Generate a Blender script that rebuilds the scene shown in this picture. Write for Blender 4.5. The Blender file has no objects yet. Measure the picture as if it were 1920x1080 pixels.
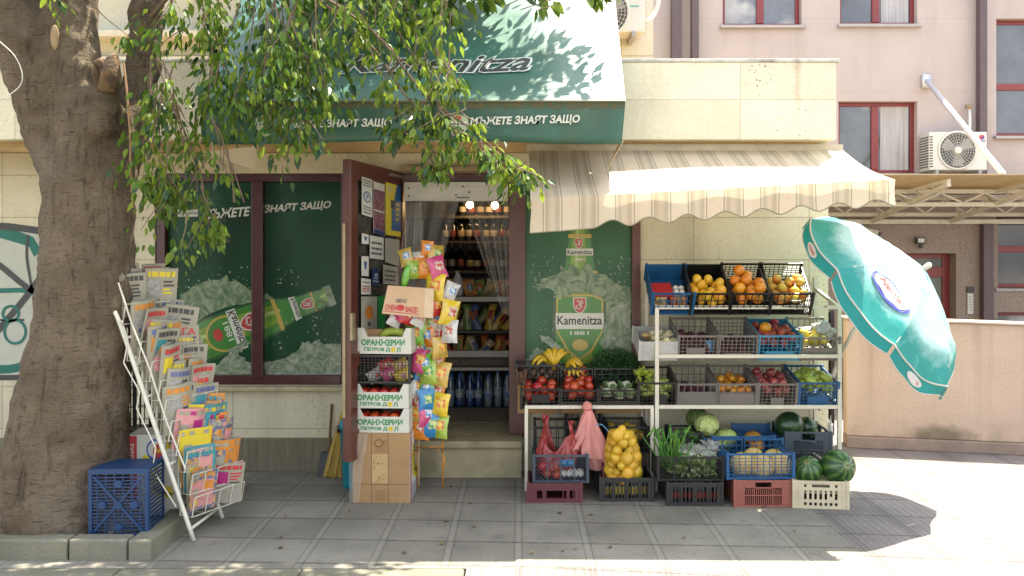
import bpy, math, random
from mathutils import Vector, Matrix, noise
R = math.radians
rnd = random.Random(7)
scene = bpy.context.scene
COL = scene.collection

# ---------------------------------------------------------------- camera, sky, sun, exposure
F = 1640.0
CAMZ = 1.7
cam_d = bpy.data.cameras.new('camera'); cam = bpy.data.objects.new('camera', cam_d); COL.objects.link(cam)
cam.location = (0, 0, CAMZ); cam.rotation_euler = (R(90), 0, 0)
cam_d.sensor_width = 36; cam_d.lens = 36 * F / 1920
cam_d.shift_x = -12 / 1920; cam_d.shift_y = -65 / 1920
cam_d.clip_start = .05; cam_d.clip_end = 500
scene.camera = cam
TOSUN = Vector((.26, .27, 1)).normalized()
EL = math.asin(TOSUN.z); AZ = math.atan2(TOSUN.x, TOSUN.y)
w = bpy.data.worlds.new("World"); scene.world = w; w.use_nodes = True
wn = w.node_tree; bg = wn.nodes['Background']
sk = wn.nodes.new('ShaderNodeTexSky'); sk.sky_type = 'NISHITA'; sk.sun_disc = False
sk.sun_elevation = EL; sk.sun_rotation = AZ; sk.dust_density = 2.0; sk.ozone_density = 1.0
shs = wn.nodes.new('ShaderNodeHueSaturation'); shs.inputs['Saturation'].default_value = .38
wn.links.new(sk.outputs[0], shs.inputs['Color']); wn.links.new(shs.outputs[0], bg.inputs[0]); bg.inputs[1].default_value = .15
sd = bpy.data.lights.new('sun', 'SUN'); sun = bpy.data.objects.new('sun', sd); COL.objects.link(sun)
sd.energy = 4.6; sd.angle = R(.55); sd.color = (1, .92, .76)
sun.rotation_euler = TOSUN.to_track_quat('Z', 'Y').to_euler(); sun.location = (3, 4, 12)
vs = scene.view_settings; scene.display_settings.display_device = 'sRGB'
vs.view_transform = 'Standard'; vs.look = 'None'; vs.exposure = 2.1; vs.gamma = 1
scene.render.engine = 'CYCLES'
cy = scene.cycles; cy.max_bounces = 8; cy.diffuse_bounces = 5; cy.transparent_max_bounces = 16; cy.use_denoising = True
cy.sample_clamp_indirect = 6; cy.caustics_reflective = False; cy.caustics_refractive = False

# ---------------------------------------------------------------- helpers
def P(px, py, Y):                     # the point at distance Y that the picture shows at (px, py)
    return Vector(((px - 972) * Y / F, Y, CAMZ - (py - 475) * Y / F))
def wm(o):
    m = Matrix.LocRotScale(o.location, o.rotation_euler, o.scale)
    return wm(o.parent) @ m if o.parent else m
def tag(o, label, cat, group=None, kind=None):
    if label: o['label'] = label
    if cat: o['category'] = cat
    if group: o['group'] = group
    if kind: o['kind'] = kind
    return o
def T(name, label, cat, loc=(0, 0, 0), rot=(0, 0, 0), group=None):
    o = bpy.data.objects.new(name, None); COL.objects.link(o); o.empty_display_size = .1
    o.location = loc; o.rotation_euler = rot
    return tag(o, label, cat, group)
def dup(o, parent=None):
    c = o.copy(); COL.objects.link(c); c.parent = parent
    for ch in list(o.children): dup(ch, c)
    return c

class MB:
    def __init__(s): s.v = []; s.f = []; s.m = []
    def add(s, vs, fs, m=0):
        k = len(s.v); s.v += [Vector(a) for a in vs]
        for i, f in enumerate(fs):
            s.f.append([k + j for j in f]); s.m.append(m if isinstance(m, int) else m[i])
        return s
    def box(s, x0, x1, y0, y1, z0, z1, m=0, M=None):
        vs = [Vector((x, y, z)) for z in (z0, z1) for y in (y0, y1) for x in (x0, x1)]
        if M: vs = [M @ v for v in vs]
        return s.add(vs, [(0, 2, 3, 1), (4, 5, 7, 6), (0, 1, 5, 4), (2, 6, 7, 3), (0, 4, 6, 2), (1, 3, 7, 5)], m)
    def beam(s, p, q, wd, h, m=0, up=(0, 0, 1)):
        p, q = Vector(p), Vector(q); d = q - p; L = d.length; d.normalize(); u = Vector(up)
        sx = d.cross(u)
        if sx.length < 1e-4: sx = d.cross(Vector((0, 1, 0)))
        sx.normalize(); sy = sx.cross(d)
        M = Matrix((sx, d, sy)).transposed().to_4x4(); M.translation = p
        return s.box(-wd / 2, wd / 2, 0, L, -h / 2, h / 2, m, M)
    def tube(s, pts, r, n=8, m=0, cap=True, closed=False):
        pts = [Vector(p) for p in pts]; N = len(pts)
        rs = r if isinstance(r, (list, tuple)) else [r] * N
        k = len(s.v); prev = None
        for i, p in enumerate(pts):
            a = pts[i - 1] if (i > 0 or closed) else pts[0]; b = pts[(i + 1) % N] if (i < N - 1 or closed) else pts[-1]
            d = (b - a).normalized()
            if prev is None:
                u = d.cross(Vector((0, 0, 1)))
                if u.length < .05: u = d.cross(Vector((0, 1, 0)))
            else: u = prev - d * prev.dot(d)
            u.normalize(); prev = u; t = d.cross(u)
            for j in range(n):
                an = 2 * math.pi * j / n
                s.v.append(p + (u * math.cos(an) + t * math.sin(an)) * rs[i])
        for i in range(N if closed else N - 1):
            for j in range(n):
                a = k + i * n + j; b = k + i * n + (j + 1) % n; c = k + ((i + 1) % N) * n + (j + 1) % n; d = k + ((i + 1) % N) * n + j
                s.f.append([a, b, c, d]); s.m.append(m)
        if cap and not closed:
            s.f.append([k + j for j in range(n)][::-1]); s.m.append(m)
            s.f.append([k + (N - 1) * n + j for j in range(n)]); s.m.append(m)
        return s
    def lathe(s, prof, n=14, M=None, m=0):            # prof: (r, z) or (r, z, material)
        k = len(s.v); N = len(prof)
        for p in prof:
            for j in range(n):
                an = 2 * math.pi * j / n; v = Vector((p[0] * math.cos(an), p[0] * math.sin(an), p[1]))
                s.v.append(M @ v if M else v)
        for i in range(N - 1):
            mm = prof[i][2] if len(prof[i]) > 2 else m
            for j in range(n):
                s.f.append([k + i * n + j, k + i * n + (j + 1) % n, k + (i + 1) * n + (j + 1) % n, k + (i + 1) * n + j]); s.m.append(mm)
        s.f.append([k + j for j in range(n)][::-1]); s.m.append(prof[0][2] if len(prof[0]) > 2 else m)
        s.f.append([k + (N - 1) * n + j for j in range(n)]); s.m.append(prof[-1][2] if len(prof[-1]) > 2 else m)
        return s
    def prism(s, pts, vec, m=0):
        pts = [Vector(p) for p in pts]; n = len(pts); vec = Vector(vec)
        return s.add(pts + [p + vec for p in pts], [list(range(n))[::-1], list(range(n, 2 * n))] + [[i, (i + 1) % n, n + (i + 1) % n, n + i] for i in range(n)], m)
    def poly(s, pts, m=0): return s.add(pts, [list(range(len(pts)))], m)
    def grid(s, fn, nu, nv, m=0):
        vs = [fn(i / nu, j / nv) for j in range(nv + 1) for i in range(nu + 1)]
        fs = [(j * (nu + 1) + i, j * (nu + 1) + i + 1, (j + 1) * (nu + 1) + i + 1, (j + 1) * (nu + 1) + i) for j in range(nv) for i in range(nu)]
        if callable(m): m = [m(i / nu, j / nv) for j in range(nv) for i in range(nu)]
        return s.add(vs, fs, m)
    def blob(s, c, rad, seg=12, ring=8, M=None, fn=None, m=0):
        k = len(s.v); c = Vector(c)
        if not isinstance(rad, (tuple, list)): rad = (rad,) * 3
        for i in range(ring + 1):
            th = math.pi * i / ring
            for j in range(seg):
                ph = 2 * math.pi * j / seg
                d = Vector((math.sin(th) * math.cos(ph), math.sin(th) * math.sin(ph), math.cos(th)))
                q = fn(d) if fn else 1
                v = Vector((d.x * rad[0], d.y * rad[1], d.z * rad[2])) * q
                s.v.append(M @ (c + v) if M else c + v)
        for i in range(ring):
            for j in range(seg):
                s.f.append([k + i * seg + j, k + (i + 1) * seg + j, k + (i + 1) * seg + (j + 1) % seg, k + i * seg + (j + 1) % seg]); s.m.append(m)
        return s
    def mesh(s, name, mats, smooth=False, inv=None):
        me = bpy.data.meshes.new(name)
        me.from_pydata([tuple(inv @ v) if inv else tuple(v) for v in s.v], [], s.f); 
        for a in mats: me.materials.append(a)
        me.polygons.foreach_set('material_index', s.m)
        if smooth: me.polygons.foreach_set('use_smooth', [True] * len(me.polygons))
        me.update(); return me
    def build(s, name, mats, parent=None, smooth=False, origin=None, bev=0, local=False, solid=0):
        if not isinstance(mats, (list, tuple)): mats = [mats]
        inv = None
        if parent is not None:
            if not local: inv = wm(parent).inverted()
        elif origin is not None: inv = Matrix.Translation(Vector(origin)).inverted()
        o = bpy.data.objects.new(name, s.mesh(name, mats, smooth, inv)); COL.objects.link(o); o.parent = parent
        if parent is None and origin is not None: o.location = origin
        if solid:
            b = o.modifiers.new('thickness', 'SOLIDIFY'); b.thickness = solid; b.offset = 0
        if bev:
            b = o.modifiers.new('edge', 'BEVEL'); b.width = bev; b.segments = 2; b.limit_method = 'ANGLE'; b.angle_limit = R(40)
        if smooth == 2:
            b = o.modifiers.new('round', 'SUBSURF'); b.levels = 1; b.render_levels = 1
        return o

# ---------------------------------------------------------------- materials
def srgb(c):                          # '#rrggbb' -> linear
    c = c.lstrip('#'); v = [int(c[i:i + 2], 16) / 255 for i in (0, 2, 4)]
    return tuple(x / 12.92 if x <= .04045 else ((x + .055) / 1.055) ** 2.4 for x in v)
MATS = {}
def mat(key, col, rough=.6, var=.12, scale=9, bump=0, bscale=60, metal=0, transl=0, alpha=1, coat=0, rv=0, rh=0, col2=None, c2s=5, c2t=.55, c2w=.1, emit=0, spec=.5, glass=0, stretch=(1, 1, 1), dist=0):
    if key in MATS: return MATS[key]
    if isinstance(col, str): col = srgb(col)
    if isinstance(col2, str): col2 = srgb(col2)
    m = bpy.data.materials.new(key); m.use_nodes = True; MATS[key] = m
    nt = m.node_tree; N = nt.nodes; L = nt.links; b = N['Principled BSDF']; out = N['Material Output']
    def nd(t, **k):
        n = N.new(t)
        for a, v in k.items(): setattr(n, a, v)
        return n
    tc = nd('ShaderNodeTexCoord'); mp = nd('ShaderNodeMapping'); mp.inputs['Scale'].default_value = stretch
    L.new(tc.outputs['Object'], mp.inputs[0])
    nz = nd('ShaderNodeTexNoise'); nz.inputs['Scale'].default_value = scale; nz.inputs['Detail'].default_value = 5; nz.inputs['Roughness'].default_value = .62
    L.new(mp.outputs[0], nz.inputs['Vector'])
    cur = None
    if col2:
        n2 = nd('ShaderNodeTexNoise'); n2.inputs['Scale'].default_value = c2s; n2.inputs['Detail'].default_value = 4; n2.inputs['Distortion'].default_value = dist
        L.new(mp.outputs[0], n2.inputs['Vector'])
        mr = nd('ShaderNodeMapRange'); mr.inputs[1].default_value = c2t - c2w; mr.inputs[2].default_value = c2t + c2w
        L.new(n2.outputs[0], mr.inputs[0])
        mx = nd('ShaderNodeMix', data_type='RGBA'); mx.inputs[6].default_value = (*col, 1); mx.inputs[7].default_value = (*col2, 1)
        L.new(mr.outputs[0], mx.inputs[0]); cur = mx.outputs[2]
    hs = nd('ShaderNodeHueSaturation')
    if cur: L.new(cur, hs.inputs['Color'])
    else: hs.inputs['Color'].default_value = (*col, 1)
    v = nd('ShaderNodeMapRange'); v.inputs[1].default_value = .28; v.inputs[2].default_value = .72; v.inputs[3].default_value = 1 - var; v.inputs[4].default_value = 1 + var
    L.new(nz.outputs[0], v.inputs[0]); val = v.outputs[0]
    if rv or rh:
        oi = nd('ShaderNodeObjectInfo')
        r = nd('ShaderNodeMapRange'); r.inputs[3].default_value = 1 - rv; r.inputs[4].default_value = 1 + rv; L.new(oi.outputs['Random'], r.inputs[0])
        mu = nd('ShaderNodeMath', operation='MULTIPLY'); L.new(val, mu.inputs[0]); L.new(r.outputs[0], mu.inputs[1]); val = mu.outputs[0]
        if rh:
            wnz = nd('ShaderNodeTexWhiteNoise', noise_dimensions='1D'); L.new(oi.outputs['Random'], wnz.inputs['W'])
            r2 = nd('ShaderNodeMapRange'); r2.inputs[3].default_value = .5 - rh; r2.inputs[4].default_value = .5 + rh; L.new(wnz.outputs['Value'], r2.inputs[0]); L.new(r2.outputs[0], hs.inputs['Hue'])
    L.new(val, hs.inputs['Value'])
    L.new(hs.outputs[0], b.inputs['Base Color'])
    rr = nd('ShaderNodeMapRange'); rr.inputs[3].default_value = max(0, rough - .1); rr.inputs[4].default_value = min(1, rough + .1)
    L.new(nz.outputs[0], rr.inputs[0]); L.new(rr.outputs[0], b.inputs['Roughness'])
    b.inputs['Metallic'].default_value = metal; b.inputs['Alpha'].default_value = alpha; b.inputs['Coat Weight'].default_value = coat
    b.inputs['Coat Roughness'].default_value = .08; b.inputs['Specular IOR Level'].default_value = spec; b.inputs['Transmission Weight'].default_value = glass
    if emit: L.new(hs.outputs[0], b.inputs['Emission Color']); b.inputs['Emission Strength'].default_value = emit
    if bump:
        nb = nd('ShaderNodeTexNoise'); nb.inputs['Scale'].default_value = bscale; nb.inputs['Detail'].default_value = 4; L.new(mp.outputs[0], nb.inputs['Vector'])
        bp = nd('ShaderNodeBump'); bp.inputs['Strength'].default_value = min(1, bump); bp.inputs['Distance'].default_value = .01
        L.new(nb.outputs[0], bp.inputs['Height']); L.new(bp.outputs[0], b.inputs['Normal'])
    if transl:
        tr = nd('ShaderNodeBsdfTranslucent'); L.new(hs.outputs[0], tr.inputs[0])
        ms = nd('ShaderNodeMixShader'); ms.inputs[0].default_value = transl
        L.new(b.outputs[0], ms.inputs[1]); L.new(tr.outputs[0], ms.inputs[2]); L.new(ms.outputs[0], out.inputs[0])
    return m

class NT:                              # small node-tree writer for the larger surfaces
    def __init__(s, key):
        s.m = bpy.data.materials.new(key); s.m.use_nodes = True; s.t = s.m.node_tree; s.b = s.t.nodes['Principled BSDF']; MATS[key] = s.m
        tc = s.n('ShaderNodeTexCoord'); s.co = tc.outputs['Object']
        sp = s.n('ShaderNodeSeparateXYZ'); s.l(s.co, sp.inputs[0]); s.x, s.y, s.z = sp.outputs
    def n(s, t, **k):
        a = s.t.nodes.new(t)
        for q, v in k.items(): setattr(a, q, v)
        return a
    def l(s, a, b):
        if hasattr(a, 'is_output') or hasattr(a, 'links'): s.t.links.new(a, b)
        elif isinstance(a, tuple) and len(a) == 3 and b.type == 'RGBA': b.default_value = (*a, 1)
        else: b.default_value = a
    def math(s, op, a, b=0, c=0):
        k = s.n('ShaderNodeMath', operation=op)
        s.l(a, k.inputs[0]); s.l(b, k.inputs[1]); s.l(c, k.inputs[2]); return k.outputs[0]
    def mix(s, f, a, b):
        k = s.n('ShaderNodeMix', data_type='RGBA'); s.l(f, k.inputs[0]); s.l(a, k.inputs[6]); s.l(b, k.inputs[7]); return k.outputs[2]
    def mul(s, a, v):
        k = s.n('ShaderNodeHueSaturation'); s.l(a, k.inputs['Color']); s.l(v, k.inputs['Value']); return k.outputs[0]
    def noise(s, sc, det=4, vec=None, rough=.55, dist=0):
        k = s.n('ShaderNodeTexNoise'); k.inputs['Scale'].default_value = sc; k.inputs['Detail'].default_value = det; k.inputs['Roughness'].default_value = rough; k.inputs['Distortion'].default_value = dist
        s.l(vec or s.co, k.inputs['Vector']); return k.outputs[0]
    def voro(s, sc, vec=None, feat='F1'):
        k = s.n('ShaderNodeTexVoronoi', feature=feat); k.inputs['Scale'].default_value = sc; s.l(vec or s.co, k.inputs['Vector']); return k
    def step(s, v, lo, hi, a=0., b=1.):
        k = s.n('ShaderNodeMapRange'); s.l(v, k.inputs[0]); k.inputs[1].default_value = lo; k.inputs[2].default_value = hi; k.inputs[3].default_value = a; k.inputs[4].default_value = b; return k.outputs[0]
    def vec(s, x, y, z):
        k = s.n('ShaderNodeCombineXYZ'); s.l(x, k.inputs[0]); s.l(y, k.inputs[1]); s.l(z, k.inputs[2]); return k.outputs[0]
    def scalevec(s, sx, sy, sz):
        k = s.n('ShaderNodeMapping'); k.inputs['Scale'].default_value = (sx, sy, sz); s.l(s.co, k.inputs[0]); return k.outputs[0]
    def cell(s, a, size, off=0):       # (fractional part, index) along one axis
        q = s.math('DIVIDE', s.math('ADD', a, off), size); return s.math('FRACT', q), s.math('FLOOR', q)
    def line(s, fr, wd):               # 1 on a joint of half-width wd at either end of the cell
        d = s.math('MINIMUM', fr, s.math('SUBTRACT', 1., fr)); return s.step(d, wd * .6, wd, 1., 0.)
    def fin(s, col, rough=.7, height=None, dist=.005, strength=.6, spec=.4):
        s.l(col, s.b.inputs['Base Color']); s.l(rough, s.b.inputs['Roughness']); s.b.inputs['Specular IOR Level'].default_value = spec
        if height is not None:
            k = s.n('ShaderNodeBump'); k.inputs['Strength'].default_value = strength; k.inputs['Distance'].default_value = dist; s.l(height, k.inputs['Height']); s.l(k.outputs[0], s.b.inputs['Normal'])
        return s.m

def stone(key, base, dark, pw, ph, ox=0, oz=0, pits=.5, joint=.004, tint=None, stain=None):   # stone panels with joints and pits on an XZ wall
    t = NT(key); fx, ix = t.cell(t.x, pw, ox); fz, iz = t.cell(t.z, ph, oz)
    j = t.math('MAXIMUM', t.line(fx, joint / pw), t.line(fz, joint / ph))
    wn_ = t.n('ShaderNodeTexWhiteNoise', noise_dimensions='2D'); t.l(t.vec(ix, iz, 0.), wn_.inputs['Vector'])
    pv = t.step(wn_.outputs['Value'], 0, 1, .9, 1.06)
    c = t.mix(t.step(t.noise(2.2, 5), .35, .7), base, tint or tuple(x * .86 for x in base))
    c = t.mix(t.math('MULTIPLY', t.step(t.noise(1.1, 6, t.scalevec(2.2, 1, .35)), .5, .72), .38), c, dark)
    v = t.voro(24, t.scalevec(1.15, 1, 1.6)); gate = t.step(t.noise(3.5, 4), .50, .66)
    pit = t.math('MULTIPLY', t.step(v.outputs['Distance'], .15, .25, 1., 0.), gate)
    c = t.mix(t.math('MULTIPLY', pit, pits), c, tuple(x * .5 for x in dark))
    c = t.mix(t.math('MULTIPLY', j, .55), c, dark)
    if stain:
        wob = t.math('MULTIPLY', t.math('SUBTRACT', t.noise(14, 3), .5), .05); dx = t.math('ABSOLUTE', t.math('ADD', t.math('SUBTRACT', t.x, stain[0]), wob))
        c = t.mix(t.math('MULTIPLY', t.math('MULTIPLY', t.step(dx, .006, .035, 1., 0.), t.step(t.z, stain[1], stain[2], 0., 1.)), t.step(t.noise(9, 4), .3, .6, .12, .42)), c, (.33, .17, .06))
    c = t.mul(c, t.math('MULTIPLY', pv, t.step(t.noise(40, 4), .3, .7, .93, 1.06)))
    h = t.math('SUBTRACT', t.math('MULTIPLY', t.noise(70, 4), .25), t.math('ADD', pit, j))
    return t.fin(c, .8, h, .004, .5)

# lettering: a curve's outline becomes flat faces inside another mesh, fitted to the box O (lower left), W (lower right), H (upper left)
_fc = bpy.data.curves.new('type', 'FONT'); _fc.resolution_u = 2
_fo = bpy.data.objects.new('type', _fc)
def txt(mb, s, fn, O, W, H, m=0, bold=.03, sp=1.0):
    _fc.body = s.translate(str.maketrans('АЕОРСТНКМВХ', 'AEOPCTHKMBX')); _fc.offset = bold * .6; _fc.space_character = sp
    me = _fo.to_mesh()
    vs = [v.co.copy() for v in me.vertices]; fs = [list(p.vertices) for p in me.polygons]; _fo.to_mesh_clear()
    if not vs: return
    x0 = min(v.x for v in vs); x1 = max(v.x for v in vs); y0 = min(v.y for v in vs); y1 = max(v.y for v in vs)
    O, W, H = Vector(O).to_2d() if len(O) > 2 else Vector(O), Vector(W), Vector(H)
    out = []
    for v in vs:
        q = O + (W - O) * ((v.x - x0) / (x1 - x0)) + (H - O) * ((v.y - y0) / (y1 - y0)); out.append(fn(q.x, q.y))
    mb.add(out, fs, m)
def rect2(mb, fn, x0, y0, x1, y1, m): mb.poly([fn(x0, y0), fn(x1, y0), fn(x1, y1), fn(x0, y1)], m)
def ring2(mb, fn, pts, wd, m, closed=True):          # an even-width stroke along 2D points
    pts = [Vector(p) for p in pts]; n = len(pts); A = []; B = []
    for i in range(n):
        a = pts[i - 1] if (i or closed) else pts[0]; b = pts[(i + 1) % n] if (i < n - 1 or closed) else pts[-1]
        d = (b - a).normalized(); nn = Vector((-d.y, d.x)) * wd / 2; A.append(pts[i] + nn); B.append(pts[i] - nn)
    for i in range(n if closed else n - 1):
        k = (i + 1) % n; mb.poly([fn(*A[i]), fn(*A[k]), fn(*B[k]), fn(*B[i])], m)
def ell(cx, cy, rx, ry, n=24, a0=0, a1=360, rot=0):
    c, s_ = math.cos(R(rot)), math.sin(R(rot)); o = []
    for i in range(n if abs(a1 - a0 - 360) < 1e-6 else n + 1):
        a = R(a0 + (a1 - a0) * i / n); x, y = rx * math.cos(a), ry * math.sin(a); o.append((cx + x * c - y * s_, cy + x * s_ + y * c))
    return o
def smoothpath(pts, k=4):
    pts = [Vector(p) for p in pts]; o = []
    for i in range(len(pts) - 1):
        a = pts[max(0, i - 1)]; b = pts[i]; c = pts[i + 1]; d = pts[min(len(pts) - 1, i + 2)]
        for j in range(k):
            t = j / k; o.append(.5 * ((2 * b) + (c - a) * t + (2 * a - 5 * b + 4 * c - d) * t * t + (3 * b - a - 3 * c + d) * t ** 3))
    return o + [pts[-1]]
# ---------------------------------------------------------------- ground
def paving(key, cs, rs, k, ca, cb, textured=False):
    t = NT(key); fx, ix = t.cell(t.x, cs, 10 * cs); v = t.math('ADD', t.y, t.math('MULTIPLY', t.x, k)); fy, iy = t.cell(v, rs, 10 * rs - 5.945 % rs)
    jx = t.line(fx, .022 / cs if not textured else .012); jy = t.line(fy, .012 / rs)
    wn_ = t.n('ShaderNodeTexWhiteNoise', noise_dimensions='2D'); t.l(t.vec(ix, iy, 0.), wn_.inputs['Vector'])
    c = t.mix(wn_.outputs['Value'], ca, cb)
    c = t.mul(c, t.math('MULTIPLY', t.step(t.noise(2.3, 6), .3, .7, .74, 1.18), t.step(t.noise(45, 5), .3, .7, .88, 1.1)))
    dirt = t.math('MULTIPLY', t.step(t.noise(6, 6, rough=.75), .58, .68), .5)
    c = t.mix(dirt, c, tuple(x * .35 for x in ca))
    sp = t.step(t.voro(5.5).outputs['Distance'], .03, .07, .45, 0.); c = t.mix(sp, c, tuple(x * .3 for x in ca))
    edge = t.math('MULTIPLY', t.step(t.noise(14, 5), .35, .65), .5)
    if textured:
        f2, _ = t.cell(t.x, .05, .5); f3, _ = t.cell(v, .028, .5)
        st = t.math('MAXIMUM', t.line(f2, .12), t.line(f3, .16)); c = t.mix(t.math('MULTIPLY', st, .45), c, tuple(x * .45 for x in ca))
    c = t.mix(t.math('MULTIPLY', jx, t.math('ADD', .35, edge)), c, tuple(x * 1.05 for x in cb))
    rim = t.step(t.math('MINIMUM', fx, t.math('SUBTRACT', 1., fx)), .05, .075, 1., 0.)
    c = t.mix(t.math('MULTIPLY', t.math('SUBTRACT', rim, jx), .55), c, tuple(x * .4 for x in ca))
    c = t.mix(t.math('MULTIPLY', jy, t.math('ADD', .3, edge)), c, tuple(x * .3 for x in ca))
    h = t.math('SUBTRACT', t.math('MULTIPLY', t.noise(50, 5), .35), t.math('ADD', t.math('MULTIPLY', jx, .5), jy))
    if textured: h = t.math('SUBTRACT', h, st)
    return t.fin(c, .78, h, .008, .6)
pav_grey = paving('paving_grey', .4, .4, .05, (.19, .177, .145), (.225, .21, .175))
pav_rough = paving('paving_rough', .4, .4, .12, (.20, .175, .165), (.235, .21, .20), True)
asphalt = mat('asphalt', (.20, .185, .15), .85, .15, 30, .5, 120)
kerb_m = mat('kerb_stone', (.18, .17, .125), .85, .22, 6, .6, 60, col2=(.13, .13, .08), c2s=3)
g = MB(); g.box(-60, 60, -60, 60, -.32, -.12); g.build('ground', asphalt)['kind'] = 'structure'
g = MB(); g.box(-9, 1.945, 4.72, 9, -.119, 0); g.build('pavement', pav_grey)['kind'] = 'structure'
g = MB(); g.box(1.9455, 14, -3, 16, -.119, 0); g.box(-.28, 1.945, -3, 4.7195, -.119, 0, 0); g.build('forecourt_paving', pav_rough)['kind'] = 'structure'
g = MB(); x = -9
while x < -.4:
    L_ = min(.98, -.285 - x); g.box(x, x + L_ - .006, 4.56, 4.716, -.2, .003); x += .98
k_ = g.build('road_kerb', kerb_m, bev=.012); k_['kind'] = 'structure'
g = MB()
for a, b in ((-6, -5.12), (-5.11, -4.13), (-4.12, -3.16), (-3.15, -2.5), (-2.49, -2.17)): g.box(a, b, 4.84, 4.95, -.02, .115)
for a, b in ((4.84, 5.3), (5.308, 5.9), (5.908, 6.4)): g.box(-2.162, -2.035, a, b, -.02, .115 if a > 4.9 else .112)
tag(g.build('planter_kerb', kerb_m, bev=.012, origin=(-2.1, 4.84, 0)), 'low mossy concrete kerb edging the soil around the tree', 'kerb')
g = MB(); g.grid(lambda u, v: Vector((-6 + 3.84 * u, 4.95 + 1.45 * v, .07 + .03 * noise.noise(Vector((u * 30, v * 12, 0))))), 60, 24)
g.build('soil', mat('soil', (.055, .045, .03), .95, .3, 20, 1, 80, col2=(.13, .11, .06), c2s=14), smooth=True)['kind'] = 'structure'
g = MB()                                                               # dry straw and grass along the kerb
for i in range(900):
    x = rnd.uniform(-4.2, -2.5) if i < 700 else rnd.uniform(-2.5, -2.2); y = 4.96 + abs(rnd.gauss(0, .09)); a = rnd.uniform(0, 6.28); l = rnd.uniform(.02, .06); p = Vector((x, y, .085)); q = p + Vector((math.cos(a) * l, math.sin(a) * l * .6, rnd.uniform(.0, .03))); s_ = Vector((-math.sin(a), math.cos(a), 0)) * .0025
    g.poly([p - s_, p + s_, q])
tag(g.build('dry_grass', mat('straw', (.3, .25, .11), .9, .3)), 'dry straw and grass bits lying in the tree bed', 'grass', kind='stuff')

# ---------------------------------------------------------------- shop building
WY = 6.83
def wall_open(mb, x0, x1, z0, z1, y0, y1, ops, m=0):                    # a wall with rectangular openings (x0, x1, z0, z1)
    xs = sorted({x0, x1, *[min(max(o[i], x0), x1) for o in ops for i in (0, 1)]})
    for a, b in zip(xs, xs[1:]):
        if b - a < 1e-5: continue
        cuts = sorted([(max(o[2], z0), min(o[3], z1)) for o in ops if o[0] < (a + b) / 2 < o[1] and o[3] > z0 and o[2] < z1]); z = z0
        for c, d in cuts:
            if c - z > 1e-4: mb.box(a, b, y0, y1, z, c, m)
            z = max(z, d)
        if z1 - z > 1e-4: mb.box(a, b, y0, y1, z, z1, m)
st_cream = stone('travertine', (.70, .63, .45), (.22, .18, .10), .9, .33, ox=.43, oz=-.0)
st_fascia = stone('travertine_fascia', (.72, .665, .50), (.30, .24, .14), 1.02, .287, ox=.48, oz=.09, pits=.85, joint=.003, stain=(1.96, 2.5, 2.95))
st_plinth = mat('plinth_stone', (.20, .175, .115), .9, .25, 5, .8, 40, stretch=(8, 1, .6))
st_step = mat('step_stone', (.34, .29, .17), .75, .15, 8, .3, 50, col2=(.2, .17, .1), c2s=3)
brown = mat('brown_paint', (.085, .022, .014), .38, .2, 12, .1, 50, coat=.15)
brown_dk = mat('brown_frame', (.06, .012, .012), .35, .2, 12, coat=.1)
ops = [(-2.84, -1.32, .671, 2.325), (-.912, .055, .26, 2.325), (.055, .95, .5, 2.325)]
shop = T('shop_building', 'single storey corner shop clad in cream stone with green posters in its windows', 'shop', (0, WY, 0))
b = MB(); wall_open(b, -7, 2.42, 0, 2.5, WY, 7.1, ops)
b.box(2.12, 2.42, 7.101, 12, 0, 2.5); b.build('wall', st_cream, shop)
b = MB(); b.box(-7, 2.235, 6.15, 6.4, 2.499, 3.045); b.box(2.0, 2.235, 6.401, 10, 2.499, 3.045); b.build('parapet', st_fascia, shop, bev=.006)
b = MB(); b.box(-7, 2.2, 6.401, 12, 2.502, 2.7); b.box(-7, 2.16, 6.28, 6.40, 2.43, 2.498); b.build('roof', mat('soffit', (.40, .27, .12), .85, .2, 6, .3, 40), shop)
b = MB(); b.box(-7, 2.26, 6.14, 6.42, 3.046, 3.068); b.box(2.0, 2.26, 6.421, 10, 3.046, 3.068)
b.build('coping', mat('coping_metal', (.5, .48, .43), .6, .25, 14, col2=(.2, .17, .13), c2s=9, c2t=.6), shop, bev=.004)
b = MB(); b.box(-7, -.99, 6.80, 6.829, 0, .262); b.build('plinth', st_plinth, shop, bev=.006)
b = MB(); b.box(-2.9, -1.26, 6.76, 6.835, .635, .668); b.build('window_sill', mat('sill_stone', (.42, .36, .22), .8, .2), shop, bev=.004)
b = MB(); b.box(-1.0, .03, 6.60, 7.3, 0, .235); b.box(-1.0, .03, 6.56, 7.3, .236, .29); b.build('step', st_step, shop, bev=.01)
# window frame, mullion
b = MB()
for x0, x1, z0, z1 in ((-2.84, -2.765, .671, 2.325), (-1.39, -1.32, .671, 2.325), (-2.09, -2.0, .72, 2.27)): b.box(x0, x1, 6.845 if x0 != -2.09 else 6.84, 6.93, z0, z1)
b.box(-2.765, -1.39, 6.85, 6.93, .671, .745); b.box(-2.765, -1.39, 6.85, 6.93, 2.26, 2.325); win = b.build('window', brown_dk, shop, bev=.006)
b = MB()
for x0, x1 in ((-.935, -.9), (-.075, .055), (.885, .95)): b.box(x0, x1, 6.80, 6.95, .29 if x0 < .5 else .5, 2.325)
b.box(-.9, -.075, 6.805, 6.95, 2.255, 2.325); b.box(.055, .885, 6.81, 6.95, 2.255, 2.325); b.box(.055, .885, 6.81, 6.95, .6, .68)
b.build('door_frame', brown, shop, bev=.005)
b = MB(); b.box(-.91, 0.0, 6.76, 6.83, 2.335, 2.375); b.build('lintel_trim', mat('old_wood', (.30, .22, .13), .8, .25), shop, bev=.004)

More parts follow.
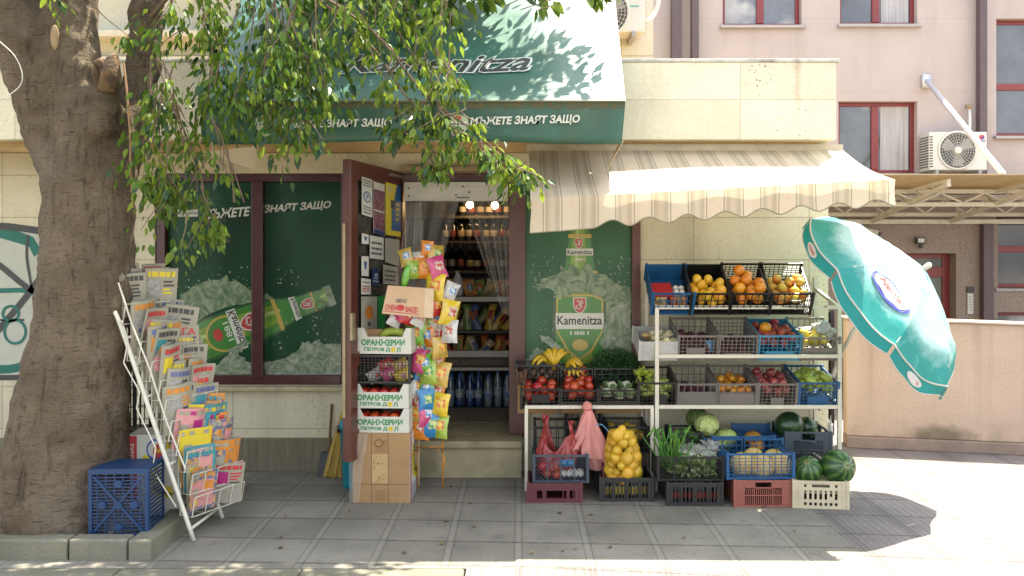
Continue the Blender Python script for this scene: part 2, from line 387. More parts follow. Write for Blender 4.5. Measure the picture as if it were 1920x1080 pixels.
# window films
p_green = mat('film_green', (.005, .055, .019), .38, .25, 3, col2=(.006, .020, .010), c2s=1.6, c2t=.6, c2w=.2, coat=.1, spec=.2)
p_green2 = mat('film_green_pale', (.032, .12, .052), .38, .2, 3, col2=(.018, .075, .032), c2s=2, c2w=.2, coat=.15, spec=.3)
p_dark = mat('print_dark_green', (.008, .06, .012), .35, .2, 6, coat=.5)
p_mid = mat('print_green', (.03, .17, .015), .35, .2, 8, coat=.5)
p_lite = mat('print_lime', (.16, .26, .012), .35, .25, 7, coat=.5, col2=(.05, .2, .02), c2s=9)
p_gold = mat('print_gold', (.42, .30, .05), .35, .2, 9, coat=.4)
p_white = mat('print_white', (.55, .54, .46), .4, .08, 9, coat=.3)
p_red = mat('print_red', (.40, .03, .025), .4, .15, 9, coat=.3)
p_blk = mat('print_black', (.015, .015, .013), .4, .1, 9, coat=.3)
p_spl = mat('print_splash', (.21, .26, .15), .4, .25, 18, coat=.1, col2=(.06, .12, .05), c2s=7, c2t=.52, c2w=.12, dist=3.2)
p_spl2 = mat('print_foam', (.30, .33, .24), .4, .25, 18, coat=.1, col2=(.10, .16, .08), c2s=9, c2t=.5, c2w=.14, dist=3.2)
p_str = mat('print_streak', (.30, .42, .12), .35, .2, 9, coat=.5)
PM = [p_green, p_dark, p_mid, p_lite, p_gold, p_white, p_red, p_blk, p_spl, p_spl2, p_str]
def layer(Y):
    return lambda k: (lambda px, py: P(px, py, Y - .0012 * k) if True else None)
def splash(mb, fn, pts, m, amp=5, seed=1, sub=5):
    r = random.Random(seed); q = [Vector(a) for a in smoothpath(pts + [pts[0]], sub)][:-1]; c = sum(q, Vector((0, 0))) / len(q); o = []
    for i, p in enumerate(q): d = (p - c).normalized(); o.append(p + d * (r.uniform(-amp, amp) + (amp * 1.6 if r.random() < .18 else 0)))
    mb.poly([fn(*p) for p in o], m)
def drops(mb, fn, n, x0, y0, x1, y1, m, seed, big=2.2):
    r = random.Random(seed)
    for i in range(n):
        x, y, s_ = r.uniform(x0, x1), r.uniform(y0, y1), r.uniform(.6, big); mb.poly([fn(*p) for p in ell(x, y, s_, s_ * r.uniform(.5, 1), 6, rot=r.uniform(0, 90))], m)
def crest(mb, L_, k, cx, cy, w_, rot=0):
    def tr(x, y): c, s_ = math.cos(R(rot)), math.sin(R(rot)); return (cx + (x * c - y * s_) * w_, cy + (x * s_ + y * c) * w_)
    o = [(-.5, -.6), (.5, -.6), (.5, .1), (.3, .5), (0, .72), (-.3, .5), (-.5, .1)]
    mb.poly([L_(k)(*tr(x * 1.18, y * 1.14)) for x, y in o], 5); mb.poly([L_(k + 1)(*tr(x, y)) for x, y in o], 6)
    for pts in ([(-.25, -.4), (.05, -.25), (-.1, 0), (.2, .1), (-.05, .4)], [(.1, -.45), (.28, -.2), (.05, -.05)], [(-.28, .0), (-.3, .25), (.15, .3)]):
        ring2(mb, lambda x, y: L_(k + 2)(*tr(x, y)), smoothpath(pts, 3), .09, 5, False)
def bottle_art(mb, L_, A, B, prof, k=3):
    A, B = Vector(A), Vector(B); d = (B - A).normalized(); n_ = Vector((d.y, -d.x)); ln = (B - A).length
    def tr(s_, t_): q = A + d * s_ + n_ * t_; return q.x, q.y
    def hw(s_):
        for (a, ra), (b_, rb) in zip(prof, prof[1:]):
            if s_ <= b_: return ra + (rb - ra) * (s_ - a) / (b_ - a)
        return prof[-1][1]
    ss = sorted({p[0] for p in prof} | {i * 8 for i in range(int(ln // 8) + 1)})
    for i, (lo, hi, m) in enumerate(((-1, -.86, 1), (-.86, -.45, 2), (-.45, .1, 3), (.1, .3, 10), (.3, .6, 3), (.6, .88, 2), (.88, 1, 1))):
        mb.poly([L_(k)(*tr(s_, hw(s_) * lo)) for s_ in ss] + [L_(k)(*tr(s_, hw(s_) * hi)) for s_ in ss[::-1]], m)
    def band(s0, s1, m, kk, f=1.0):
        q = [s0 + (s1 - s0) * i / 4 for i in range(5)]
        mb.poly([L_(kk)(*tr(s_, hw(s_) * -f)) for s_ in q] + [L_(kk)(*tr(s_, hw(s_) * f)) for s_ in q[::-1]], m)
    return tr, hw, band
# the wide film behind both left panes
L1 = layer(6.905); a = MB(); a.poly([L1(0)(304, 340), L1(0)(656, 340), L1(0)(656, 708), L1(0)(304, 708)], 0)
splash(a, L1(1), [(318, 628), (322, 590), (345, 555), (395, 526), (440, 528), (480, 548), (512, 560), (520, 580), (480, 575), (440, 572), (390, 590), (365, 612), (350, 640), (325, 650)], 8, 4, 3)
tr, hw, band = bottle_art(a, L1, (355, 650), (625, 552), [(0, 32), (8, 40), (130, 40), (165, 34), (200, 25), (210, 22), (268, 17), (272, 20), (287, 19)])
a.poly([L1(4)(*tr(x, y)) for x, y in ell(72, 0, 38, 34, 26)], 4); a.poly([L1(5)(*tr(x, y)) for x, y in ell(72, 0, 34, 30, 26)], 2)
band(86, 104, 5, 6, .97); txt(a, 'Kamenitza', L1(7), tr(103, 36), tr(103, -36), tr(88, 36), 7, .03)
txt(a, '1881', L1(7), tr(84, 20), tr(84, -16), tr(73, 20), 5, .02); a.poly([L1(6)(*tr(x, y)) for x, y in ell(58, 2, 9, 12, 14)], 6)
crest(a, L1, 7, *tr(126, 4), 30, 70); band(172, 180, 4, 6); band(183, 262, 2, 6, .82); band(205, 217, 5, 7); txt(a, 'Kamenitza', L1(8), tr(216, 19), tr(216, -19), tr(207, 19), 7, .03); crest(a, L1, 8, *tr(234, 0), 16, 70); band(246, 250, 4, 7); band(274, 287, 9, 6)
ring2(a, L1(8), [tr(x, y) for x, y in ell(258, -12, 10, 9, 12)], 2, 7)
splash(a, L1(10), [(345, 690), (360, 678), (385, 690), (420, 672), (440, 655), (455, 668), (470, 690), (480, 704), (340, 704)], 9, 5, 5)
splash(a, L1(10), [(494, 704), (494, 680), (520, 676), (560, 655), (590, 640), (620, 645), (650, 655), (656, 704)], 9, 6, 8)
splash(a, L1(9), [(425, 655), (440, 650), (462, 640), (466, 646), (440, 662)], 9, 2, 9)
drops(a, L1(11), 40, 330, 500, 470, 545, 9, 1); drops(a, L1(11), 46, 500, 590, 650, 660, 9, 2, 3); drops(a, L1(11), 20, 520, 505, 560, 535, 9, 3); drops(a, L1(11), 14, 312, 520, 345, 600, 9, 4)
txt(a, 'МЪЖЕТЕ', L1(2), (379, 412), (466, 405), (383, 393), 5, .05); txt(a, 'ЗНАЯТ ЗАЩО', L1(2), (493, 402), (619, 393), (497, 384), 5, .05)
rect2(a, L1(2), 333, 393, 371, 406, 5); txt(a, 'Kamenitza', L1(3), (335, 404), (370, 402), (335, 396), 7, .02); crest(a, L1, 3, 351, 381, 15); rect2(a, L1(1), 304, 690, 656, 708, 9)
txt(a, 'Препоръчваме разумна консумация', L1(12), (508, 704), (640, 703), (508, 700), 5, 0)
pane = a.build('pane', PM, win)
pane['label'] = 'green window film printed with a tilted green bottle and splash'
# the tall film on the right of the door
PM2 = [p_green2] + PM[1:]
L2 = layer(6.87); a = MB(); a.poly([L2(0)(984, 300), L2(0)(1188, 300), L2(0)(1188, 735), L2(0)(984, 735)], 0)
tr, hw, band = bottle_art(a, L2, (1087, 730), (1087, 405), [(0, 51), (150, 51), (178, 48), (200, 40), (226, 31), (262, 26), (318, 17), (325, 17)], 2)
a.poly([L2(4)(x, y) for x, y in [(1043, 560), (1060, 552), (1112, 552), (1131, 560), (1131, 620), (1110, 660), (1087, 676), (1064, 660), (1043, 620)]], 4)
a.poly([L2(5)(x, y) for x, y in [(1046, 563), (1062, 556), (1110, 556), (1128, 563), (1128, 620), (1107, 656), (1087, 671), (1067, 656), (1046, 620)]], 2)
rect2(a, L2(6), 1042, 587, 1132, 617, 5); txt(a, 'Kamenitza', L2(7), (1045, 609), (1129, 609), (1045, 592), 7, .03)
txt(a, '1881', L2(7), (1069, 628), (1104, 628), (1069, 621), 5, .04); a.poly([L2(6)(x, y) for x, y in ell(1088, 647, 15, 11, 16)], 4); crest(a, L2, 8, 1087, 572, 21)
band(214, 222, 4, 4); rect2(a, L2(5), 1062, 466, 1112, 479, 5); txt(a, 'Kamenitza', L2(6), (1064, 477), (1110, 477), (1064, 468), 7, .03); crest(a, L2, 6, 1085, 456, 13); txt(a, '1881', L2(6), (1076, 489), (1096, 489), (1076, 484), 5, .03); band(284, 291, 4, 4)
splash(a, L2(9), [(1008, 536), (1018, 522), (1050, 508), (1085, 502), (1120, 512), (1150, 530), (1185, 545), (1186, 600), (1186, 650), (1150, 660), (1140, 655), (1138, 620), (1134, 566), (1110, 552), (1075, 552), (1046, 560), (1040, 548), (1025, 540), (1010, 545)], 8, 5, 12)
splash(a, L2(10), [(1137, 600), (1155, 570), (1180, 580), (1186, 640), (1160, 668), (1138, 672), (1130, 650)], 9, 5, 14)
splash(a, L2(10), [(984, 690), (990, 670), (1010, 655), (1030, 672), (1050, 680), (1080, 690), (1080, 735), (984, 735)], 9, 5, 15)
splash(a, L2(10), [(1014, 628), (1030, 634), (1046, 645), (1062, 658), (1056, 664), (1036, 652), (1018, 640)], 9, 3, 16)
drops(a, L2(11), 36, 996, 480, 1040, 540, 9, 5); drops(a, L2(11), 40, 1120, 480, 1184, 550, 9, 6, 2.6); drops(a, L2(11), 14, 1010, 600, 1040, 660, 9, 7)
a.build('window_film', PM2, shop)['label'] = 'pale green window film of an upright bottle in a splash'

# graffiti on the left wall
gr_t = mat('spray_teal', (.008, .13, .095), .6, .15); gr_g = mat('spray_grey', (.05, .05, .046), .6, .15); gr_w = mat('spray_white', (.46, .46, .38), .7, .1, 6)
L3 = layer(6.828); a = MB(); a.poly([L3(0)(-260, 424), L3(0)(84, 424), L3(0)(110, 712), L3(0)(-260, 712)], 0)
a.poly([L3(1)(x, y) for x, y in [(-120, 450), (-20, 430), (30, 432), (62, 444), (78, 470), (64, 482), (54, 462), (0, 446), (-60, 455)]], 1)
for pts, wd, m in (([(-60, 425), (0, 424), (40, 428), (82, 434)], 13, 2), ([(-40, 470), (0, 498), (60, 545), (110, 560)], 11, 2), ([(52, 440), (50, 480), (56, 520), (60, 545)], 5, 2), ([(90, 500), (50, 555), (0, 615), (-40, 660)], 12, 2), ([(-80, 548), (0, 545), (60, 548), (110, 585)], 9, 1), ([(-120, 680), (-40, 690), (30, 690), (90, 660)], 16, 1), ([(-120, 706), (0, 708), (100, 706)], 10, 2), ([(-30, 600), (45, 600)], 4, 2)):
    ring2(a, L3(2 if m == 1 else 3), smoothpath(pts, 5), wd, m, False)
ring2(a, L3(4), ell(20, 588, 15, 14), 5, 1); ring2(a, L3(4), ell(28, 622, 20, 22), 5, 1); ring2(a, L3(4), ell(-60, 600, 40, 60), 8, 1)
a.build('graffiti', [gr_w, gr_t, gr_g], shop)

# ---------------------------------------------------------------- room behind the door
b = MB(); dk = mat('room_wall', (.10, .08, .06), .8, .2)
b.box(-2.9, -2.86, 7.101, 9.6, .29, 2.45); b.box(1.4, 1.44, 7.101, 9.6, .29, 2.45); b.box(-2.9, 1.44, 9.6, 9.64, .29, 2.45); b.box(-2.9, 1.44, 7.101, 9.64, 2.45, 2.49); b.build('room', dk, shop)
t = NT('floor_tiles'); fx, _ = t.cell(t.x, .33, .1); fy, _ = t.cell(t.y, .33, .1)
c = t.mix(t.math('MAXIMUM', t.line(fx, .015), t.line(fy, .015)), (.30, .24, .14), (.1, .08, .05)); fl = t.fin(t.mul(c, t.step(t.noise(6), .3, .7, .8, 1.15)), .4)
b = MB(); b.box(-2.86, 1.4, 7.301, 9.6, .2, .291); b.build('shop_floor', fl, shop)

# ---------------------------------------------------------------- buildings behind
up_w = stone('upper_render', (.62, .60, .50), (.25, .23, .17), 1.5, .9, pits=.6, joint=.006)
ub = T('apartment_block', 'pale older block rising behind the shop roof with moulded ledges', 'building', (-2, 8.5, 2.72))
b = MB(); b.box(-9, 1.31, 8.5, 12.5, 2.72, 5.2); b.build('wall', up_w, ub)
b = MB(); b.box(-9, -.6, 8.36, 8.499, 3.42, 3.5); b.box(-9, -.6, 8.42, 8.499, 3.501, 3.6); b.box(-9, -.6, 8.30, 8.499, 3.76, 3.82); b.build('ledge', mat('ledge_white', (.66, .64, .58), .8, .12), ub, bev=.006)
pk = T('pink_building', 'pink rendered office block with red framed windows and stone clad entrance', 'building', (5, 12, 0))
t = NT('pink_render'); fz, _ = t.cell(t.z, 1.0, .08)
c = t.mix(t.step(t.noise(1.5, 5), .35, .65), (.47, .395, .37), (.43, .36, .34)); c = t.mul(c, t.step(t.noise(60, 3), .3, .7, .93, 1.05)); c = t.mix(t.math('MULTIPLY', t.line(fz, .008), .3), c, (.35, .27, .25))
c = t.mix(t.math('MULTIPLY', t.step(t.noise(1.2, 5, t.scalevec(4, 1, .3)), .5, .72), .42), c, (.36, .30, .27)); pink = t.fin(c, .85, t.noise(120, 3), .003, .4)
t = NT('granite_clad'); c = t.mix(t.step(t.noise(70, 4), .4, .62), (.33, .26, .215), (.20, .155, .125)); fx, _ = t.cell(t.x, .62, .2); fz, _ = t.cell(t.z, .45, .1)
granite = t.fin(t.mix(t.math('MULTIPLY', t.math('MAXIMUM', t.line(fx, .008), t.line(fz, .01)), .4), c, (.15, .12, .1)), .7, t.noise(80), .003, .4)
def X12(px): return (px - 972) * 12 / F
def Z12(py): return CAMZ - (py - 475) * 12 / F
wins = [(1355, 1503, -150, 48), (1575, 1720, -150, 46), (1572, 1720, 190, 325), (1868, 2010, 35, 255), (1868, 2010, 400, 540), (1868, 2010, 585, 690)]
door_o = (1606, 1790, 475, 830)
ops = [(X12(a_), X12(b_), Z12(d_), Z12(c_)) for a_, b_, c_, d_ in wins + [door_o]]
b = MB(); wall_open(b, 1.311, 10, 2.14, 6.2, 12, 12.4, ops); b.build('wall', pink, pk)
b = MB(); wall_open(b, 2.6, 10, -1, 2.139, 11.96, 12.4, ops); b.build('stone_cladding', granite, pk)
red = mat('red_frame', (.20, .025, .025), .4, .12, coat=.1)
gl_d = mat('window_glass', (.085, .09, .105), .06, .5, 1.6, col2=(.30, .29, .28), c2s=.9, c2t=.6, c2w=.04, spec=.8)
gl_l = mat('window_glass_pale', (.35, .33, .32), .08, .35, 1.4, col2=(.12, .13, .15), c2s=1.2, c2t=.5, c2w=.03, spec=.8)
curt = mat('curtain_grey', (.42, .40, .40), .8, .25, 4, stretch=(9, 1, .3))
for i, (a_, b_, c_, d_) in enumerate(wins):
    x0, x1, z0, z1 = X12(a_), X12(b_), Z12(d_), Z12(c_); b = MB(); f_ = .055
    b.box(x0, x0 + f_, 12.1, 12.16, z0, z1); b.box(x1 - f_, x1, 12.1, 12.16, z0, z1); b.box(x0 + f_, x1 - f_, 12.105, 12.16, z0, z0 + f_); b.box(x0 + f_, x1 - f_, 12.105, 12.16, z1 - f_, z1)
    xm = x0 + (x1 - x0) * (.5 if i in (0, 1, 2) else .9); b.box(xm - .05, xm + .05, 12.095, 12.16, z0 + f_, z1 - f_)
    if i in (3, 4): zm = z0 + (z1 - z0) * (.43 if i == 3 else .52); b.box(x0 + f_, xm - .05, 12.1, 12.16, zm - .045, zm + .045)
    wf = b.build('window', red, pk, bev=.006)
    b = MB(); b.box(x0 + f_, x1 - f_, 12.125, 12.135, z0 + f_, z1 - f_); b.build('pane', gl_l if i == 0 else gl_d, wf)
    b = MB(); b.box(x0 - .04, x1 + .04, 11.93, 12.09, z0 - .045, z0 - .005); b.build('sill', mat('grey_sill', (.36, .33, .32), .6), wf, bev=.004)
    if i in (1, 2):
        b = MB(); b.grid(lambda u, v: Vector((xm + .08 + (x1 - f_ - xm - .1) * u, 12.118 + .006 * math.sin(u * 30), z0 + f_ + (z1 - z0 - 2 * f_) * v)), 40, 2); b.build('curtain', curt, wf)
b = MB(); x0, x1, z1 = X12(1606), X12(1790), Z12(475)
for a_, c_ in ((x0, x0 + .08), (x1 - .1, x1), (X12(1700) - .07, X12(1700) + .07)): b.box(a_, c_, 12.14, 12.2, -.9, z1)
b.box(x0 + .08, x1 - .1, 12.145, 12.2, z1 - .07, z1); b.box(x0 + .08, x1 - .1, 12.135, 12.205, z1 - .33, z1 - .19); ed = b.build('entrance_door', red, pk, bev=.006)
b = MB(); b.box(x0 + .02, x1 - .02, 12.165, 12.172, -.9, z1 - .01); b.build('pane', mat('door_glass', (.10, .115, .10), .1, .4, 2, col2=(.2, .2, .18), c2s=1.3, c2t=.55), ed)
b = MB(); b.box(X12(1714), X12(1724), 12.08, 12.12, Z12(571), Z12(565)); b.build('handle', mat('steel', (.6, .6, .6), .3, metal=1), ed)
pipe = mat('brown_pipe', (.095, .065, .07), .5, .12)
for a_, c_, z0_, z1_ in ((1256, 1275, 2.0, 6), (1293, 1306, 2.0, 6), (1826, 1840, 2.6, 6), (1833, 1852, -.8, 2.1)):
    b = MB(); b.box(X12(a_), X12(c_), 11.84, 11.95, z0_, z1_); b.build('downpipe', pipe, pk, bev=.008)
# entrance canopy
cn = T('entrance_canopy', 'beige sheet canopy on white steel trusses over the red entrance door', 'canopy', (6, 11, 2.5))
b = MB(); b.grid(lambda u, v: Vector((3.15 + 6.5 * u, 9.6 + 2.36 * v, 2.566 - .06 * v + .05 * math.sin(v * 3.14) * 0)), 8, 4)
b.build('roof_sheet', mat('canopy_sheet', (.50, .40, .25), .6, .1, 4, transl=.25), cn, solid=.012)
wht = mat('white_steel', (.62, .58, .48), .45, .12, 8)
for yy, zt, zb in ((10.75, 2.46, 2.30), (11.75, 2.44, 2.22)):
    b = MB(); b.beam((3.2, yy, zt), (9.5, yy, zt), .05, .05); b.beam((3.2, yy, zb), (9.5, yy, zb), .05, .05); x = 3.3; s_ = 1
    while x < 9.3: b.beam((x, yy, zb + .02 if s_ > 0 else zt - .02), (x + .27, yy, zt - .02 if s_ > 0 else zb + .02), .022, .022); x += .27; s_ = -s_
    b.build('truss', wht, cn)
for x in (3.7, 4.8, 5.87, 6.95, 8.0):
    b = MB(); b.beam((x, 9.75, 2.47), (x, 11.95, 2.12), .045, .05); b.beam((x, 9.75, 2.51), (x, 11.95, 2.40), .04, .04)
    for q in range(5): y = 10.0 + q * .4; b.beam((x, y, 2.43 - q * .063), (x, y + .2, 2.485 - q * .02), .02, .02)
    b.build('rib', wht, cn)
b = MB(); b.beam((3.2, 11.9, 2.13), (9.5, 11.9, 2.13), .06, .06); b.build('rail', wht, cn)
pA, pB = P(1738, 152, 11.95), P(1880, 325, 9.7); b = MB(); b.tube([pA, pB], .035, 10); b.box(pA.x - .06, pA.x + .06, 11.94, 11.999, pA.z - .09, pA.z + .09)
b.build('tie_rod', mat('galvanised', (.60, .62, .66), .35, .1, metal=.3), cn, smooth=True)

# ramp wall
t = NT('ramp_render'); c = t.mix(t.step(t.noise(2.5, 6), .35, .65), (.50, .375, .285), (.46, .34, .255)); c = t.mul(c, t.step(t.noise(50, 4), .3, .7, .9, 1.06))
dx = t.math('SUBTRACT', t.x, .78); dz = t.math('SUBTRACT', t.z, .12); rr = t.math('ADD', t.math('MULTIPLY', t.math('MULTIPLY', dx, dx), 9.), t.math('MULTIPLY', t.math('MULTIPLY', dz, dz), 60.))
rr = t.math('ADD', rr, t.math('MULTIPLY', t.math('SUBTRACT', t.noise(9, 5), .5), 1.1)); c = t.mix(t.step(rr, .1, .85, .72, 0.), c, (.085, .075, .03))
c = t.mix(t.math('MULTIPLY', t.math('MULTIPLY', t.step(t.z, .1, .3, 1., 0.), t.step(t.noise(7, 5), .45, .7)), .5), c, (.16, .12, .075))
c = t.mix(t.math('MULTIPLY', t.step(t.noise(1.6, 6, t.scalevec(5, 1, .22)), .5, .72), t.step(t.z, .2, 1.1, .15, .5)), c, (.27, .20, .145))
rampm = t.fin(c, .85, t.noise(60, 4), .004, .4)
rw = T('ramp_wall', 'low peach rendered wall with a mossy stain along the ramp', 'wall', (2.88, 7.68, 0), (0, 0, math.atan2(-.31, 1.4)))
b = MB(); b.prism([(0, 0, 0.1), (5.5, 0, .1), (5.5, 0, 1.0), (0, 0, 1.122)], (0, .2, 0)); b.build('wall', rampm, rw, local=True, bev=.01)
b = MB(); b.box(0, 5.5, -.035, .22, 0, .0995); b.build('base_course', mat('base_course', (.26, .19, .15), .9, .2, 6, .5), rw, local=True, bev=.008)
b = MB(); b.prism([(-.02, -.025, 1.1235), (5.5, -.025, 1.0015), (5.5, -.025, 1.02), (-.02, -.025, 1.142)], (0, .26, 0)); b.build('coping', mat('ramp_coping', (.42, .33, .25), .8, .15), rw, local=True, bev=.005)
b = MB(); b.box(2.43, 2.95, 8.2, 8.24, .02, 1.15); tagm = tag(b.build('gap_sheet', mat('gap_black', (.012, .011, .013), .5, .2), origin=(2.69, 8.2, .02)), 'black sheet added across the dark gap beside the shelf', 'gate')  # added black sheet standing in for the dark side passage
b = MB()
for x in (2.43, 2.68, 2.915): b.box(x, x + .035, 8.165, 8.199, .0, 1.17)
for z in (.1, .6, 1.08): b.box(2.47, 2.91, 8.17, 8.198, z, z + .03)
b.build('gap_sheet_bars', mat('gap_black', 0), tagm)  # bars added in front of the dark gap sheet
# ---------------------------------------------------------------- striped awning
t = NT('awning_stripe'); per = .2243; fx, _ = t.cell(t.x, per, 20 * per - .085)
band = t.math('MULTIPLY', t.step(fx, .0, .02, 0., 1.), t.step(fx, .40, .42, 1., 0.))
soft = t.step(t.math('ABSOLUTE', t.math('SUBTRACT', fx, .2)), .03, .13, .35, 1.)
ln = t.math('MAXIMUM', t.step(t.math('ABSOLUTE', t.math('SUBTRACT', fx, .47)), .012, .02, 1., 0.), t.step(t.math('ABSOLUTE', t.math('SUBTRACT', fx, .955)), .012, .02, 1., 0.))
c = t.mix(t.math('MULTIPLY', band, t.math('MULTIPLY', soft, .55)), (.72, .60, .44), (.34, .29, .19)); c = t.mix(t.math('MULTIPLY', ln, .7), c, (.22, .2, .13))
c = t.mix(t.math('MULTIPLY', t.step(t.noise(5, 5, t.scalevec(2, 1, .4)), .5, .75), .35), c, (.5, .36, .2)); c = t.mul(c, t.step(t.noise(120, 2), .3, .7, .95, 1.04))
aw_m = t.fin(c, .75, t.noise(9, 3), .01, .3)
tr_ = t.n('ShaderNodeBsdfTranslucent'); t.l(c, tr_.inputs[0]); ms = t.n('ShaderNodeMixShader'); ms.inputs[0].default_value = .35
t.l(t.b.outputs[0], ms.inputs[1]); t.l(tr_.outputs[0], ms.inputs[2]); t.l(ms.outputs[0], t.t.nodes['Material Output'].inputs[0])
aw = T('striped_awning', 'cream awning with olive stripes and a scalloped edge over the fruit shelves', 'awning', (1.2, 6.3, 2.44))
def awp(u, v):                                            # u along X, v from wall (0) to front edge (1)
    x = .075 + 2.255 * u; zf = 2.035 + .125 * u; sag = -.025 * math.sin(math.pi * v) * (1 + .3 * math.sin(u * 9))
    return Vector((x, 6.29 - .86 * v, 2.445 + (zf - 2.445) * v + sag))
b = MB(); b.grid(awp, 60, 14); b.build('roof_fabric', aw_m, aw, smooth=True)
def scal(u): return 0 if u < .17 else .022 * (1 - math.cos((u - .17) / .83 * 2 * math.pi * 8.0)) * (1 - .0)
def val(u, v):
    p = awp(u, 1); d = (.165 + .045 * (1 - u)) - scal(u)
    return Vector((p.x + .004 * math.sin(v * 5 + u * 40), 5.43 - .012 - .012 * v * math.sin(u * 34) - .004, p.z - v * d))
b = MB(); b.grid(val, 130, 6); b.build('valance', aw_m, aw, smooth=True)
b = MB(); b.tube([val(i / 130, 1.0) + Vector((0, -.002, 0)) for i in range(131)], .0035, 6); b.build('edge_piping', mat('olive_piping', (.2, .18, .10)), aw)
b = MB(); b.beam(awp(0, 1) + Vector((0, .035, -.035)), awp(1, 1) + Vector((0, .035, -.035)), .03, .035); b.build('front_bar', wht, aw)
b = MB(); b.beam((.06, 6.30, 2.46), (2.33, 6.30, 2.46), .05, .045); b.build('cassette', mat('cassette', (.45, .40, .3), .5, .2), aw)
for u in (.12, .88):
    a_, c_ = awp(u, .03) + Vector((0, 0, -.06)), awp(u, .97) + Vector((0, 0, -.05)); mid = (a_ + c_) / 2 + Vector((.18 if u < .5 else -.18, 0, 0))
    b = MB(); b.beam(a_, mid, .03, .04); b.beam(mid, c_, .025, .035); b.build('folding_arm', wht, aw)

# ---------------------------------------------------------------- green shop sign awning
sg_m = mat('sign_vinyl', (.042, .135, .10), .35, .15, 5, .15, 8, col2=(.032, .10, .072), c2s=2, spec=.5)
sg_v = mat('sign_valance', (.022, .085, .055), .4, .22, 6, .1, 10, col2=(.055, .10, .06), c2s=2.5, c2t=.6)
sg_c = mat('vinyl_back', (.62, .50, .33), .6, .12, 4, transl=.3)
sg_w = mat('sign_print', (.55, .58, .52), .4, .1); sg_k = mat('sign_print_grey', (.028, .035, .03), .4, .1)
dirt = mat('sign_dirt', (.10, .075, .03), .8, .3, 20, stretch=(12, 1, 1), col2=(.03, .09, .05), c2s=10)
SY, SX0, SX1 = 5.55, -2.02, .677
sg = T('shop_sign', 'sloping green vinyl sign canopy with white lettering above the shop door', 'sign', (-.7, 6.2, 2.5))
def sgp(u, v): return Vector((SX0 + (SX1 - SX0) * u + .05 * v * (u - .3), SY + 1.16 * v, 2.665 + 1.215 * v + .012 * math.sin(u * 17) * math.sin(3.14 * v)))
b = MB(); b.grid(sgp, 40, 16); b.build('face', sg_m, sg, smooth=True)
def svp(u, v): return Vector((SX0 + (SX1 - SX0) * u + .02 * v * (1 if u > .5 else 1) * -u, SY + .006 + .02 * v + .006 * math.sin(u * 23) * v, 2.662 - v * (.255 + .012 * math.sin(u * 7 + 1) - .05 * (1 - u) * 0)))
b = MB(); b.grid(svp, 60, 6); vl = b.build('valance', sg_v, sg, smooth=True, solid=.003)
b = MB(); b.grid(lambda u, v: svp(u, v * .16 * (1 + .5 * noise.noise(Vector((u * 60, 0, 0))))) + Vector((0, -.004, 0)), 90, 2); b.build('grime', dirt, sg)
b = MB(); b.tube([sgp(i / 20, 0) + Vector((0, -.004, 0)) for i in range(21)], .007, 8); b.build('edge_seam', mat('seam', (.12, .12, .07)), sg)
for x, s_ in ((SX1 + .001, 1), (SX0 - .001, -1)):
    b = MB(); b.poly([(x, SY + .004, 2.665), (x + (.036 if s_ > 0 else -.016), SY + 1.16, 3.88), (x, 6.9, 3.08), (x, 6.10, 3.0), (x, 6.10, 2.5), (x - .02 * s_, SY + .03, 2.41)]); b.build('side_panel', sg_m, sg, solid=.004)
# loose corner flaps of the vinyl
b = MB(); b.poly([(SX1 - .005, SY + .02, 2.42), (SX1 - .03, SY + .17, 2.40), (SX1 - .11, SY + .22, 2.22), (SX1 - .09, SY + .08, 2.27)]); b.build('flap', sg_c, sg, solid=.003)
b = MB(); b.poly([(SX0 + .0, SY + .03, 2.345), (SX0 + .36, SY + .02, 2.385), (SX0 + .33, SY + .05, 2.235)]); b.build('flap', sg_c, sg, solid=.003)
L4 = lambda k: (lambda px, py: P(px, py, SY - .010 - .0015 * k))
SLM = [mat('sign_letter', (.60, .58, .48), .5, .08), mat('badge', (.34, .38, .22), .5, .2), p_blk, p_mid, p_red]
b = MB(); txt(b, 'МЪЖЕТЕ ЗНАЯТ ЗАЩО', L4(0), (528, 243), (733, 240), (531, 224), 0, .05); b.build('slogan', SLM, sg); b = MB(); txt(b, 'МЪЖЕТЕ ЗНАЯТ ЗАЩО', L4(0), (881, 238), (1086, 233), (884, 219), 0, .05); b.build('slogan', SLM, sg)
for cx in (499, 858):
    b = MB()
    b.poly([L4(0)(cx + x, 234 + y) for x, y in [(-20, -10), (-14, -16), (0, -20), (14, -16), (20, -10), (19, 6), (10, 18), (0, 24), (-10, 18), (-19, 6)]], 1)
    b.poly([L4(1)(cx + x, 234 + y) for x, y in [(-20, -6), (20, -6), (20, 3), (-20, 3)]], 0); txt(b, 'Kamenitza', L4(2), (cx - 19, 235), (cx + 19, 235), (cx - 19, 229), 2, .03)
    b.poly([L4(1)(cx + x, 234 + y) for x, y in ell(0, 10, 9, 7, 12)], 3); b.poly([L4(1)(cx + x, 221 + y) for x, y in ell(0, 0, 7, 5, 10)], 4)
    b.build('badge', SLM, sg)
def SF(u, v): p = sgp(u, v); return p + Vector((0, -.008, .005))
b = MB()
def S2(k): return lambda px, py: SF((px - 380) / 792, (190 - py) / 297) + Vector((0, -.0016 * k, .001 * k))
txt(b, 'Kamenitza', S2(0), (626, 139), (992, 135), (652, 98), 0, .09); txt(b, 'Kamenitza', S2(1), (630, 137), (988, 133), (655, 100), 1, .03)
b.build('lettering', [sg_w, sg_k], sg)
for x in (-1.85, -.7, .5):
    b = MB(); b.beam((x, SY + .06, 2.62), (x, 6.16, 2.62), .03, .03); b.beam((x, 6.6, 2.9), (x, 6.6, 3.7), .03, .03); b.build('bracket', mat('rust_steel', (.16, .10, .06), .8, .3), sg)

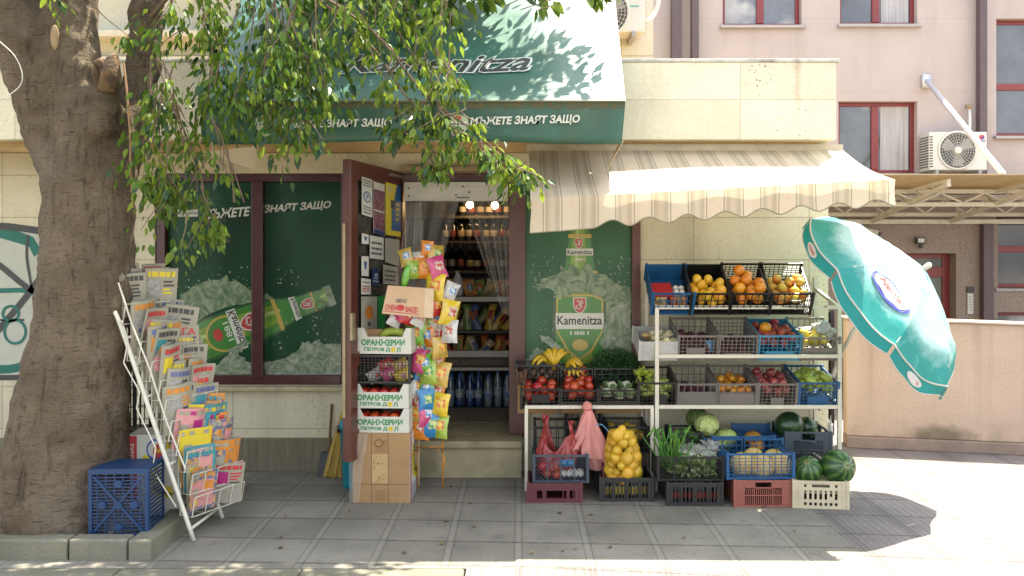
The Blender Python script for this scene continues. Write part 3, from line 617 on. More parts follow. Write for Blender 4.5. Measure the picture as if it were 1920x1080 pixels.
# ---------------------------------------------------------------- tree
t = NT('bark'); sv = t.scalevec(3.2, 3.2, .7)
nz = t.noise(3, 6, None, .65); rid = t.noise(7, 6, sv, .7, .6)
c = t.mix(t.step(nz, .35, .68), (.10, .074, .048), (.185, .142, .098)); c = t.mix(t.step(rid, .53, .66, 0., .6), c, (.022, .015, .010))
c = t.mix(t.math('MULTIPLY', t.step(t.noise(1.6, 4), .54, .68), .6), c, (.16, .135, .105)); c = t.mix(t.math('MULTIPLY', t.step(t.noise(2.3, 5), .60, .72), .5), c, (.036, .034, .014))
w_ = t.noise(22, 4, t.scalevec(.8, .8, 4.5), .55, 1.2); c = t.mix(t.math('MULTIPLY', t.step(w_, .57, .66), .7), c, (.03, .022, .015))
bark = t.fin(c, .9, t.math('ADD', t.math('MULTIPLY', rid, -.8), t.math('ADD', t.noise(40, 6, t.scalevec(1, 1, .5)), t.math('MULTIPLY', w_, -.6))), .03, .75, .2)
wood = mat('torn_wood', (.12, .07, .03), .9, .3, 20, .8, 60, col2=(.05, .03, .015), c2s=14)
tree = T('street_tree', 'big old tree with a thick forked trunk and hanging branches beside the newspapers', 'tree', (-2.75, 5.33, .08))
def tp(px, py, Y): return P(px, py, Y)
b = MB()
def limb(pts, n=22):
    q = [(P(x, y, Y), r) for x, y, Y, r in pts]; pp = smoothpath([a for a, r in q], 4)
    rr = []
    for i in range(len(q) - 1): rr += [q[i][1] + (q[i + 1][1] - q[i][1]) * j / 4 for j in range(4)]
    b.tube(pp, rr + [q[-1][1]], n)
s_ = 5.3 / F
limb([(108, 1035, 5.3, .44), (112, 985, 5.3, .40), (131, 800, 5.3, 104 * s_), (157, 600, 5.3, 85 * s_), (166, 450, 5.3, 80 * s_), (168, 320, 5.3, 80 * s_), (172, 230, 5.3, 74 * s_), (160, 175, 5.3, 55 * s_)])
limb([(125, 340, 5.28, 44 * s_), (82, 215, 5.26, 44 * s_), (42, 90, 5.24, 46 * s_), (5, 0, 5.2, 46 * s_), (-50, -150, 5.1, 44 * s_), (-120, -300, 4.9, .11)])
limb([(118, 700, 5.16, 45 * s_), (128, 500, 5.2, 46 * s_), (118, 360, 5.22, 40 * s_), (105, 250, 5.24, 36 * s_)], 14)
limb([(150, 300, 5.3, 66 * s_), (140, 190, 5.3, 58 * s_), (132, 90, 5.32, 52 * s_), (128, 0, 5.35, 51 * s_), (124, -150, 5.4, 46 * s_), (140, -320, 5.5, .11)])
limb([(222, 330, 5.42, 34 * s_), (250, 230, 5.45, 34 * s_), (268, 120, 5.5, 32 * s_), (275, 20, 5.5, 32 * s_), (300, -120, 5.6, 29 * s_), (380, -300, 5.7, .08)])
limb([(185, 250, 5.14, 36 * s_), (196, 205, 5.12, 27 * s_), (206, 150, 5.1, 19 * s_), (212, 112, 5.1, 13 * s_)], 12)
for x, y, x2, y2, r in ((60, 900, -20, 1040, .16), (190, 900, 250, 1030, .15), (120, 900, 110, 1045, .2)): limb([(x, y, 5.2, r * .6), ((x + x2) / 2, (y + y2) / 2, 5.12, r * .8), (x2, y2, 5.12, r)], 10)
trk = b.build('trunk', bark, tree)
md = trk.modifiers.new('merge', 'REMESH'); md.mode = 'VOXEL'; md.voxel_size = .022; md.use_smooth_shade = True
md = trk.modifiers.new('soft', 'SMOOTH'); md.iterations = 6
tx = bpy.data.textures.new('bark_relief', 'CLOUDS'); tx.noise_scale = .12; tx.noise_depth = 4
md = trk.modifiers.new('relief', 'DISPLACE'); md.texture = tx; md.strength = .055; md.texture_coords = 'LOCAL'
b = MB(); b.tube([P(186, 160, 5.06), P(180, 138, 5.05), P(176, 122, 5.05)], [.02, .03, .012], 8); b.tube([P(200, 172, 5.02), P(206, 140, 5.03), P(212, 112, 5.04), P(216, 104, 5.06)], [.055, .05, .04, .02], 9); b.tube([P(178, 118, 5.07), P(188, 116, 5.04), P(200, 126, 5.04), P(206, 150, 5.03)], [.012, .026, .03, .02], 8); b.build('broken_stub', wood, tree, smooth=True)
b = MB(); b.blob(P(103, 70, 5.145), (.026, .02, .075)); b.build('pruning_scar', mat('scar', (.30, .21, .12), .8, .2, 20), tree, smooth=True)
b = MB(); b.tube([P(x, y, Y) for x, y, Y in ((232, 118, 5.0), (238, 170, 4.98), (244, 250, 4.97), (245, 320, 4.98), (250, 390, 5.0))], .007, 6); b.build('hanging_root', mat('root_brown', (.25, .14, .07), .8), tree)

# foliage: hanging twigs with folded leaves
leafm = [mat('leaf_green', (.085, .16, .016), .45, .3, 3, transl=.45, spec=.35), mat('leaf_lime', (.19, .26, .03), .45, .3, 3, transl=.55, spec=.35), mat('leaf_dark', (.022, .062, .020), .4, .3, 3, transl=.3, spec=.5)]
twigm = mat('twig_bark', (.14, .095, .06), .85, .2)
FO = MB(); TW = MB(); lr = random.Random(21)
def leaf(p, d, L, m):
    d = d.normalized(); up = Vector((lr.gauss(0, .6), lr.gauss(0, .6), 1)); s_ = d.cross(up)
    if s_.length < .1: s_ = Vector((1, 0, 0))
    s_.normalize(); n_ = s_.cross(d); wd = L * lr.uniform(.20, .27); cv = -n_ * L * lr.uniform(.05, .2); fold = n_ * wd * lr.uniform(.1, .5)
    a = p + d * L * .3 + cv * .3; c = p + d * L * .65 + cv * .7
    FO.add([p, a + s_ * wd + fold, a, a - s_ * wd + fold, c + s_ * wd * .75 + fold * .8, c, c - s_ * wd * .75 + fold * .8, p + d * L + cv * 1.3], [(0, 2, 1), (0, 3, 2), (1, 2, 5, 4), (2, 3, 6, 5), (4, 5, 7), (5, 6, 7)], m)
def twig(pts, n, spread=.10, L=(.036, .072), th=.005, lime=.42, dark=.15, sub=True):
    pp = smoothpath(pts, 5); TW.tube(pp, [th * (1 - .75 * i / (len(pp) - 1)) for i in range(len(pp))], 5)
    cl = [lr.random() ** .8 for _ in range(max(2, n // 5))]
    for i in range(int(n * 1.45)):
        t = min(.999, max(0, lr.choice(cl) + lr.gauss(0, .035))) * (len(pp) - 1.01); k = int(t); p = pp[k].lerp(pp[k + 1], t - k); d = (pp[k + 1] - pp[k]).normalized()
        off = Vector((lr.gauss(0, 1), lr.gauss(0, 1), lr.gauss(-.3, .7))).normalized()
        q = p + off * abs(lr.gauss(0, spread)) if sub else p
        q.z -= abs(lr.gauss(0, spread * .5)) if sub else 0
        ld = d * .5 + off * .8 + Vector((0, 0, -.75))
        r = lr.random(); leaf(q, ld, lr.uniform(*L) * lr.choice((.7, .9, 1, 1, 1.15, 1.3)), 1 if r < lime else (2 if r > 1 - dark else 0))
def hang(px, py, Y, ln, n, **k):                       # a spray that hangs from (px, py)
    p = P(px, py, Y); dx, dy = lr.uniform(-.14, .14), lr.uniform(-.1, .1)
    twig([p, p + Vector((dx * .3, dy * .3, -ln * .35)), p + Vector((dx * .8, dy, -ln * .7)), p + Vector((dx * 1.2, dy * 1.3, -ln))], n, **k)
# boughs over the shop front
twig([P(275, 40, 5.45), P(350, -40, 5.2), P(430, -60, 5.0), P(560, -30, 4.95), P(700, 60, 4.95), P(800, 180, 5.0), P(900, 255, 5.05), P(985, 345, 5.1)], 60, th=.016, spread=.06)
twig([P(600, 0, 5.0), P(700, 90, 5.0), P(770, 190, 5.0), P(860, 245, 5.0), P(960, 300, 5.0)], 60, th=.009, spread=.05, lime=.5)
for i in range(46):                                     # dense mass left of the sign
    x = 395 + 230 * lr.random() ** .9; y = lr.uniform(-60, 150); hang(x, y, lr.uniform(4.7, 5.35), lr.uniform(.2, .4), 24, lime=.22, dark=.25)
for i in range(10): hang(lr.uniform(400, 560), lr.uniform(110, 190), lr.uniform(4.8, 5.3), lr.uniform(.15, .28), 18, lime=.3)
for i in range(15): hang(lr.uniform(300, 400), lr.uniform(-40, 60), lr.uniform(4.9, 5.3), lr.uniform(.1, .3), 13, spread=.08)
for i in range(12): hang(lr.uniform(270, 340), lr.uniform(100, 250), lr.uniform(4.8, 5.1), lr.uniform(.15, .42), 17, lime=.3, spread=.08)
for i in range(6): hang(lr.uniform(300, 385), lr.uniform(170, 260), lr.uniform(4.8, 5.1), lr.uniform(.15, .35), 14, lime=.3)
for i in range(7): hang(lr.uniform(275, 330), lr.uniform(290, 350), lr.uniform(4.8, 5.05), lr.uniform(.15, .32), 16, lime=.35, spread=.07)
for i in range(7): hang(lr.uniform(345, 395), lr.uniform(345, 400), lr.uniform(4.8, 5.05), lr.uniform(.15, .27), 15, lime=.35, spread=.07)
for i in range(2): hang(lr.uniform(385, 420), lr.uniform(265, 300), lr.uniform(4.8, 5.0), lr.uniform(.15, .25), 14, lime=.3, spread=.06)
for i in range(6): hang(lr.uniform(535, 590), lr.uniform(170, 240), lr.uniform(4.8, 5.0), .2, 16, lime=.3, spread=.06)
for i in range(24): hang(lr.uniform(620, 850), lr.uniform(-50, 25), lr.uniform(4.8, 5.3), lr.uniform(.08, .3), 12, spread=.07, lime=.4)
for i in range(11): hang(lr.uniform(690, 830), lr.uniform(40, 120), lr.uniform(4.85, 5.2), lr.uniform(.12, .26), 11, spread=.06, lime=.45)
for i in range(10): hang(lr.uniform(800, 870), lr.uniform(90, 190), lr.uniform(4.85, 5.1), lr.uniform(.12, .22), 9, spread=.05, lime=.6)
for i in range(15):                                     # the far end of the long branch
    x = lr.uniform(745, 880); hang(x, lr.uniform(195, 255), lr.uniform(4.9, 5.1), lr.uniform(.06, .15), 13, spread=.05, lime=.35, dark=.3)
for i in range(16): x = lr.uniform(850, 1000); hang(x, 240 + (x - 850) * .55 + lr.uniform(-25, 20), lr.uniform(4.95, 5.1), lr.uniform(.05, .13), 13, spread=.045, lime=.5, dark=.2)
for i in range(5): hang(lr.uniform(770, 830), lr.uniform(270, 310), 5.0, .14, 8, spread=.03, lime=.3)
hang(100, -10, 5.0, .05, 14, spread=.05, lime=.6)
for x, y in ((300, 110), (330, 200), (400, 220), (420, 280), (345, 260)):
    for j in range(3): TW.tube(smoothpath([P(x + lr.uniform(-8, 8), y, 4.95), P(x + lr.uniform(0, 25), y + 40, 4.93), P(x + lr.uniform(15, 40), y + 100, 4.93)], 4), .003, 5)
twig([P(166, 0, 5.2), P(200, 35, 5.15), P(245, 70, 5.15)], 12, spread=.05, th=.006); twig([P(222, 100, 5.2), P(230, 80, 5.2), P(245, 60, 5.2)], 8, spread=.04)
# crown above the picture: sprays that throw their shade on the sign and pavement
for i in range(190):
    x = lr.uniform(-5.2, -.15); y = lr.uniform(4.9, 8.0) if i < 110 else lr.uniform(2.4, 5.2); z = lr.uniform(3.75, 5.6) if i < 110 else lr.uniform(3.5, 5.0); z = max(z, 2.45 + .295 * y + lr.random() * .5); p = Vector((x, y, z))
    twig([p, p + Vector((.15, .0, -.1)), p + Vector((.25, .05, -.3))], 34, spread=.16, L=(.07, .12), lime=.2)
def over(px, py, t_): p = sgp((px - 380) / 792, (190 - py) / 297 * .86); return p + Vector((.26, .30, 1)) * t_
for a in (((850, 110), (960, 100), (1085, 40)), ((900, 175), (1020, 120), (1165, 85)), ((930, 185), (1060, 150), (1168, 138)), ((820, 80), (900, 55), (985, 10)), ((860, 150), (960, 140), (1040, 100)), ((960, 188), (1040, 172), (1140, 165))):
    twig([over(x, y, .62 + .05 * k) for k, (x, y) in enumerate(a)], 15, spread=.028, L=(.07, .105), th=.004)
for i in range(75):
    x = lr.uniform(380, 810); y = lr.uniform(0, 190); p = over(x, y, lr.uniform(.6, 1.5)); twig([p, p + Vector((.12, .02, -.06)), p + Vector((.2, .0, -.2))], 20, spread=.11, L=(.07, .11))
for i in range(75):                                     # leaves whose shade falls on the kerb and the near paving
    g_ = Vector((lr.uniform(-3.4, -.85), lr.uniform(4.3, 5.0), 0)); p = g_ + Vector((.26, .30, 1)) * lr.uniform(4.0, 5.6)
    twig([p, p + Vector((.15, .05, -.05)), p + Vector((.3, .0, -.2))], 24, spread=.13, L=(.08, .13))
for x, y, z, x2, y2, z2 in ((-2.75, 5.3, 4.2, -1.5, 6.0, 5.2), (-2.3, 5.6, 4.2, -1.0, 7.0, 5.0), (-1.5, 6.0, 5.2, .1, 6.1, 4.2), (-2.2, 5.5, 3.9, -.6, 5.4, 4.0)):
    TW.tube(smoothpath([Vector((x, y, z)), Vector(((x + x2) / 2, (y + y2) / 2, (z + z2) / 2 + .2)), Vector((x2, y2, z2))], 5), .035, 8)
FO.build('crown', leafm, tree); TW.build('twigs', twigm, tree)['kind'] = 'stuff'
def RP(p0, n, off=0.0015):               # where the ray through a picture point meets a plane, lifted k layers off it
    p0, n = Vector(p0), Vector(n).normalized(); o = Vector((0, 0, CAMZ))
    def L_(k=0):
        def f(px, py):
            d = P(px, py, 1.0) - o; s_ = (p0 - o).dot(n) / d.dot(n); return o + d * s_ + n * off * k
        return f
    return L_
# ---------------------------------------------------------------- shop door leaf and notices
DA, DB = Vector((-1.13, 5.85, 0)), Vector((-.915, 6.81, 0)); dd = (DB - DA).normalized(); dn = Vector((dd.y, -dd.x, 0)); DL = (DB - DA).length
door = T('shop_door', 'brown framed shop door standing open and covered with notices', 'door', (DB.x, DB.y, .29), (0, 0, math.atan2(-dd.y, -dd.x)))
def dm(u, k, z): return DA + dd * u + dn * k + Vector((0, 0, z))
def dbox(mb, u0, u1, k0, k1, z0, z1, m=0):
    vs = [dm(u, k, z) for z in (z0, z1) for k in (k0, k1) for u in (u0, u1)]
    mb.add(vs, [(0, 1, 3, 2), (4, 6, 7, 5), (0, 4, 5, 1), (2, 3, 7, 6), (0, 2, 6, 4), (1, 5, 7, 3)], m)
b = MB()
for u0, u1 in ((0, .115), (DL - .1, DL)): dbox(b, u0, u1, -.05, .012, .30, 2.33)
for z0, z1 in ((.30, .5), (2.2, 2.33)): dbox(b, .115, DL - .1, -.05, .011, z0, z1)
dbox(b, .115, DL - .1, -.05, .010, .93, 1.03); b.build('frame', brown, door, bev=.005)
b = MB(); dbox(b, .115, DL - .1, -.03, -.01, .5, 2.2); b.build('pane', mat('door_pane', (.05, .045, .035), .12, .4, 5, col2=(.11, .10, .085), c2s=4), door)
b = MB(); dbox(b, -.012, -.001, -.045, -.025, .6, 1.9); dbox(b, -.02, .03, .012, .03, 1.12, 1.3); b.build('latch', mat('brass_dull', (.30, .24, .14), .5, .2, metal=.5), door)
b = MB(); dbox(b, DL - .28, DL - .02, .012, .03, 2.28, 2.30); b.build('door_closer', mat('steel_dull', (.3, .28, .25), .5, metal=.6), door)
LD = RP(DA + dn * .0135, dn, .0012)
def quad(mb, f, q, m): mb.poly([f(*p) for p in q], m)
def qmap(q): return lambda u, v: (q[0][0] * (1 - u) * (1 - v) + q[1][0] * u * (1 - v) + q[2][0] * u * v + q[3][0] * (1 - u) * v, q[0][1] * (1 - u) * (1 - v) + q[1][1] * u * (1 - v) + q[2][1] * u * v + q[3][1] * (1 - u) * v)
paper = mat('notice_paper', (.58, .56, .48), .7, .06); ink = mat('ink', (.06, .06, .07), .6); pblue = mat('poster_blue', (.015, .10, .24), .4); pyel = mat('poster_yellow', (.62, .52, .03), .45, .08); ppur = mat('poster_purple', (.10, .018, .05), .4, .4, 40, col2=(.30, .16, .2), c2s=60); pnavy = mat('poster_navy', (.02, .04, .13), .4); porg = mat('poster_orange', (.55, .2, .03), .5); ptan = mat('poster_grey', (.36, .34, .27), .7, .12, 20); pgrn = mat('poster_green_strip', (.02, .24, .05), .45)
NM = [paper, ink, pblue, pyel, ppur, pnavy, porg, ptan, pgrn, p_red]
def notice(label, q, fn, base=0):
    b = MB(); quad(b, LD(1), q, base); m = qmap(q); f = lambda k: (lambda u, v: LD(1 + k)(*m(u, v)))
    fn(b, f); c = sum((LD(1)(*p) for p in q), Vector()) / 4
    tag(b.build('notice', NM, origin=c), label, 'notice', 'notices taped to the open door')
def rows(b, f, ys, m=1, x0=.12, x1=.88, h=.03):
    for y in ys:
        x = x0
        while x < x1 - .03: w_ = min(rnd.uniform(.06, .2), x1 - x); b.poly([f(1)(x, y + h), f(1)(x + w_, y + h), f(1)(x + w_, y), f(1)(x, y)], m); x += w_ + .035
def n1(b, f):
    rows(b, f, (.05, .12, .19), h=.035); b.poly([f(1)(x, y) for x, y in ell(.5, .5, .36, .15, 24)], 2); b.poly([f(2)(x, y) for x, y in ell(.5, .5, .27, .112, 24)], 0); txt(b, 'P', f(3), (.38, .565), (.66, .565), (.38, .43), 2, .05); rows(b, f, (.75, .82, .9), h=.035)
def n2(b, f):
    quad2 = [(0.03, .14), (.97, .14), (.97, .53), (.03, .53)]; b.poly([f(1)(*p) for p in quad2], 4); b.poly([f(1)(*p) for p in [(.03, .56), (.97, .56), (.97, .9), (.03, .9)]], 4); b.poly([f(1)(*p) for p in [(.03, .905), (.97, .905), (.97, 1), (.03, 1)]], 5)
def n3(b, f):
    b.poly([f(1)(*p) for p in [(.75, 0), (1, 0), (1, .9), (.38, .9), (.42, .55)]], 2); b.poly([f(2)(*p) for p in [(.34, .32), (.6, .32), (.6, .48), (.34, .48)]], 1); b.poly([f(3)(*p) for p in [(.38, .5), (.58, .5), (.58, .65), (.38, .65)]], 2)
    for i, s_ in enumerate(('ЕТО', 'НЕ', 'ЩО', 'ДА')): txt(b, s_, f(3), (.64, .42 + i * .095), (.88, .42 + i * .095), (.64, .355 + i * .095), 3, .06)
    rows(b, f, (.06, .11, .16), 0, .08, .5, .02)
def n4(b, f): rows(b, f, (.25, .5, .72), h=.1)
def n5(b, f): rows(b, f, (.2, .3, .6, .7), 7, h=.04)
def n6(b, f): b.poly([f(1)(*p) for p in [(.35, .25), (.75, .3), (.6, .7), (.4, .6)]], 2)
def n7(b, f): b.poly([f(1)(*p) for p in ell(.5, .45, .25, .2, 14)], 6); b.poly([f(1)(*p) for p in [(.4, .72), (.6, .72), (.6, .84), (.4, .84)]], 1)
def n8(b, f): txt(b, 'Л', f(1), (.3, .65), (.7, .65), (.3, .3), 0, .05); rows(b, f, (.75,), 0, h=.06)
def n9(b, f): rows(b, f, (.45, .6, .75), 9, h=.08); rows(b, f, (.2,), 1, h=.08)
notice('white notice with a round blue emblem, at the top of the door', [(678, 331), (698, 337), (698, 408), (678, 402)], n1)
notice('purple poster of drink glasses above a navy strip on the door', [(700, 340), (721, 346), (721, 444), (700, 437)], n2)
notice('yellow and blue poster taped on the open door', [(722.5, 341), (751, 349), (751, 444), (722.5, 440)], n3, 3)
notice('white typed notice below the purple poster', [(693, 441), (719, 446), (719, 487), (693, 484)], n4)
notice('grey faded notice sheet below the yellow poster', [(721.5, 446), (749, 450), (748, 500), (721.5, 491)], n5, 7)
notice('grey sheet lowest of the faded sheets, behind the snack bags', [(718, 496), (746, 501), (746, 534), (718, 532)], n4, 7)
notice('small white sticker with a black mark on the door', [(678, 437), (691, 440), (691, 458), (678, 457)], n6)
notice('narrow white sticker with a dark stroke on the door', [(677.5, 480), (691, 481), (691, 518), (677.5, 517)], n6)
notice('dark blue sticker with a white letter on the door', [(697, 503), (711, 505), (711, 535), (697, 533)], n8, 5)
notice('white sticker with red text low on the door pane', [(677, 521), (695, 524), (695, 552), (677, 552)], n9)
notice('large beige sheet with an orange dot low on the door', [(677, 556), (707, 556), (707, 622), (677, 622)], n7, 7)
notice('tall green strip beside the beige sheet on the door', [(708, 556), (722, 553), (722, 622), (708, 622)], lambda b, f: None, 8)

# ---------------------------------------------------------------- roller box, plastic curtain, room goods
b = MB(); x0, x1 = P(758, 0, 6.74).x, P(952, 0, 6.74).x
b.box(x0, x1, 6.74, 6.9, 2.105, 2.25); b.box(x0 - .003, x1 + .003, 6.735, 6.74, 2.105, 2.12); b.box(x0 - .002, x1 + .002, 6.736, 6.74, 2.20, 2.21)
rb = tag(b.build('roller_box', mat('offwhite_plastic', (.52, .50, .43), .45, .15, 8), origin=(x0, 6.74, 2.1), bev=.004), 'off white roller shutter box across the top of the doorway', 'shutter box')
b = MB()
for x, z in ((766, 2.14), (766, 2.20), (868, 2.215), (880, 2.17), (855, 2.15)): xx = P(x, 0, 6.73).x; b.lathe([(.008, 0), (.008, .004)], 8, Matrix.Translation((xx, 6.7345, z)) @ Matrix.Rotation(R(90), 4, 'X'))
xx = P(868, 0, 6.73).x; b.box(xx - .05, xx + .05, 6.728, 6.734, 2.125, 2.132); b.build('fixing', mat('dark_steel', (.08, .08, .08), .4, metal=.6), rb)
clear = mat('clear_plastic', (.60, .57, .50), .18, .1, 8, alpha=.15, bump=.25, bscale=14, spec=.8, stretch=(6, 1, .8))
def sheet(mb, tl, tr_, bl, br, Y, n=26, wav=.02, m=0, wr=1):
    tl, tr_, bl, br = [P(*p, Y) for p in (tl, tr_, bl, br)]
    def f(u, v):
        p = tl.lerp(tr_, u).lerp(bl.lerp(br, u), v); return p + Vector((0, wav * math.sin(u * 19 + v * 2) + wav * .6 * noise.noise(Vector((u * 5, v * 6, Y + tl.x))), 0))
    mb.grid(f, n, 18, m)
b = MB(); sheet(b, (757, 376), (862, 376), (762, 545), (812, 548), 6.78); tag(b.build('strip_curtain', clear, smooth=True, origin=P(800, 376, 6.78)), 'clear plastic curtain sheet gathered at the left of the doorway', 'curtain', 'plastic curtain sheets')
b = MB(); sheet(b, (866, 376), (954, 376), (942, 590), (956, 590), 6.78, wav=.028); tag(b.build('strip_curtain', clear, smooth=True, origin=P(910, 376, 6.78)), 'clear plastic curtain sheet swept against the right door jamb', 'curtain', 'plastic curtain sheets')
sh_m = mat('shelf_dark', (.055, .045, .035), .6, .2); sh_l = mat('shelf_rail', (.40, .37, .30), .4, .1)
cab = T('display_shelf', 'dark display shelving just inside the doorway with pale price rails', 'shelf', (-.3, 8.1, .29))
b = MB(); b.box(-1.2, .35, 7.82, 8.3, .291, .32); b.box(-1.2, .35, 8.3, 8.33, .32, 1.32); b.box(-1.24, -1.201, 7.82, 8.33, .291, 1.36); b.box(.351, .39, 7.82, 8.33, .291, 1.36)
for z in (.70, .985, 1.29): b.box(-1.2, .35, 7.84, 8.3, z, z + .02)
b.build('carcass', sh_m, cab)
b = MB(); b.box(-1.2, .35, 7.80, 7.838, 1.27, 1.31); b.box(-1.2, .35, 7.80, 7.838, .775, .83); b.box(-1.2, .35, 7.80, 7.838, .655, .68); b.build('price_rail', sh_l, cab)
b = MB(); b.box(-1.2, .35, 7.81, 7.837, .69, .77); Lx = RP((0, 7.809, 0), (0, -1, 0))
txt(b, 'ХЛЯБ  ЗАКУСКИ  НАПИТКИ', Lx(1), (838, 684), (945, 684), (838, 675), 1, .03); b.build('sign_band', [sh_m, mat('brown_letter', (.20, .12, .06))], cab)
rack = T('wine_rack', 'tall dark back wall rack of wine bottles inside the shop', 'rack', (-.3, 8.75, .3))
b = MB(); b.box(-1.4, 1.0, 8.98, 9.0, .30, 2.3)
for z in (1.50, 1.80, 2.05): b.box(-1.4, 1.0, 8.7, 8.979, z, z + .025)
for x in (-1.42, 1.001): b.box(x, x + .02, 8.7, 9.0, .3, 2.3)
b.build('frame', sh_m, rack)
bot_d = mat('wine_glass', (.012, .012, .010), .08, .3, spec=.8); lab = [mat('label_cream', (.30, .24, .14), .6, .15, rv=.3), mat('label_white', (.33, .30, .24), .6, .1), mat('label_red', (.18, .04, .025), .6, .1)]
foil = mat('foil', (.25, .12, .04), .4, .2, metal=.3)
def bottle_mesh(kind):
    mb = MB()
    if kind == 'wine': mb.lathe([(.036, 0, 0), (.038, .01, 0), (.038, .05, 1), (.0385, .051, 1), (.0385, .12, 1), (.038, .121, 0), (.038, .17, 0), (.03, .195, 0), (.015, .22, 0), (.014, .24, 2), (.0145, .29, 2), (.0145, .295, 2)], 12)
    else: mb.lathe([(.03, 0, 0), (.036, .012, 0), (.036, .07, 0), (.034, .08, 1), (.0365, .085, 1), (.0365, .15, 1), (.036, .155, 0), (.037, .2, 0), (.028, .235, 0), (.014, .26, 0), (.0135, .268, 2), (.015, .27, 2), (.015, .288, 2)], 12)
    return mb
for k in range(26):
    x = -.75 + .085 * (k % 13) + rnd.uniform(-.01, .01); z = (1.525, 1.825)[k // 13]
    if x > .25: continue
    o = bottle_mesh('wine').build('wine_bottle', [bot_d, lab[k % 3], foil], smooth=True, origin=(0, 0, 0)); o.location = (x, 8.78 + rnd.uniform(0, .04), z); o.scale = (1, 1, rnd.uniform(.85, .97))
    tag(o, 'dark wine bottle standing on the %s shelf of the back rack' % ('lower', 'upper')[k // 13], 'bottle', 'wine bottles on the %s rack shelf' % ('lower', 'upper')[k // 13])
for k in range(7):
    o = bottle_mesh('wine').build('wine_bottle', [bot_d, lab[(k + 1) % 3], foil], smooth=True, origin=(0, 0, 0)); o.location = (-.56 + k * .09, 8.78, 2.075); o.scale = (1, 1, .75); tag(o, 'dark bottle on the topmost rack shelf near the bulbs', 'bottle', 'bottles on the topmost rack shelf')
o = MB(); o.lathe([(.05, 0), (.052, .02), (.052, .13), (.03, .18), (.018, .2), (.018, .23)], 14); o = o.build('white_jug', mat('white_plastic', (.5, .5, .5), .4), smooth=True, origin=(0, 0, 0)); o.location = P(858, 543, 7.95) ; o.location.z = 1.312; tag(o, 'white plastic jug standing among the snacks on the inner shelf', 'jug')
wat = [mat('water_clear', (.16, .19, .22), .1, .3, 8, spec=.9, coat=.5), mat('water_blue', (.02, .05, .16), .1, .3, 8, spec=.9, coat=.5)]
wl = [mat('water_label', (.10, .22, .42), .4, .2, 30, col2=(.5, .5, .5), c2s=25), mat('water_label_pale', (.4, .42, .42), .4, .2, 30, col2=(.05, .2, .2), c2s=25)]
for k in range(24):
    x = -.78 + .085 * (k % 12) + rnd.uniform(-.012, .012); o = bottle_mesh('water').build('water_bottle', [wat[rnd.random() < .35], wl[k % 2], mat('blue_cap', (.03, .12, .4))], smooth=True, origin=(0, 0, 0))
    o.location = (x, 7.88 + .11 * (k // 12), .321); o.scale = (1, 1, rnd.uniform(.95, 1.15)); tag(o, 'clear water bottle standing on the %s row of the bottom shelf' % ('front', 'rear')[k // 12], 'bottle', 'water bottles in the %s row' % ('front', 'rear')[k // 12])
pk_cols = [(.38, .09, .02), (.45, .28, .04), (.30, .03, .03), (.22, .13, .05), (.40, .18, .05), (.12, .2, .05), (.38, .3, .18), (.07, .1, .2)]
pkm = [mat('pack_%s' % n_, c_, .3, .35, 30, col2=tuple(min(1, x * 1.8 + .05) for x in c_), c2s=22, c2t=.6) for n_, c_ in zip('rust gold red tan orange green cream navy'.split(), pk_cols)]
def pack_mesh(w_, h_, d_, wrink=.25, n=6):
    mb = MB(); sd_ = rnd.random() * 50
    for s_ in (-1, 1):
        def f(u, v):
            e = (max(0, 1 - abs(2 * u - 1) ** 3)) * (max(0, 1 - abs(2 * v - 1) ** 2.5)); q = 1 + wrink * noise.noise(Vector((u * 4, v * 4, sd_ + s_)))
            pinch = 1 - .10 * abs(math.sin(v * math.pi)); return Vector((w_ * (u - .5) * pinch + .004 * noise.noise(Vector((v * 9, sd_, 0))), s_ * d_ / 2 * e * q, h_ * v + .006 * noise.noise(Vector((u * 7, sd_, 3)))))
        mb.grid(f, n, n + 2, lambda u, v: 1 if (.2 < u < .75 and .3 < v < .72) else 0) if s_ < 0 else mb.grid(lambda u, v: f(1 - u, v), n, n + 2, 0)
    return mb
for k in range(58):                                                     # rolls, wafers and packs on the two lit shelves
    up = k < 14; x = -.72 + (k % 17) * .065 + rnd.uniform(-.02, .02)
    if up: o = pack_mesh(.12, .15, .06).build('snack_pack', [pkm[k % 8], pkm[(k + 3) % 8]], smooth=True, origin=(0, 0, 0)); o.location = (-.72 + k * .075, 7.93 + rnd.uniform(0, .1), 1.312); o.rotation_euler = (R(rnd.uniform(-15, 5)), R(rnd.uniform(-20, 20)), 0); tag(o, 'bright snack packet standing above the top price rail', 'snack packet', 'snack packets above the top rail')
    else: o = pack_mesh(.06, .2, .045).build('wafer_pack', [pkm[k % 8], pkm[(k + 1) % 8]], smooth=True, origin=(0, 0, 0)); o.location = (x + .05, 7.9 + rnd.uniform(0, .06), 1.007 if k % 2 else .85); o.rotation_euler = (R(-20), R(rnd.uniform(-45, 45)), R(rnd.uniform(-20, 20))); o.location.z = 1.006 if k % 2 else .722; o.scale = (1.25,) * 3; tag(o, 'wafer packet leaning on the %s shelf of wafers' % ('upper' if k % 2 else 'lower'), 'wafer packet', 'wafer packets on the %s shelf' % ('upper' if k % 2 else 'lower'))
for k in range(22):
    o = pack_mesh(.035, .22, .03).build('biscuit_pack', [pkm[(3, 6, 3, 1)[k % 4]], pkm[(6, 3)[k % 2]]], smooth=True, origin=(0, 0, 0)); o.location = (-.02 + .016 * k, 7.87 + .01 * (k % 5), .745 + .006 * (k % 7)); o.rotation_euler = (R(-30), R(50 + rnd.uniform(-8, 8)), R(rnd.uniform(-10, 10))); tag(o, 'slim biscuit packet in the slanting heap above the lower rail', 'biscuit packet', 'biscuit packets in the slanting heap')
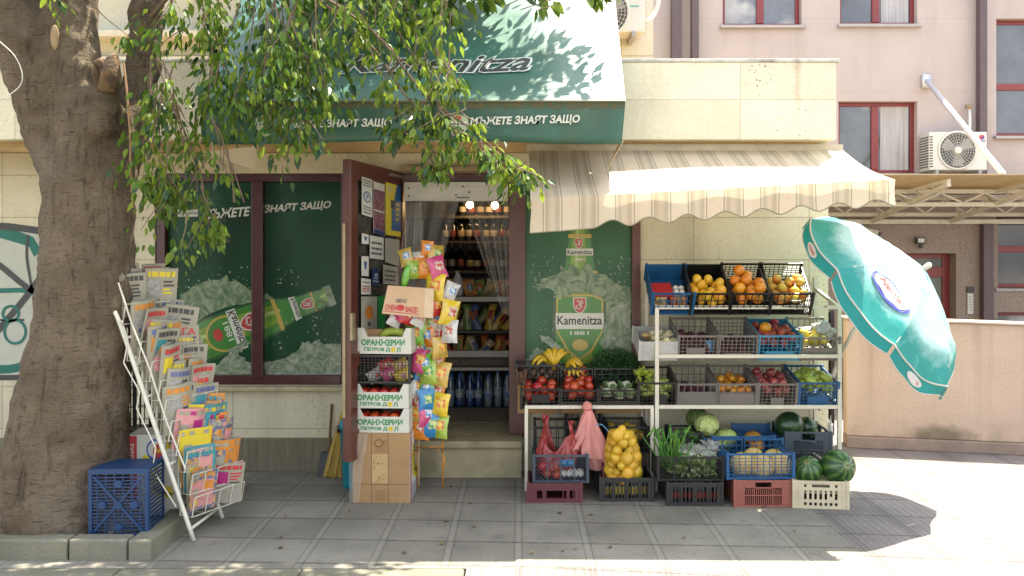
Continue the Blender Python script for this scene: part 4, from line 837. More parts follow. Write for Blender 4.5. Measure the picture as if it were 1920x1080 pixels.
for px, py in ((881, 384), (928, 385)):
    c = P(px, py, 8.55); l_ = T('ceiling_bulb', ('warm glowing bulb nearer the door middle' if px < 900 else 'warm glowing bulb nearer the right jamb'), 'lamp', (c.x, c.y, c.z))
    b = MB(); b.blob(c, .035, 12, 8); b.build('bulb', mat('bulb_glow', (1, .62, .25), .5, 0, emit=20), l_, smooth=True); b = MB(); b.tube([c + Vector((0, 0, .036)), (c.x, c.y, 2.45)], .006, 6); b.build('cord', ink, l_)

# ---------------------------------------------------------------- cartons by the door
cardb = mat('cardboard', (.33, .195, .085), .8, .12, 6, .1, 80); cardl = mat('cardboard_strip', (.45, .30, .13), .8, .12, 10); cardw = mat('white_card', (.56, .54, .46), .7, .07, 6); tgrn = mat('tray_green', (.03, .22, .07), .6, .08); tyel = mat('tray_yellow', (.6, .42, .02), .6); hole = mat('dark_hole', (.02, .015, .01), .9); bred = mat('box_red', (.42, .03, .035), .6, .1); byel = mat('banana_print', (.62, .50, .015), .55, .12, 14); bblue = mat('box_blue', (.05, .09, .35), .6)
TR_M = [cardw, tgrn, tyel, hole, cardb]
tom = mat('tomato_skin', (.42, .035, .015), .25, .15, 5, rv=.2, rh=.012, coat=.3)
def place(local, Mx): return Mx @ Vector(local)
def tray(label, px0, px1, py0, py1, Y, yaw=0, fill=True):
    a_, c_ = P(px0, py1, Y), P(px1, py0, Y); w_, h_ = c_.x - a_.x, c_.z - a_.z; d_ = .46
    t = T('carton_tray', label, 'tray', ((a_.x + c_.x) / 2, Y, a_.z), (0, 0, R(yaw)), 'white cartons stacked by the door'); tk = .006
    fp = [(-w_ / 2, 0), (w_ / 2, 0), (w_ / 2, h_), (w_ * .41, h_), (w_ * .34, h_ * .66), (-w_ * .30, h_ * .66), (-w_ * .37, h_), (-w_ / 2, h_)]
    for nm, y in (('front_panel', 0), ('back_panel', d_)):
        b = MB(); b.prism([(x, y, z) for x, z in fp], (0, tk, 0), 0)
        if y == 0:
            f = lambda u, v: Vector((u * w_, -.0012, v * h_)); txt(b, 'ОРАНЖЕРИИ', f, (-.42, .32), (.39, .30), (-.42, .58), 1, .07); txt(b, 'ПЕТРОВ Д', f, (-.36, .08), (.12, .07), (-.36, .26), 1, .06); txt(b, 'Л', f, (.235, .07), (.31, .07), (.235, .25), 1, .06); b.poly([f(x, y) for x, y in ell(.175, .165, .045, .105, 14)], 2)
        b.build(nm, TR_M, t, local=True)
    for s_ in (-1, 1):
        b = MB(); x0 = s_ * w_ / 2 - (tk if s_ > 0 else 0) + s_ * .002; b.box(x0, x0 + tk, tk, d_, 0, h_ * .98, 0)
        xs = x0 + (tk + .001 if s_ > 0 else -.001)
        for y0, y1, z0, z1 in ((.19, .27, .55, .72), (.05, .062, .05, .12), (.12, .15, .04, .1), (.36, .39, .04, .1), (.02, .026, .3, .85)): b.poly([(xs, y0, z0 * h_), (xs, y1, z0 * h_), (xs, y1, z1 * h_), (xs, y0, z1 * h_)][::s_], 3)
        b.build('side_panel', TR_M, t, local=True)
    b = MB(); b.box(-w_ / 2 + tk, w_ / 2 - tk, tk, d_, 0, .008, 4); b.build('base', TR_M, t, local=True)
    return t, w_, h_
def carton_front(px0, px1, py0, py1, Y): a_, c_ = P(px0, py1, Y), P(px1, py0, Y); return a_.x, c_.x, a_.z, c_.z
t_, w_, h_ = tray('white printed carton tray of tomatoes, lowest of the trays', 661, 767, 766, 811.5, 5.98, -2)
TM = MB(); TM.blob((0, 0, 0), (.034, .034, .029), 14, 9, fn=lambda d: 1 - .16 * max(0, d.z - .75) * 4 * .25 + .03 * math.cos(5 * math.atan2(d.y, d.x)) * (1 - abs(d.z))); tmesh = TM.mesh('tomato', [tom], True)
def obj(name, me, loc, label, cat, group, rot=None, sc=1):
    o = bpy.data.objects.new(name, me); COL.objects.link(o); o.location = loc; o.rotation_euler = rot or (rnd.uniform(-.6, .6), rnd.uniform(-.6, .6), rnd.uniform(0, 6.28)); o.scale = (sc,) * 3; return tag(o, label, cat, group)
for k in range(8): p = wm(t_) @ Vector((-.125 + .07 * (k % 4), .045 + .075 * (k // 4), h_ * .66 - .012)); obj('tomato', tmesh, p, 'red tomato in the lowest white tray of the stack', 'tomato', 'tomatoes in the lowest white tray', sc=1.1)
t_, w_, h_ = tray('white printed carton tray of tomatoes, under the black crate', 660, 766, 720, 765.5, 5.98, -2)
for k in range(8): p = wm(t_) @ Vector((-.125 + .07 * (k % 4), .045 + .075 * (k // 4), h_ * .66 - .01)); obj('tomato', tmesh, p, 'red tomato in the white tray under the black crate', 'tomato', 'tomatoes in the tray under the black crate', sc=1.1)
t_, w_, h_ = tray('white printed carton tray on top of the black crate', 668, 771, 615, 663.5, 5.98, -4)
p = wm(t_) @ Vector((.05, .1, h_ * .5)); b = MB(); b.tube(smoothpath([p + Vector((-.09, 0, .0)), p + Vector((-.05, -.01, .05)), p + Vector((.03, -.01, .055)), p + Vector((.1, 0, .02))], 4), [.012] + [.03] * 11 + [.012], 10); tag(b.build('squash', mat('lime_veg', (.30, .36, .04), .45, .2), smooth=True, origin=p), 'yellow green curved vegetable lying in the top white tray', 'vegetable')
p = wm(t_) @ Vector((-.1, .09, .03)); b = MB(); b.box(-.07, .07, 0, .05, 0, .13, 0, Matrix.Translation(p)); b.box(-.065, -.03, -.002, .0, .05, .12, 1, Matrix.Translation(p)); tag(b.build('small_carton', [cardb, cardl], origin=p, bev=.003), 'small brown carton standing in the top white tray', 'carton')
# tall brown carton
x0, x1, z0, z1 = carton_front(661, 768, 812.5, 942, 5.96); bx = T('banana_carton', 'tall brown carton on end with banana print on its white side', 'carton', ((x0 + x1) / 2, 5.96, 0), (0, 0, R(-1.5)))
w_, h_, d_ = x1 - x0, z1, .47; b = MB(); b.box(-w_ / 2, w_ / 2, 0, d_, 0, h_, 0); 
b.box(-w_ * .5, w_ * .5, -.003, 0, h_ * .265, h_ * .27, 3); cm = b.build('body', [cardb, cardl, hole, mat('card_fold', (.17, .09, .035), .9), mat('card_print', (.22, .10, .035), .8)], bx, local=True, bev=.004)
b = MB(); b.box(-w_ * .16, w_ * .12, -.002, -.0001, h_ * .28, h_ * .70, 1)
for i in range(26): x, z = rnd.uniform(-.14, .1) * w_, rnd.uniform(.3, .68) * h_; b.poly([(x + a * .6, -.0028, z + c) for a, c in ell(0, 0, .004, .004, 7)], 2)
for x in (-.165, .125): b.box(w_ * x - .001, w_ * x + .001, -.0025, 0, 0, h_, 3)
f = lambda u, v: Vector((u * w_, -.003, v * h_)); ring2(b, f, ell(-.04, .86, .07, .05, 16), .02, 4); ring2(b, f, ell(.07, .86, .035, .028, 12), .012, 4)
for y in (.74, .77, .80, .05, .08, .11, .14, .17): b.box(-w_ * .1, w_ * .08, -.003, -.002, h_ * y, h_ * (y + .006), 4)
b.build('front_strip', [cardb, cardl, hole, mat('card_fold', 0), mat('card_print', 0)], bx, local=True)
b = MB(); xs = w_ / 2; q = lambda u, v: Vector((xs + .0045, u * d_, v * h_)); q2 = lambda u, v: q(u, v) + Vector((.0012, 0, 0)); q3 = lambda u, v: q(u, v) + Vector((.0024, 0, 0))
b.box(xs + .0005, xs + .004, .005, d_, .005, h_ - .005, 0); b.poly([q(.01, .01), q(.16, .01), q(.16, .99), q(.01, .99)], 1)
for x in (.04, .075, .11): b.poly([q2(x, .02), q2(x + .012, .02), q2(x + .012, .98), q2(x, .98)], 0)
def bananas_art(b, qa, qb, m, ml, sx=1):
    for i in range(5):
        o = .08 * i; pts = smoothpath([(.35 + o * .3, .78), (.28 + o * .5, .6 - o * .2), (.32 + o * .8, .4 - o * .3), (.5 + o * .7, .28 - o * .2 + .1)], 5)
        ring2(b, qa if i % 2 else qb, pts, .16 - .015 * i, m, False); ring2(b, lambda u, v: qb(u, v) + Vector((.0008, -.0003, 0)), [(p.x + .07, p.y) for p in pts], .012, ml, False)
bananas_art(b, q, q2, 2, 3); ring2(b, q2, ell(.62, .85, .17, .09, 18), .02, 4); txt(b, 'Dole', lambda u, v: q3(u, v), (.5, .83), (.75, .83), (.5, .88), 1, .04)
for i in range(3): txt(b, 'BANANAS', q2, (.3 + i * .2, .03), (.3 + i * .2, .22), (.18 + i * .2, .03), 4, .04)
b.build('side_print', [cardw, bred, byel, ink, bblue], bx, local=True)
# limp plastic film on the carton
b = MB(); b.grid(lambda u, v: Vector((-w_ / 2 - .02 + .13 * u * (1 - .5 * v) , -.012 - .012 * math.sin(u * 9 + v * 4) ** 2, h_ * (1 - v * .98))), 14, 14)
flm = b.build('plastic_film', mat('thin_film', (.6, .57, .5), .15, .1, alpha=.22, bump=.3, bscale=20, spec=.8), smooth=True); flm.location = bx.location; tag(flm, 'thin clear plastic film draped over the front of the tall carton', 'plastic film')

# ---------------------------------------------------------------- snack stand
SM = dict(orange=(.62, .20, .015), yellow=(.66, .46, .02), green=(.12, .36, .02), red=(.52, .03, .03), blue=(.03, .2, .42), pink=(.5, .05, .16), silver=(.52, .5, .46), gold=(.5, .33, .06), lime=(.3, .42, .05))
snm = {k: mat('foil_' + k, c_, .25, .2, 20, spec=.7, coat=.3, bump=.15, bscale=30) for k, c_ in SM.items()}
sn2 = {k: mat('foil_print_' + k, c_, .3, .3, 40, col2=c2_, c2s=34, c2t=.5, c2w=.04) for k, c_, c2_ in (('warm', (.62, .12, .02), (.66, .5, .08)), ('cool', (.05, .25, .1), (.55, .55, .2)), ('pale', (.58, .55, .42), (.45, .06, .05)), ('sky', (.05, .2, .5), (.6, .6, .55)))}
wire = mat('orange_wire', (.50, .20, .02), .4)
stx, sty = P(806, 0, 6.2).x, 6.2
st = T('snack_stand', 'orange wire stand hung with bright snack bags beside the doorway', 'stand', (stx, sty, 0.02))
b = MB()
for dx in (-.09, .09): b.tube([(stx + dx, sty + .03, .30), (stx + dx, sty + .03, 1.75)], .005, 6)
for z in [.32 + .125 * i for i in range(12)]:
    b.tube([(stx - .1, sty + .03, z), (stx + .1, sty + .03, z)], .004, 6)
    for dx in (-.06, .06): b.tube([(stx + dx, sty + .03, z), (stx + dx, sty - .09, z - .015), (stx + dx + .01, sty - .1, z + .015)], .003, 5)
for dx in (-.09, .09): b.tube([(stx + dx, sty + .03, .3), (stx + dx * 1.2, sty - .16, .31), (stx + dx * 1.4, sty - .18, .24)], .005, 6)
for dx in (-.09, .09): b.tube([(stx + dx, sty + .03, .36), (stx + dx, sty + .04, .02)], .006, 6)
b.build('wire_frame', wire, st, smooth=True)
keys = list(SM); k2 = list(sn2); PKS = {}
desc = {'warm': 'red and yellow', 'cool': 'green and cream', 'pale': 'cream and red', 'sky': 'blue and white'}
sb_cnt = {}
def snack(px, py, Y, c_, d_, sc=1, rz=0, lab_=None):
    if (c_, d_) not in PKS: PKS[c_, d_] = pack_mesh(.135, .165, .06).mesh('snack_bag', [snm[c_], sn2[d_]], True)
    sc *= 1.08; p = P(px, py, Y); row = ('topmost', 'upper', 'middle', 'lower', 'bottom')[min(4, int((py - 440) / 82))]
    obj('snack_bag', PKS[c_, d_], p, lab_ or '%s snack bag with %s print on the %s hooks of the stand' % (c_, desc[d_], row), 'snack bag', 'snack bags on the wire stand', (R(rnd.uniform(-14, 4)), R(rz * .7 + rnd.uniform(-9, 9)), R(rnd.uniform(-30, 45))), sc)
i = 0
for row in range(10):
    y = 600 + row * 25
    for x in ((786, 806, 822) if row % 2 else (780, 799, 816)):
        snack(x + rnd.uniform(-4, 4), y + rnd.uniform(-5, 5), 6.14 + rnd.uniform(-.03, .06), (['green', 'orange', 'blue', 'lime', 'gold', 'silver', 'green', 'orange', 'red', 'blue', 'yellow', 'gold', 'pink'])[i % 13], k2[(i * 3 + row) % 4], rnd.uniform(.8, 1.0)); i += 1
for x, y, c_, d_, sc, rz in ((795, 505, 'orange', 'warm', .9, 12), (812, 545, 'yellow', 'warm', 1.05, 4), (826, 505, 'pink', 'pale', .9, -25), (815, 480, 'gold', 'cool', .85, 15), (800, 462, 'orange', 'sky', .6, 8), (783, 497, 'silver', 'warm', .9, -8), (838, 545, 'silver', 'sky', .75, 20), (775, 505, 'lime', 'cool', .7, 5), (838, 592, 'yellow', 'pale', 1.0, 18), (820, 575, 'red', 'warm', .9, -6), (842, 625, 'silver', 'pale', .9, 10), (765, 480, 'gold', 'sky', .7, -20)):
    snack(x, y + 18, 6.05 + rnd.uniform(0, .08), c_, d_, sc, rz)
b = MB(); b.blob((0, 0, .07), (.028, .022, .085), 12, 8, fn=lambda d: 1 + .08 * noise.noise(d * 4)); o = b.build('snack_tube', snm['green'], smooth=True, origin=(0, 0, 0)); o.location = P(757, 537, 6.0); o.rotation_euler = (0, R(12), 0); tag(o, 'bright green slim snack bag standing behind the brown card', 'snack bag')
for x, y, c_ in ((735, 612, 'silver'), (760, 608, 'red'), (780, 612, 'silver'), (742, 600, 'pink')): snack(x, y, 6.02, c_, 'pale', .75, 30, '%s packet lying under the brown card on the trays' % c_)
# clear hanging bag and the brown card
b = MB(); sheet(b, (768, 380), (790, 380), (735, 540), (800, 545), 6.2, 16, .03); tag(b.build('clear_bag', clear, smooth=True, origin=P(780, 380, 6.2)), 'clear plastic bag hanging above the snack stand', 'bag')
LB = RP((P(765, 565, 5.94)), (.12, -1, .12)); b = MB(); q = [LB(0)(*p) for p in ((727, 535), (814, 541), (812, 597), (716, 588))]
b.prism(q, Vector((0, .012, 0)), 0); b.poly([LB(1)(*p) for p in ((797, 541), (813, 542), (811, 596), (795, 594))], 1)
txt(b, 'СВЕЖО', LB(1), (741, 567), (762, 568), (742, 560), 2, .05); txt(b, 'OVEN', LB(1), (721, 581), (742, 583), (723, 570), 3, .05); txt(b, 'BAKED', LB(1), (760, 585), (783, 587), (761, 574), 3, .05); b.poly([LB(1)(*p) for p in ell(751, 577, 8, 6, 12)], 3); ring2(b, LB(1), [(719, 583), (748, 586), (785, 590)], 1.2, 3, False)
tag(b.build('cardboard_sheet', [mat('pale_card', (.52, .34, .20), .75, .08), mat('pale_card_edge', (.58, .44, .28), .75), p_blk, bred], origin=q[3]), 'pale brown printed card leaning in front of the snack bags', 'card')
# broom, dustpan, teal bin
bm = T('broom', 'straw broom standing on its bristles against the shop wall', 'broom', tuple(P(625, 893, 6.62)))
a_ = P(625, 893, 6.62); b = MB(); L_ = .33
b.grid(lambda u, v: Vector((a_.x + .035 + (u - .5) * (.17 * (1 - v) ** .8 + .03) - .0 * v + .05 * v, 6.62 + .05 * v + .02 * math.sin(u * 40) * (1 - v), .01 + .5 * v + .01 * math.sin(u * 60) * (1 - v))), 34, 8)
b.build('bristles', mat('straw_bristle', (.46, .31, .07), .85, .35, 6, .8, 60, stretch=(14, 1, .4)), bm, solid=.03)
b = MB(); b.tube([(a_.x + .085, 6.67, .50), (a_.x + .105, 6.76, .55)], [.022, .018], 8); b.build('handle_stub', mat('broom_wood', (.35, .22, .09), .7), bm)
b = MB(); p = P(615, 860, 6.7); b.tube([(p.x, 6.72, .12), (p.x + .01, 6.79, .53)], .011, 8, 1); b.prism([(p.x - .07, 6.64, .0), (p.x + .05, 6.64, .0), (p.x + .04, 6.72, .17), (p.x - .06, 6.72, .17)], (0, .03, 0), 0); tag(b.build('dustpan', [mat('black_plastic', (.02, .02, .022), .4), mat('dark_wood', (.14, .07, .03), .7)], origin=(p.x, 6.7, 0)), 'black dustpan with a wooden handle behind the broom', 'dustpan')
b = MB(); p = P(652, 905, 6.35); b.lathe([(.10, 0), (.105, .01), (.125, .42), (.135, .425), (.135, .46), (.12, .475), (.08, .53), (.05, .54)], 20, Matrix.Translation((p.x + .06, 6.4, 0))); b.box(p.x - .075, p.x - .02, 6.33, 6.4, .40, .45, 1); tag(b.build('dustbin', [mat('teal_plastic', (.01, .20, .26), .4, .12), mat('black_plastic', 0)], smooth=True, origin=(p.x + .06, 6.4, 0)), 'teal plastic bin tucked behind the open door', 'bin')
# ---------------------------------------------------------------- fruit shelves
shelf = T('fruit_shelf', 'white steel stepped shelf holding the fruit crates under the striped awning', 'shelf', (1.6, 6.5, 0))
steel = mat('cream_steel', (.60, .55, .44), .45, .12, 8, col2=(.34, .20, .10), c2s=11, c2t=.70, c2w=.03)
SYF = 6.25
xa, xb, xl = P(1232, 0, SYF).x, P(1575, 0, SYF).x, P(987, 0, SYF).x
z1_, z2_, z3_ = P(0, 576, SYF).z, P(0, 668, SYF).z, P(0, 763, SYF).z
def bar(nm, *a): MB().box(*a).build(nm, steel, shelf, bev=.002)
for x in (xa, xb): bar('post', x - .014, x + .014, SYF, SYF + .028, 0, z1_ + .012); bar('post', x - .014, x + .014, 6.76, 6.79, 0, z1_ + .2)
for x in (xl, xa - .035): bar('leg', x - .012, x + .012, SYF, SYF + .025, 0, z3_ + .01); bar('leg', x - .012, x + .012, 6.76, 6.79, 0, z3_ + .05)
for z in (z1_, z2_, z3_): bar('rail', xa + .0145, xb - .0145, SYF - .002, SYF + .026, z - .014, z + .012); bar('rail', xa + .0145, xb - .0145, 6.77, 6.785, z + .1, z + .125)
bar('rail', xl + .0125, xa - .048, SYF - .002, SYF + .026, z3_ - .014, z3_ + .010); bar('rail', xl + .0125, xa - .048, 6.77, 6.785, z3_ + .05, z3_ + .07)
def br(*a): MB().beam(*a).build('bracket', steel, shelf)
for z in (z1_, z2_, z3_):
    for x in (xa, xb): br((x, SYF + .03, z), (x, 6.76, z + .11), .022, .022)
    for x in (xa + .33, xa + .66, xa + 1.0): br((x, SYF + .03, z - .012), (x, 6.76, z + .10), .016, .016)
for x in (xl, xa - .035, (xl + xa) / 2): br((x, SYF + .03, z3_ - .012), (x, 6.76, z3_ + .05), .018, .018)
b = MB(); b.tube([P(1598, 622, 6.3), P(1576, 668, 6.42), P(1536, 768, 6.72)], .014, 8); b.build('brace', steel, shelf, smooth=True)

# ---------------------------------------------------------------- crates
CR = {k: mat('crate_' + k, c_, .45, .18, 7, bump=.1, bscale=40, rv=.08) for k, c_ in dict(black=(.008, .0078, .007), charcoal=(.020, .019, .017), grey=(.15, .132, .115), blue=(.008, .075, .19), sky=(.035, .21, .34), navy=(.008, .05, .17), slate=(.045, .06, .075), terracotta=(.27, .085, .06), maroon=(.11, .025, .03), beige=(.52, .45, .30), white=(.42, .41, .38)).items()}
def panel(style, w_, h_, t, m=0, notch=0, lab=None, cells=None):     # bars of one crate side, in (u, v), thickness t
    o = []
    def bar(u0, u1, v0, v1, tt=t): o.append((u0, u1, v0, v1, tt))
    e = .012
    if style == 'grid' or style == 'wide':
        nx, nz = cells or ((9, 6) if style == 'grid' else (6, 3)); bw = .0035 if style == 'grid' else .005
        bar(0, w_, h_ - .014, h_); bar(0, w_, 0, .014)
        for i in range(1, nx): u = w_ * i / nx; bar(u - bw / 2, u + bw / 2, .014, h_ - .014, t - .002)
        for j in range(1, nz): v = .014 + (h_ - .028) * j / nz; bar(0, w_, v - bw / 2, v + bw / 2, t - .003)
        if lab: bar(w_ * lab[0], w_ * lab[1], h_ * lab[2], h_ * lab[3], t - .001)
    elif style == 'solid':
        bar(0, w_, 0, h_ * .8, t - .002); bar(0, w_, h_ * .8 + .001, h_)
        for i in range(5): u = w_ * (i + .5) / 5; bar(u - .004, u + .004, .01, h_ * .8 - .004, t + .002)
    elif style == 'slots':
        bar(0, w_, h_ - .012, h_ + .001, t + .006); bar(0, w_, 0, .014, t + .004); bar(0, w_ * .17, .015, h_ - .013, t - .001); bar(w_ * .83, w_, .015, h_ - .013, t - .001)
        bar(w_ * .171, w_ * .36, h_ * .72, h_ - .013, t - .002); bar(w_ * .64, w_ * .829, h_ * .72, h_ - .013, t - .002); bar(w_ * .361, w_ * .639, h_ * .70, h_ * .745, t - .002); bar(w_ * .171, w_ * .829, h_ * .42, h_ * .46, t)
        n = 20
        for i in range(n): u = w_ * (.175 + .65 * i / (n - 1)); bar(u - .0025, u + .0025, .0145, h_ * .70, t - .003)
        for i in (.17, .34, .66, .83): bar(w_ * i - .003, w_ * i + .003, .015, h_ - .013, t + .003)
    elif style == 'vslots':
        bar(0, w_, h_ - .014, h_, t + .006); bar(0, w_, 0, .022, t + .004); bar(0, .035, .023, h_ - .015); bar(w_ - .035, w_, .023, h_ - .015); bar(.036, w_ - .036, h_ * .80, h_ - .0145, t - .002)
        for i in range(1, 4): u = w_ * i / 4; bar(u - .006, u + .006, .023, h_ * .8, t + .002)
        n = 12
        for i in range(n): u = .04 + (w_ - .08) * (i + .5) / n; bar(u - .0045, u + .0045, .0225, h_ * .8, t - .003)
    elif style == 'holes':
        nx, nz = 21, 9; cw, ch = w_ / nx, h_ / nz
        for j in range(nz):
            u0 = None
            for i in range(nx + 1):
                op = i < nx and ((j == 7 and 7 <= i <= 13) or (j == 7 and i in (4, 16)) or (j in (1, 3, 4, 5) and i % 1 == 0 and ((i in (4, 6)) or i in (8, 10, 12) or i in (14, 16)) and not (j == 3 and i in (14,))))
                if i < nx and not op and u0 is None: u0 = i * cw
                if (op or i == nx) and u0 is not None: bar(u0, i * cw if i < nx else w_, j * ch, (j + 1) * ch, t - .001); u0 = None
        bar(0, w_, h_ - .01, h_ + .002, t + .008); bar(0, w_, -.0, .01, t + .005)
        for i in (.1, .9): bar(w_ * i - .004, w_ * i + .004, .011, h_ - .011, t + .004)
    elif style == 'flat':
        bar(0, w_, 0, h_ * .22); bar(0, w_, h_ * .62, h_); bar(0, w_ * .17, h_ * .22, h_ * .62, t - .001); bar(w_ * .27, w_ * .34, h_ * .22, h_ * .62, t - .001); bar(w_ * .72, w_ * .78, h_ * .22, h_ * .62, t - .001); bar(w_ * .88, w_, h_ * .22, h_ * .62, t - .001)
        for i in (.15, .34, .66, .85): bar(w_ * i - .003, w_ * i + .003, .0, h_ - .002, t + .004)
    elif style == 'diag':
        bar(0, w_, h_ - .014, h_); bar(0, w_, 0, .014)
        for i in range(1, 4): u = w_ * i / 4; bar(u - .004, u + .004, .014, h_ - .014, t - .001)
    return o
def crate(name, label, px0, px1, ptop, pbot, Y, d_, col, style='grid', tilt=0, yaw=0, side=None, back=None, hb=None, lab=None, cells=None, base_at=.006, hs=None, group='crates on the fruit stand'):
    a_, c_ = P(px0, pbot, Y), P(px1, ptop, Y); w_ = c_.x - a_.x; h_ = (c_.z - a_.z) / math.cos(R(tilt)); hb = hb or h_; hs = hs or min(h_, hb)
    t = T(name, label, 'crate', ((a_.x + c_.x) / 2, Y, a_.z), (R(tilt), 0, R(yaw)), group); m = CR[col]; th = .008
    def put(nm, style_, ln, hh, f, lb=None, cl=None):
        b = MB()
        for u0, u1, v0, v1, tt in panel(style_, ln, hh, th, 0, 0, lb, cl):
            q = [f(u, v, k) for k in (-tt / 2, tt / 2) for v in (v0, v1) for u in (u0, u1)]
            b.add(q, [(0, 2, 3, 1), (4, 5, 7, 6), (0, 1, 5, 4), (2, 6, 7, 3), (0, 4, 6, 2), (1, 3, 7, 5)])
        if style_ == 'diag':
            n = int(ln / .027)
            for i in range(-int(hh / .027) - 1, n + 1):
                for s_ in (1, -1):
                    u0, v0, u1, v1 = i * .027, .012, i * .027 + hh - .024, hh - .012
                    if u0 < 0: v0 += -u0; u0 = 0
                    if u1 > ln: v1 -= u1 - ln; u1 = ln
                    if u1 - u0 < .004: continue
                    if s_ < 0: u0, u1 = ln - u0, ln - u1
                    nv = Vector((.0008, .0008 * -1 * s_)); qs = []
                    for k in (-.0015 * s_, .0015 + .0015 * (1 - s_)):
                        qs += [f(u0 + nv.x, v0 + nv.y, k), f(u0 - nv.x, v0 - nv.y, k), f(u1 - nv.x, v1 - nv.y, k), f(u1 + nv.x, v1 + nv.y, k)]
                    b.add(qs, [(0, 1, 2, 3), (4, 7, 6, 5), (0, 3, 7, 4), (1, 5, 6, 2)])
        b.build(nm, m, t, local=True)
    put('front_panel', style, w_, h_, lambda u, v, k: Vector((u - w_ / 2, k + .004, v)), lab, cells)
    put('back_panel', back or style, w_, hb, lambda u, v, k: Vector((u - w_ / 2, d_ - .004 + k, v)))
    for s_ in (-1, 1): put('side_panel', side or style, d_ - .02, hs, lambda u, v, k: Vector((s_ * (w_ / 2 - .004) + k, u + .01, v)))
    for sx in (-1, 1):
        for y, hh in ((.004, h_), (d_ - .004, hb)): MB().box(sx * w_ / 2 - .010, sx * w_ / 2 + .010, y - .009, y + .009, -.001, hh + .006).build('corner_post', m, t, local=True, bev=.002)
    b = MB(); b.box(-w_ / 2 + .009, w_ / 2 - .009, .009, d_ - .009, base_at, base_at + .005); b.build('base', m, t, local=True)
    return dict(o=t, w=w_, h=h_, d=d_, M=wm(t), z=base_at + .005, hb=hb)
def heap(cr, n, rad, seed, zmax=None, x0=0, x1=1, y0=0, y1=1, lift=0):           # rest n balls in a crate, each in the lowest free hollow
    r = random.Random(seed); pts = []; w_, d_ = cr['w'], cr['d']; zz = cr['z'] + lift
    lo, hi = -w_ / 2 + rad + .012 + (w_ - 2 * rad - .024) * x0, -w_ / 2 + rad + .012 + (w_ - 2 * rad - .024) * x1
    ylo, yhi = rad + .014 + (d_ - 2 * rad - .028) * y0, rad + .014 + (d_ - 2 * rad - .028) * y1
    for i in range(n):
        best = None
        for k in range(90):
            x, y = r.uniform(lo, hi), r.uniform(ylo, yhi); z = zz + rad
            for q in pts:
                dd_ = (q.x - x) ** 2 + (q.y - y) ** 2
                if dd_ < 3.7 * rad * rad: z = max(z, q.z + math.sqrt(3.8 * rad * rad - dd_))
            if best is None or z < best.z: best = Vector((x, y, z))
        pts.append(best)
    return [cr['M'] @ p for p in pts]
skin = lambda k, c_, c2, **a: mat('skin_' + k, c_, a.pop('rough', .35), .15, a.pop('scale', 18), rv=.12, rh=a.pop('rh', .012), col2=c2, c2s=a.pop('c2s', 22), c2t=a.pop('c2t', .55), c2w=a.pop('c2w', .15), coat=a.pop('coat', .15), bump=a.pop('bump', .06), bscale=a.pop('bscale', 160))
stalk = mat('fruit_stalk', (.09, .06, .02), .8)
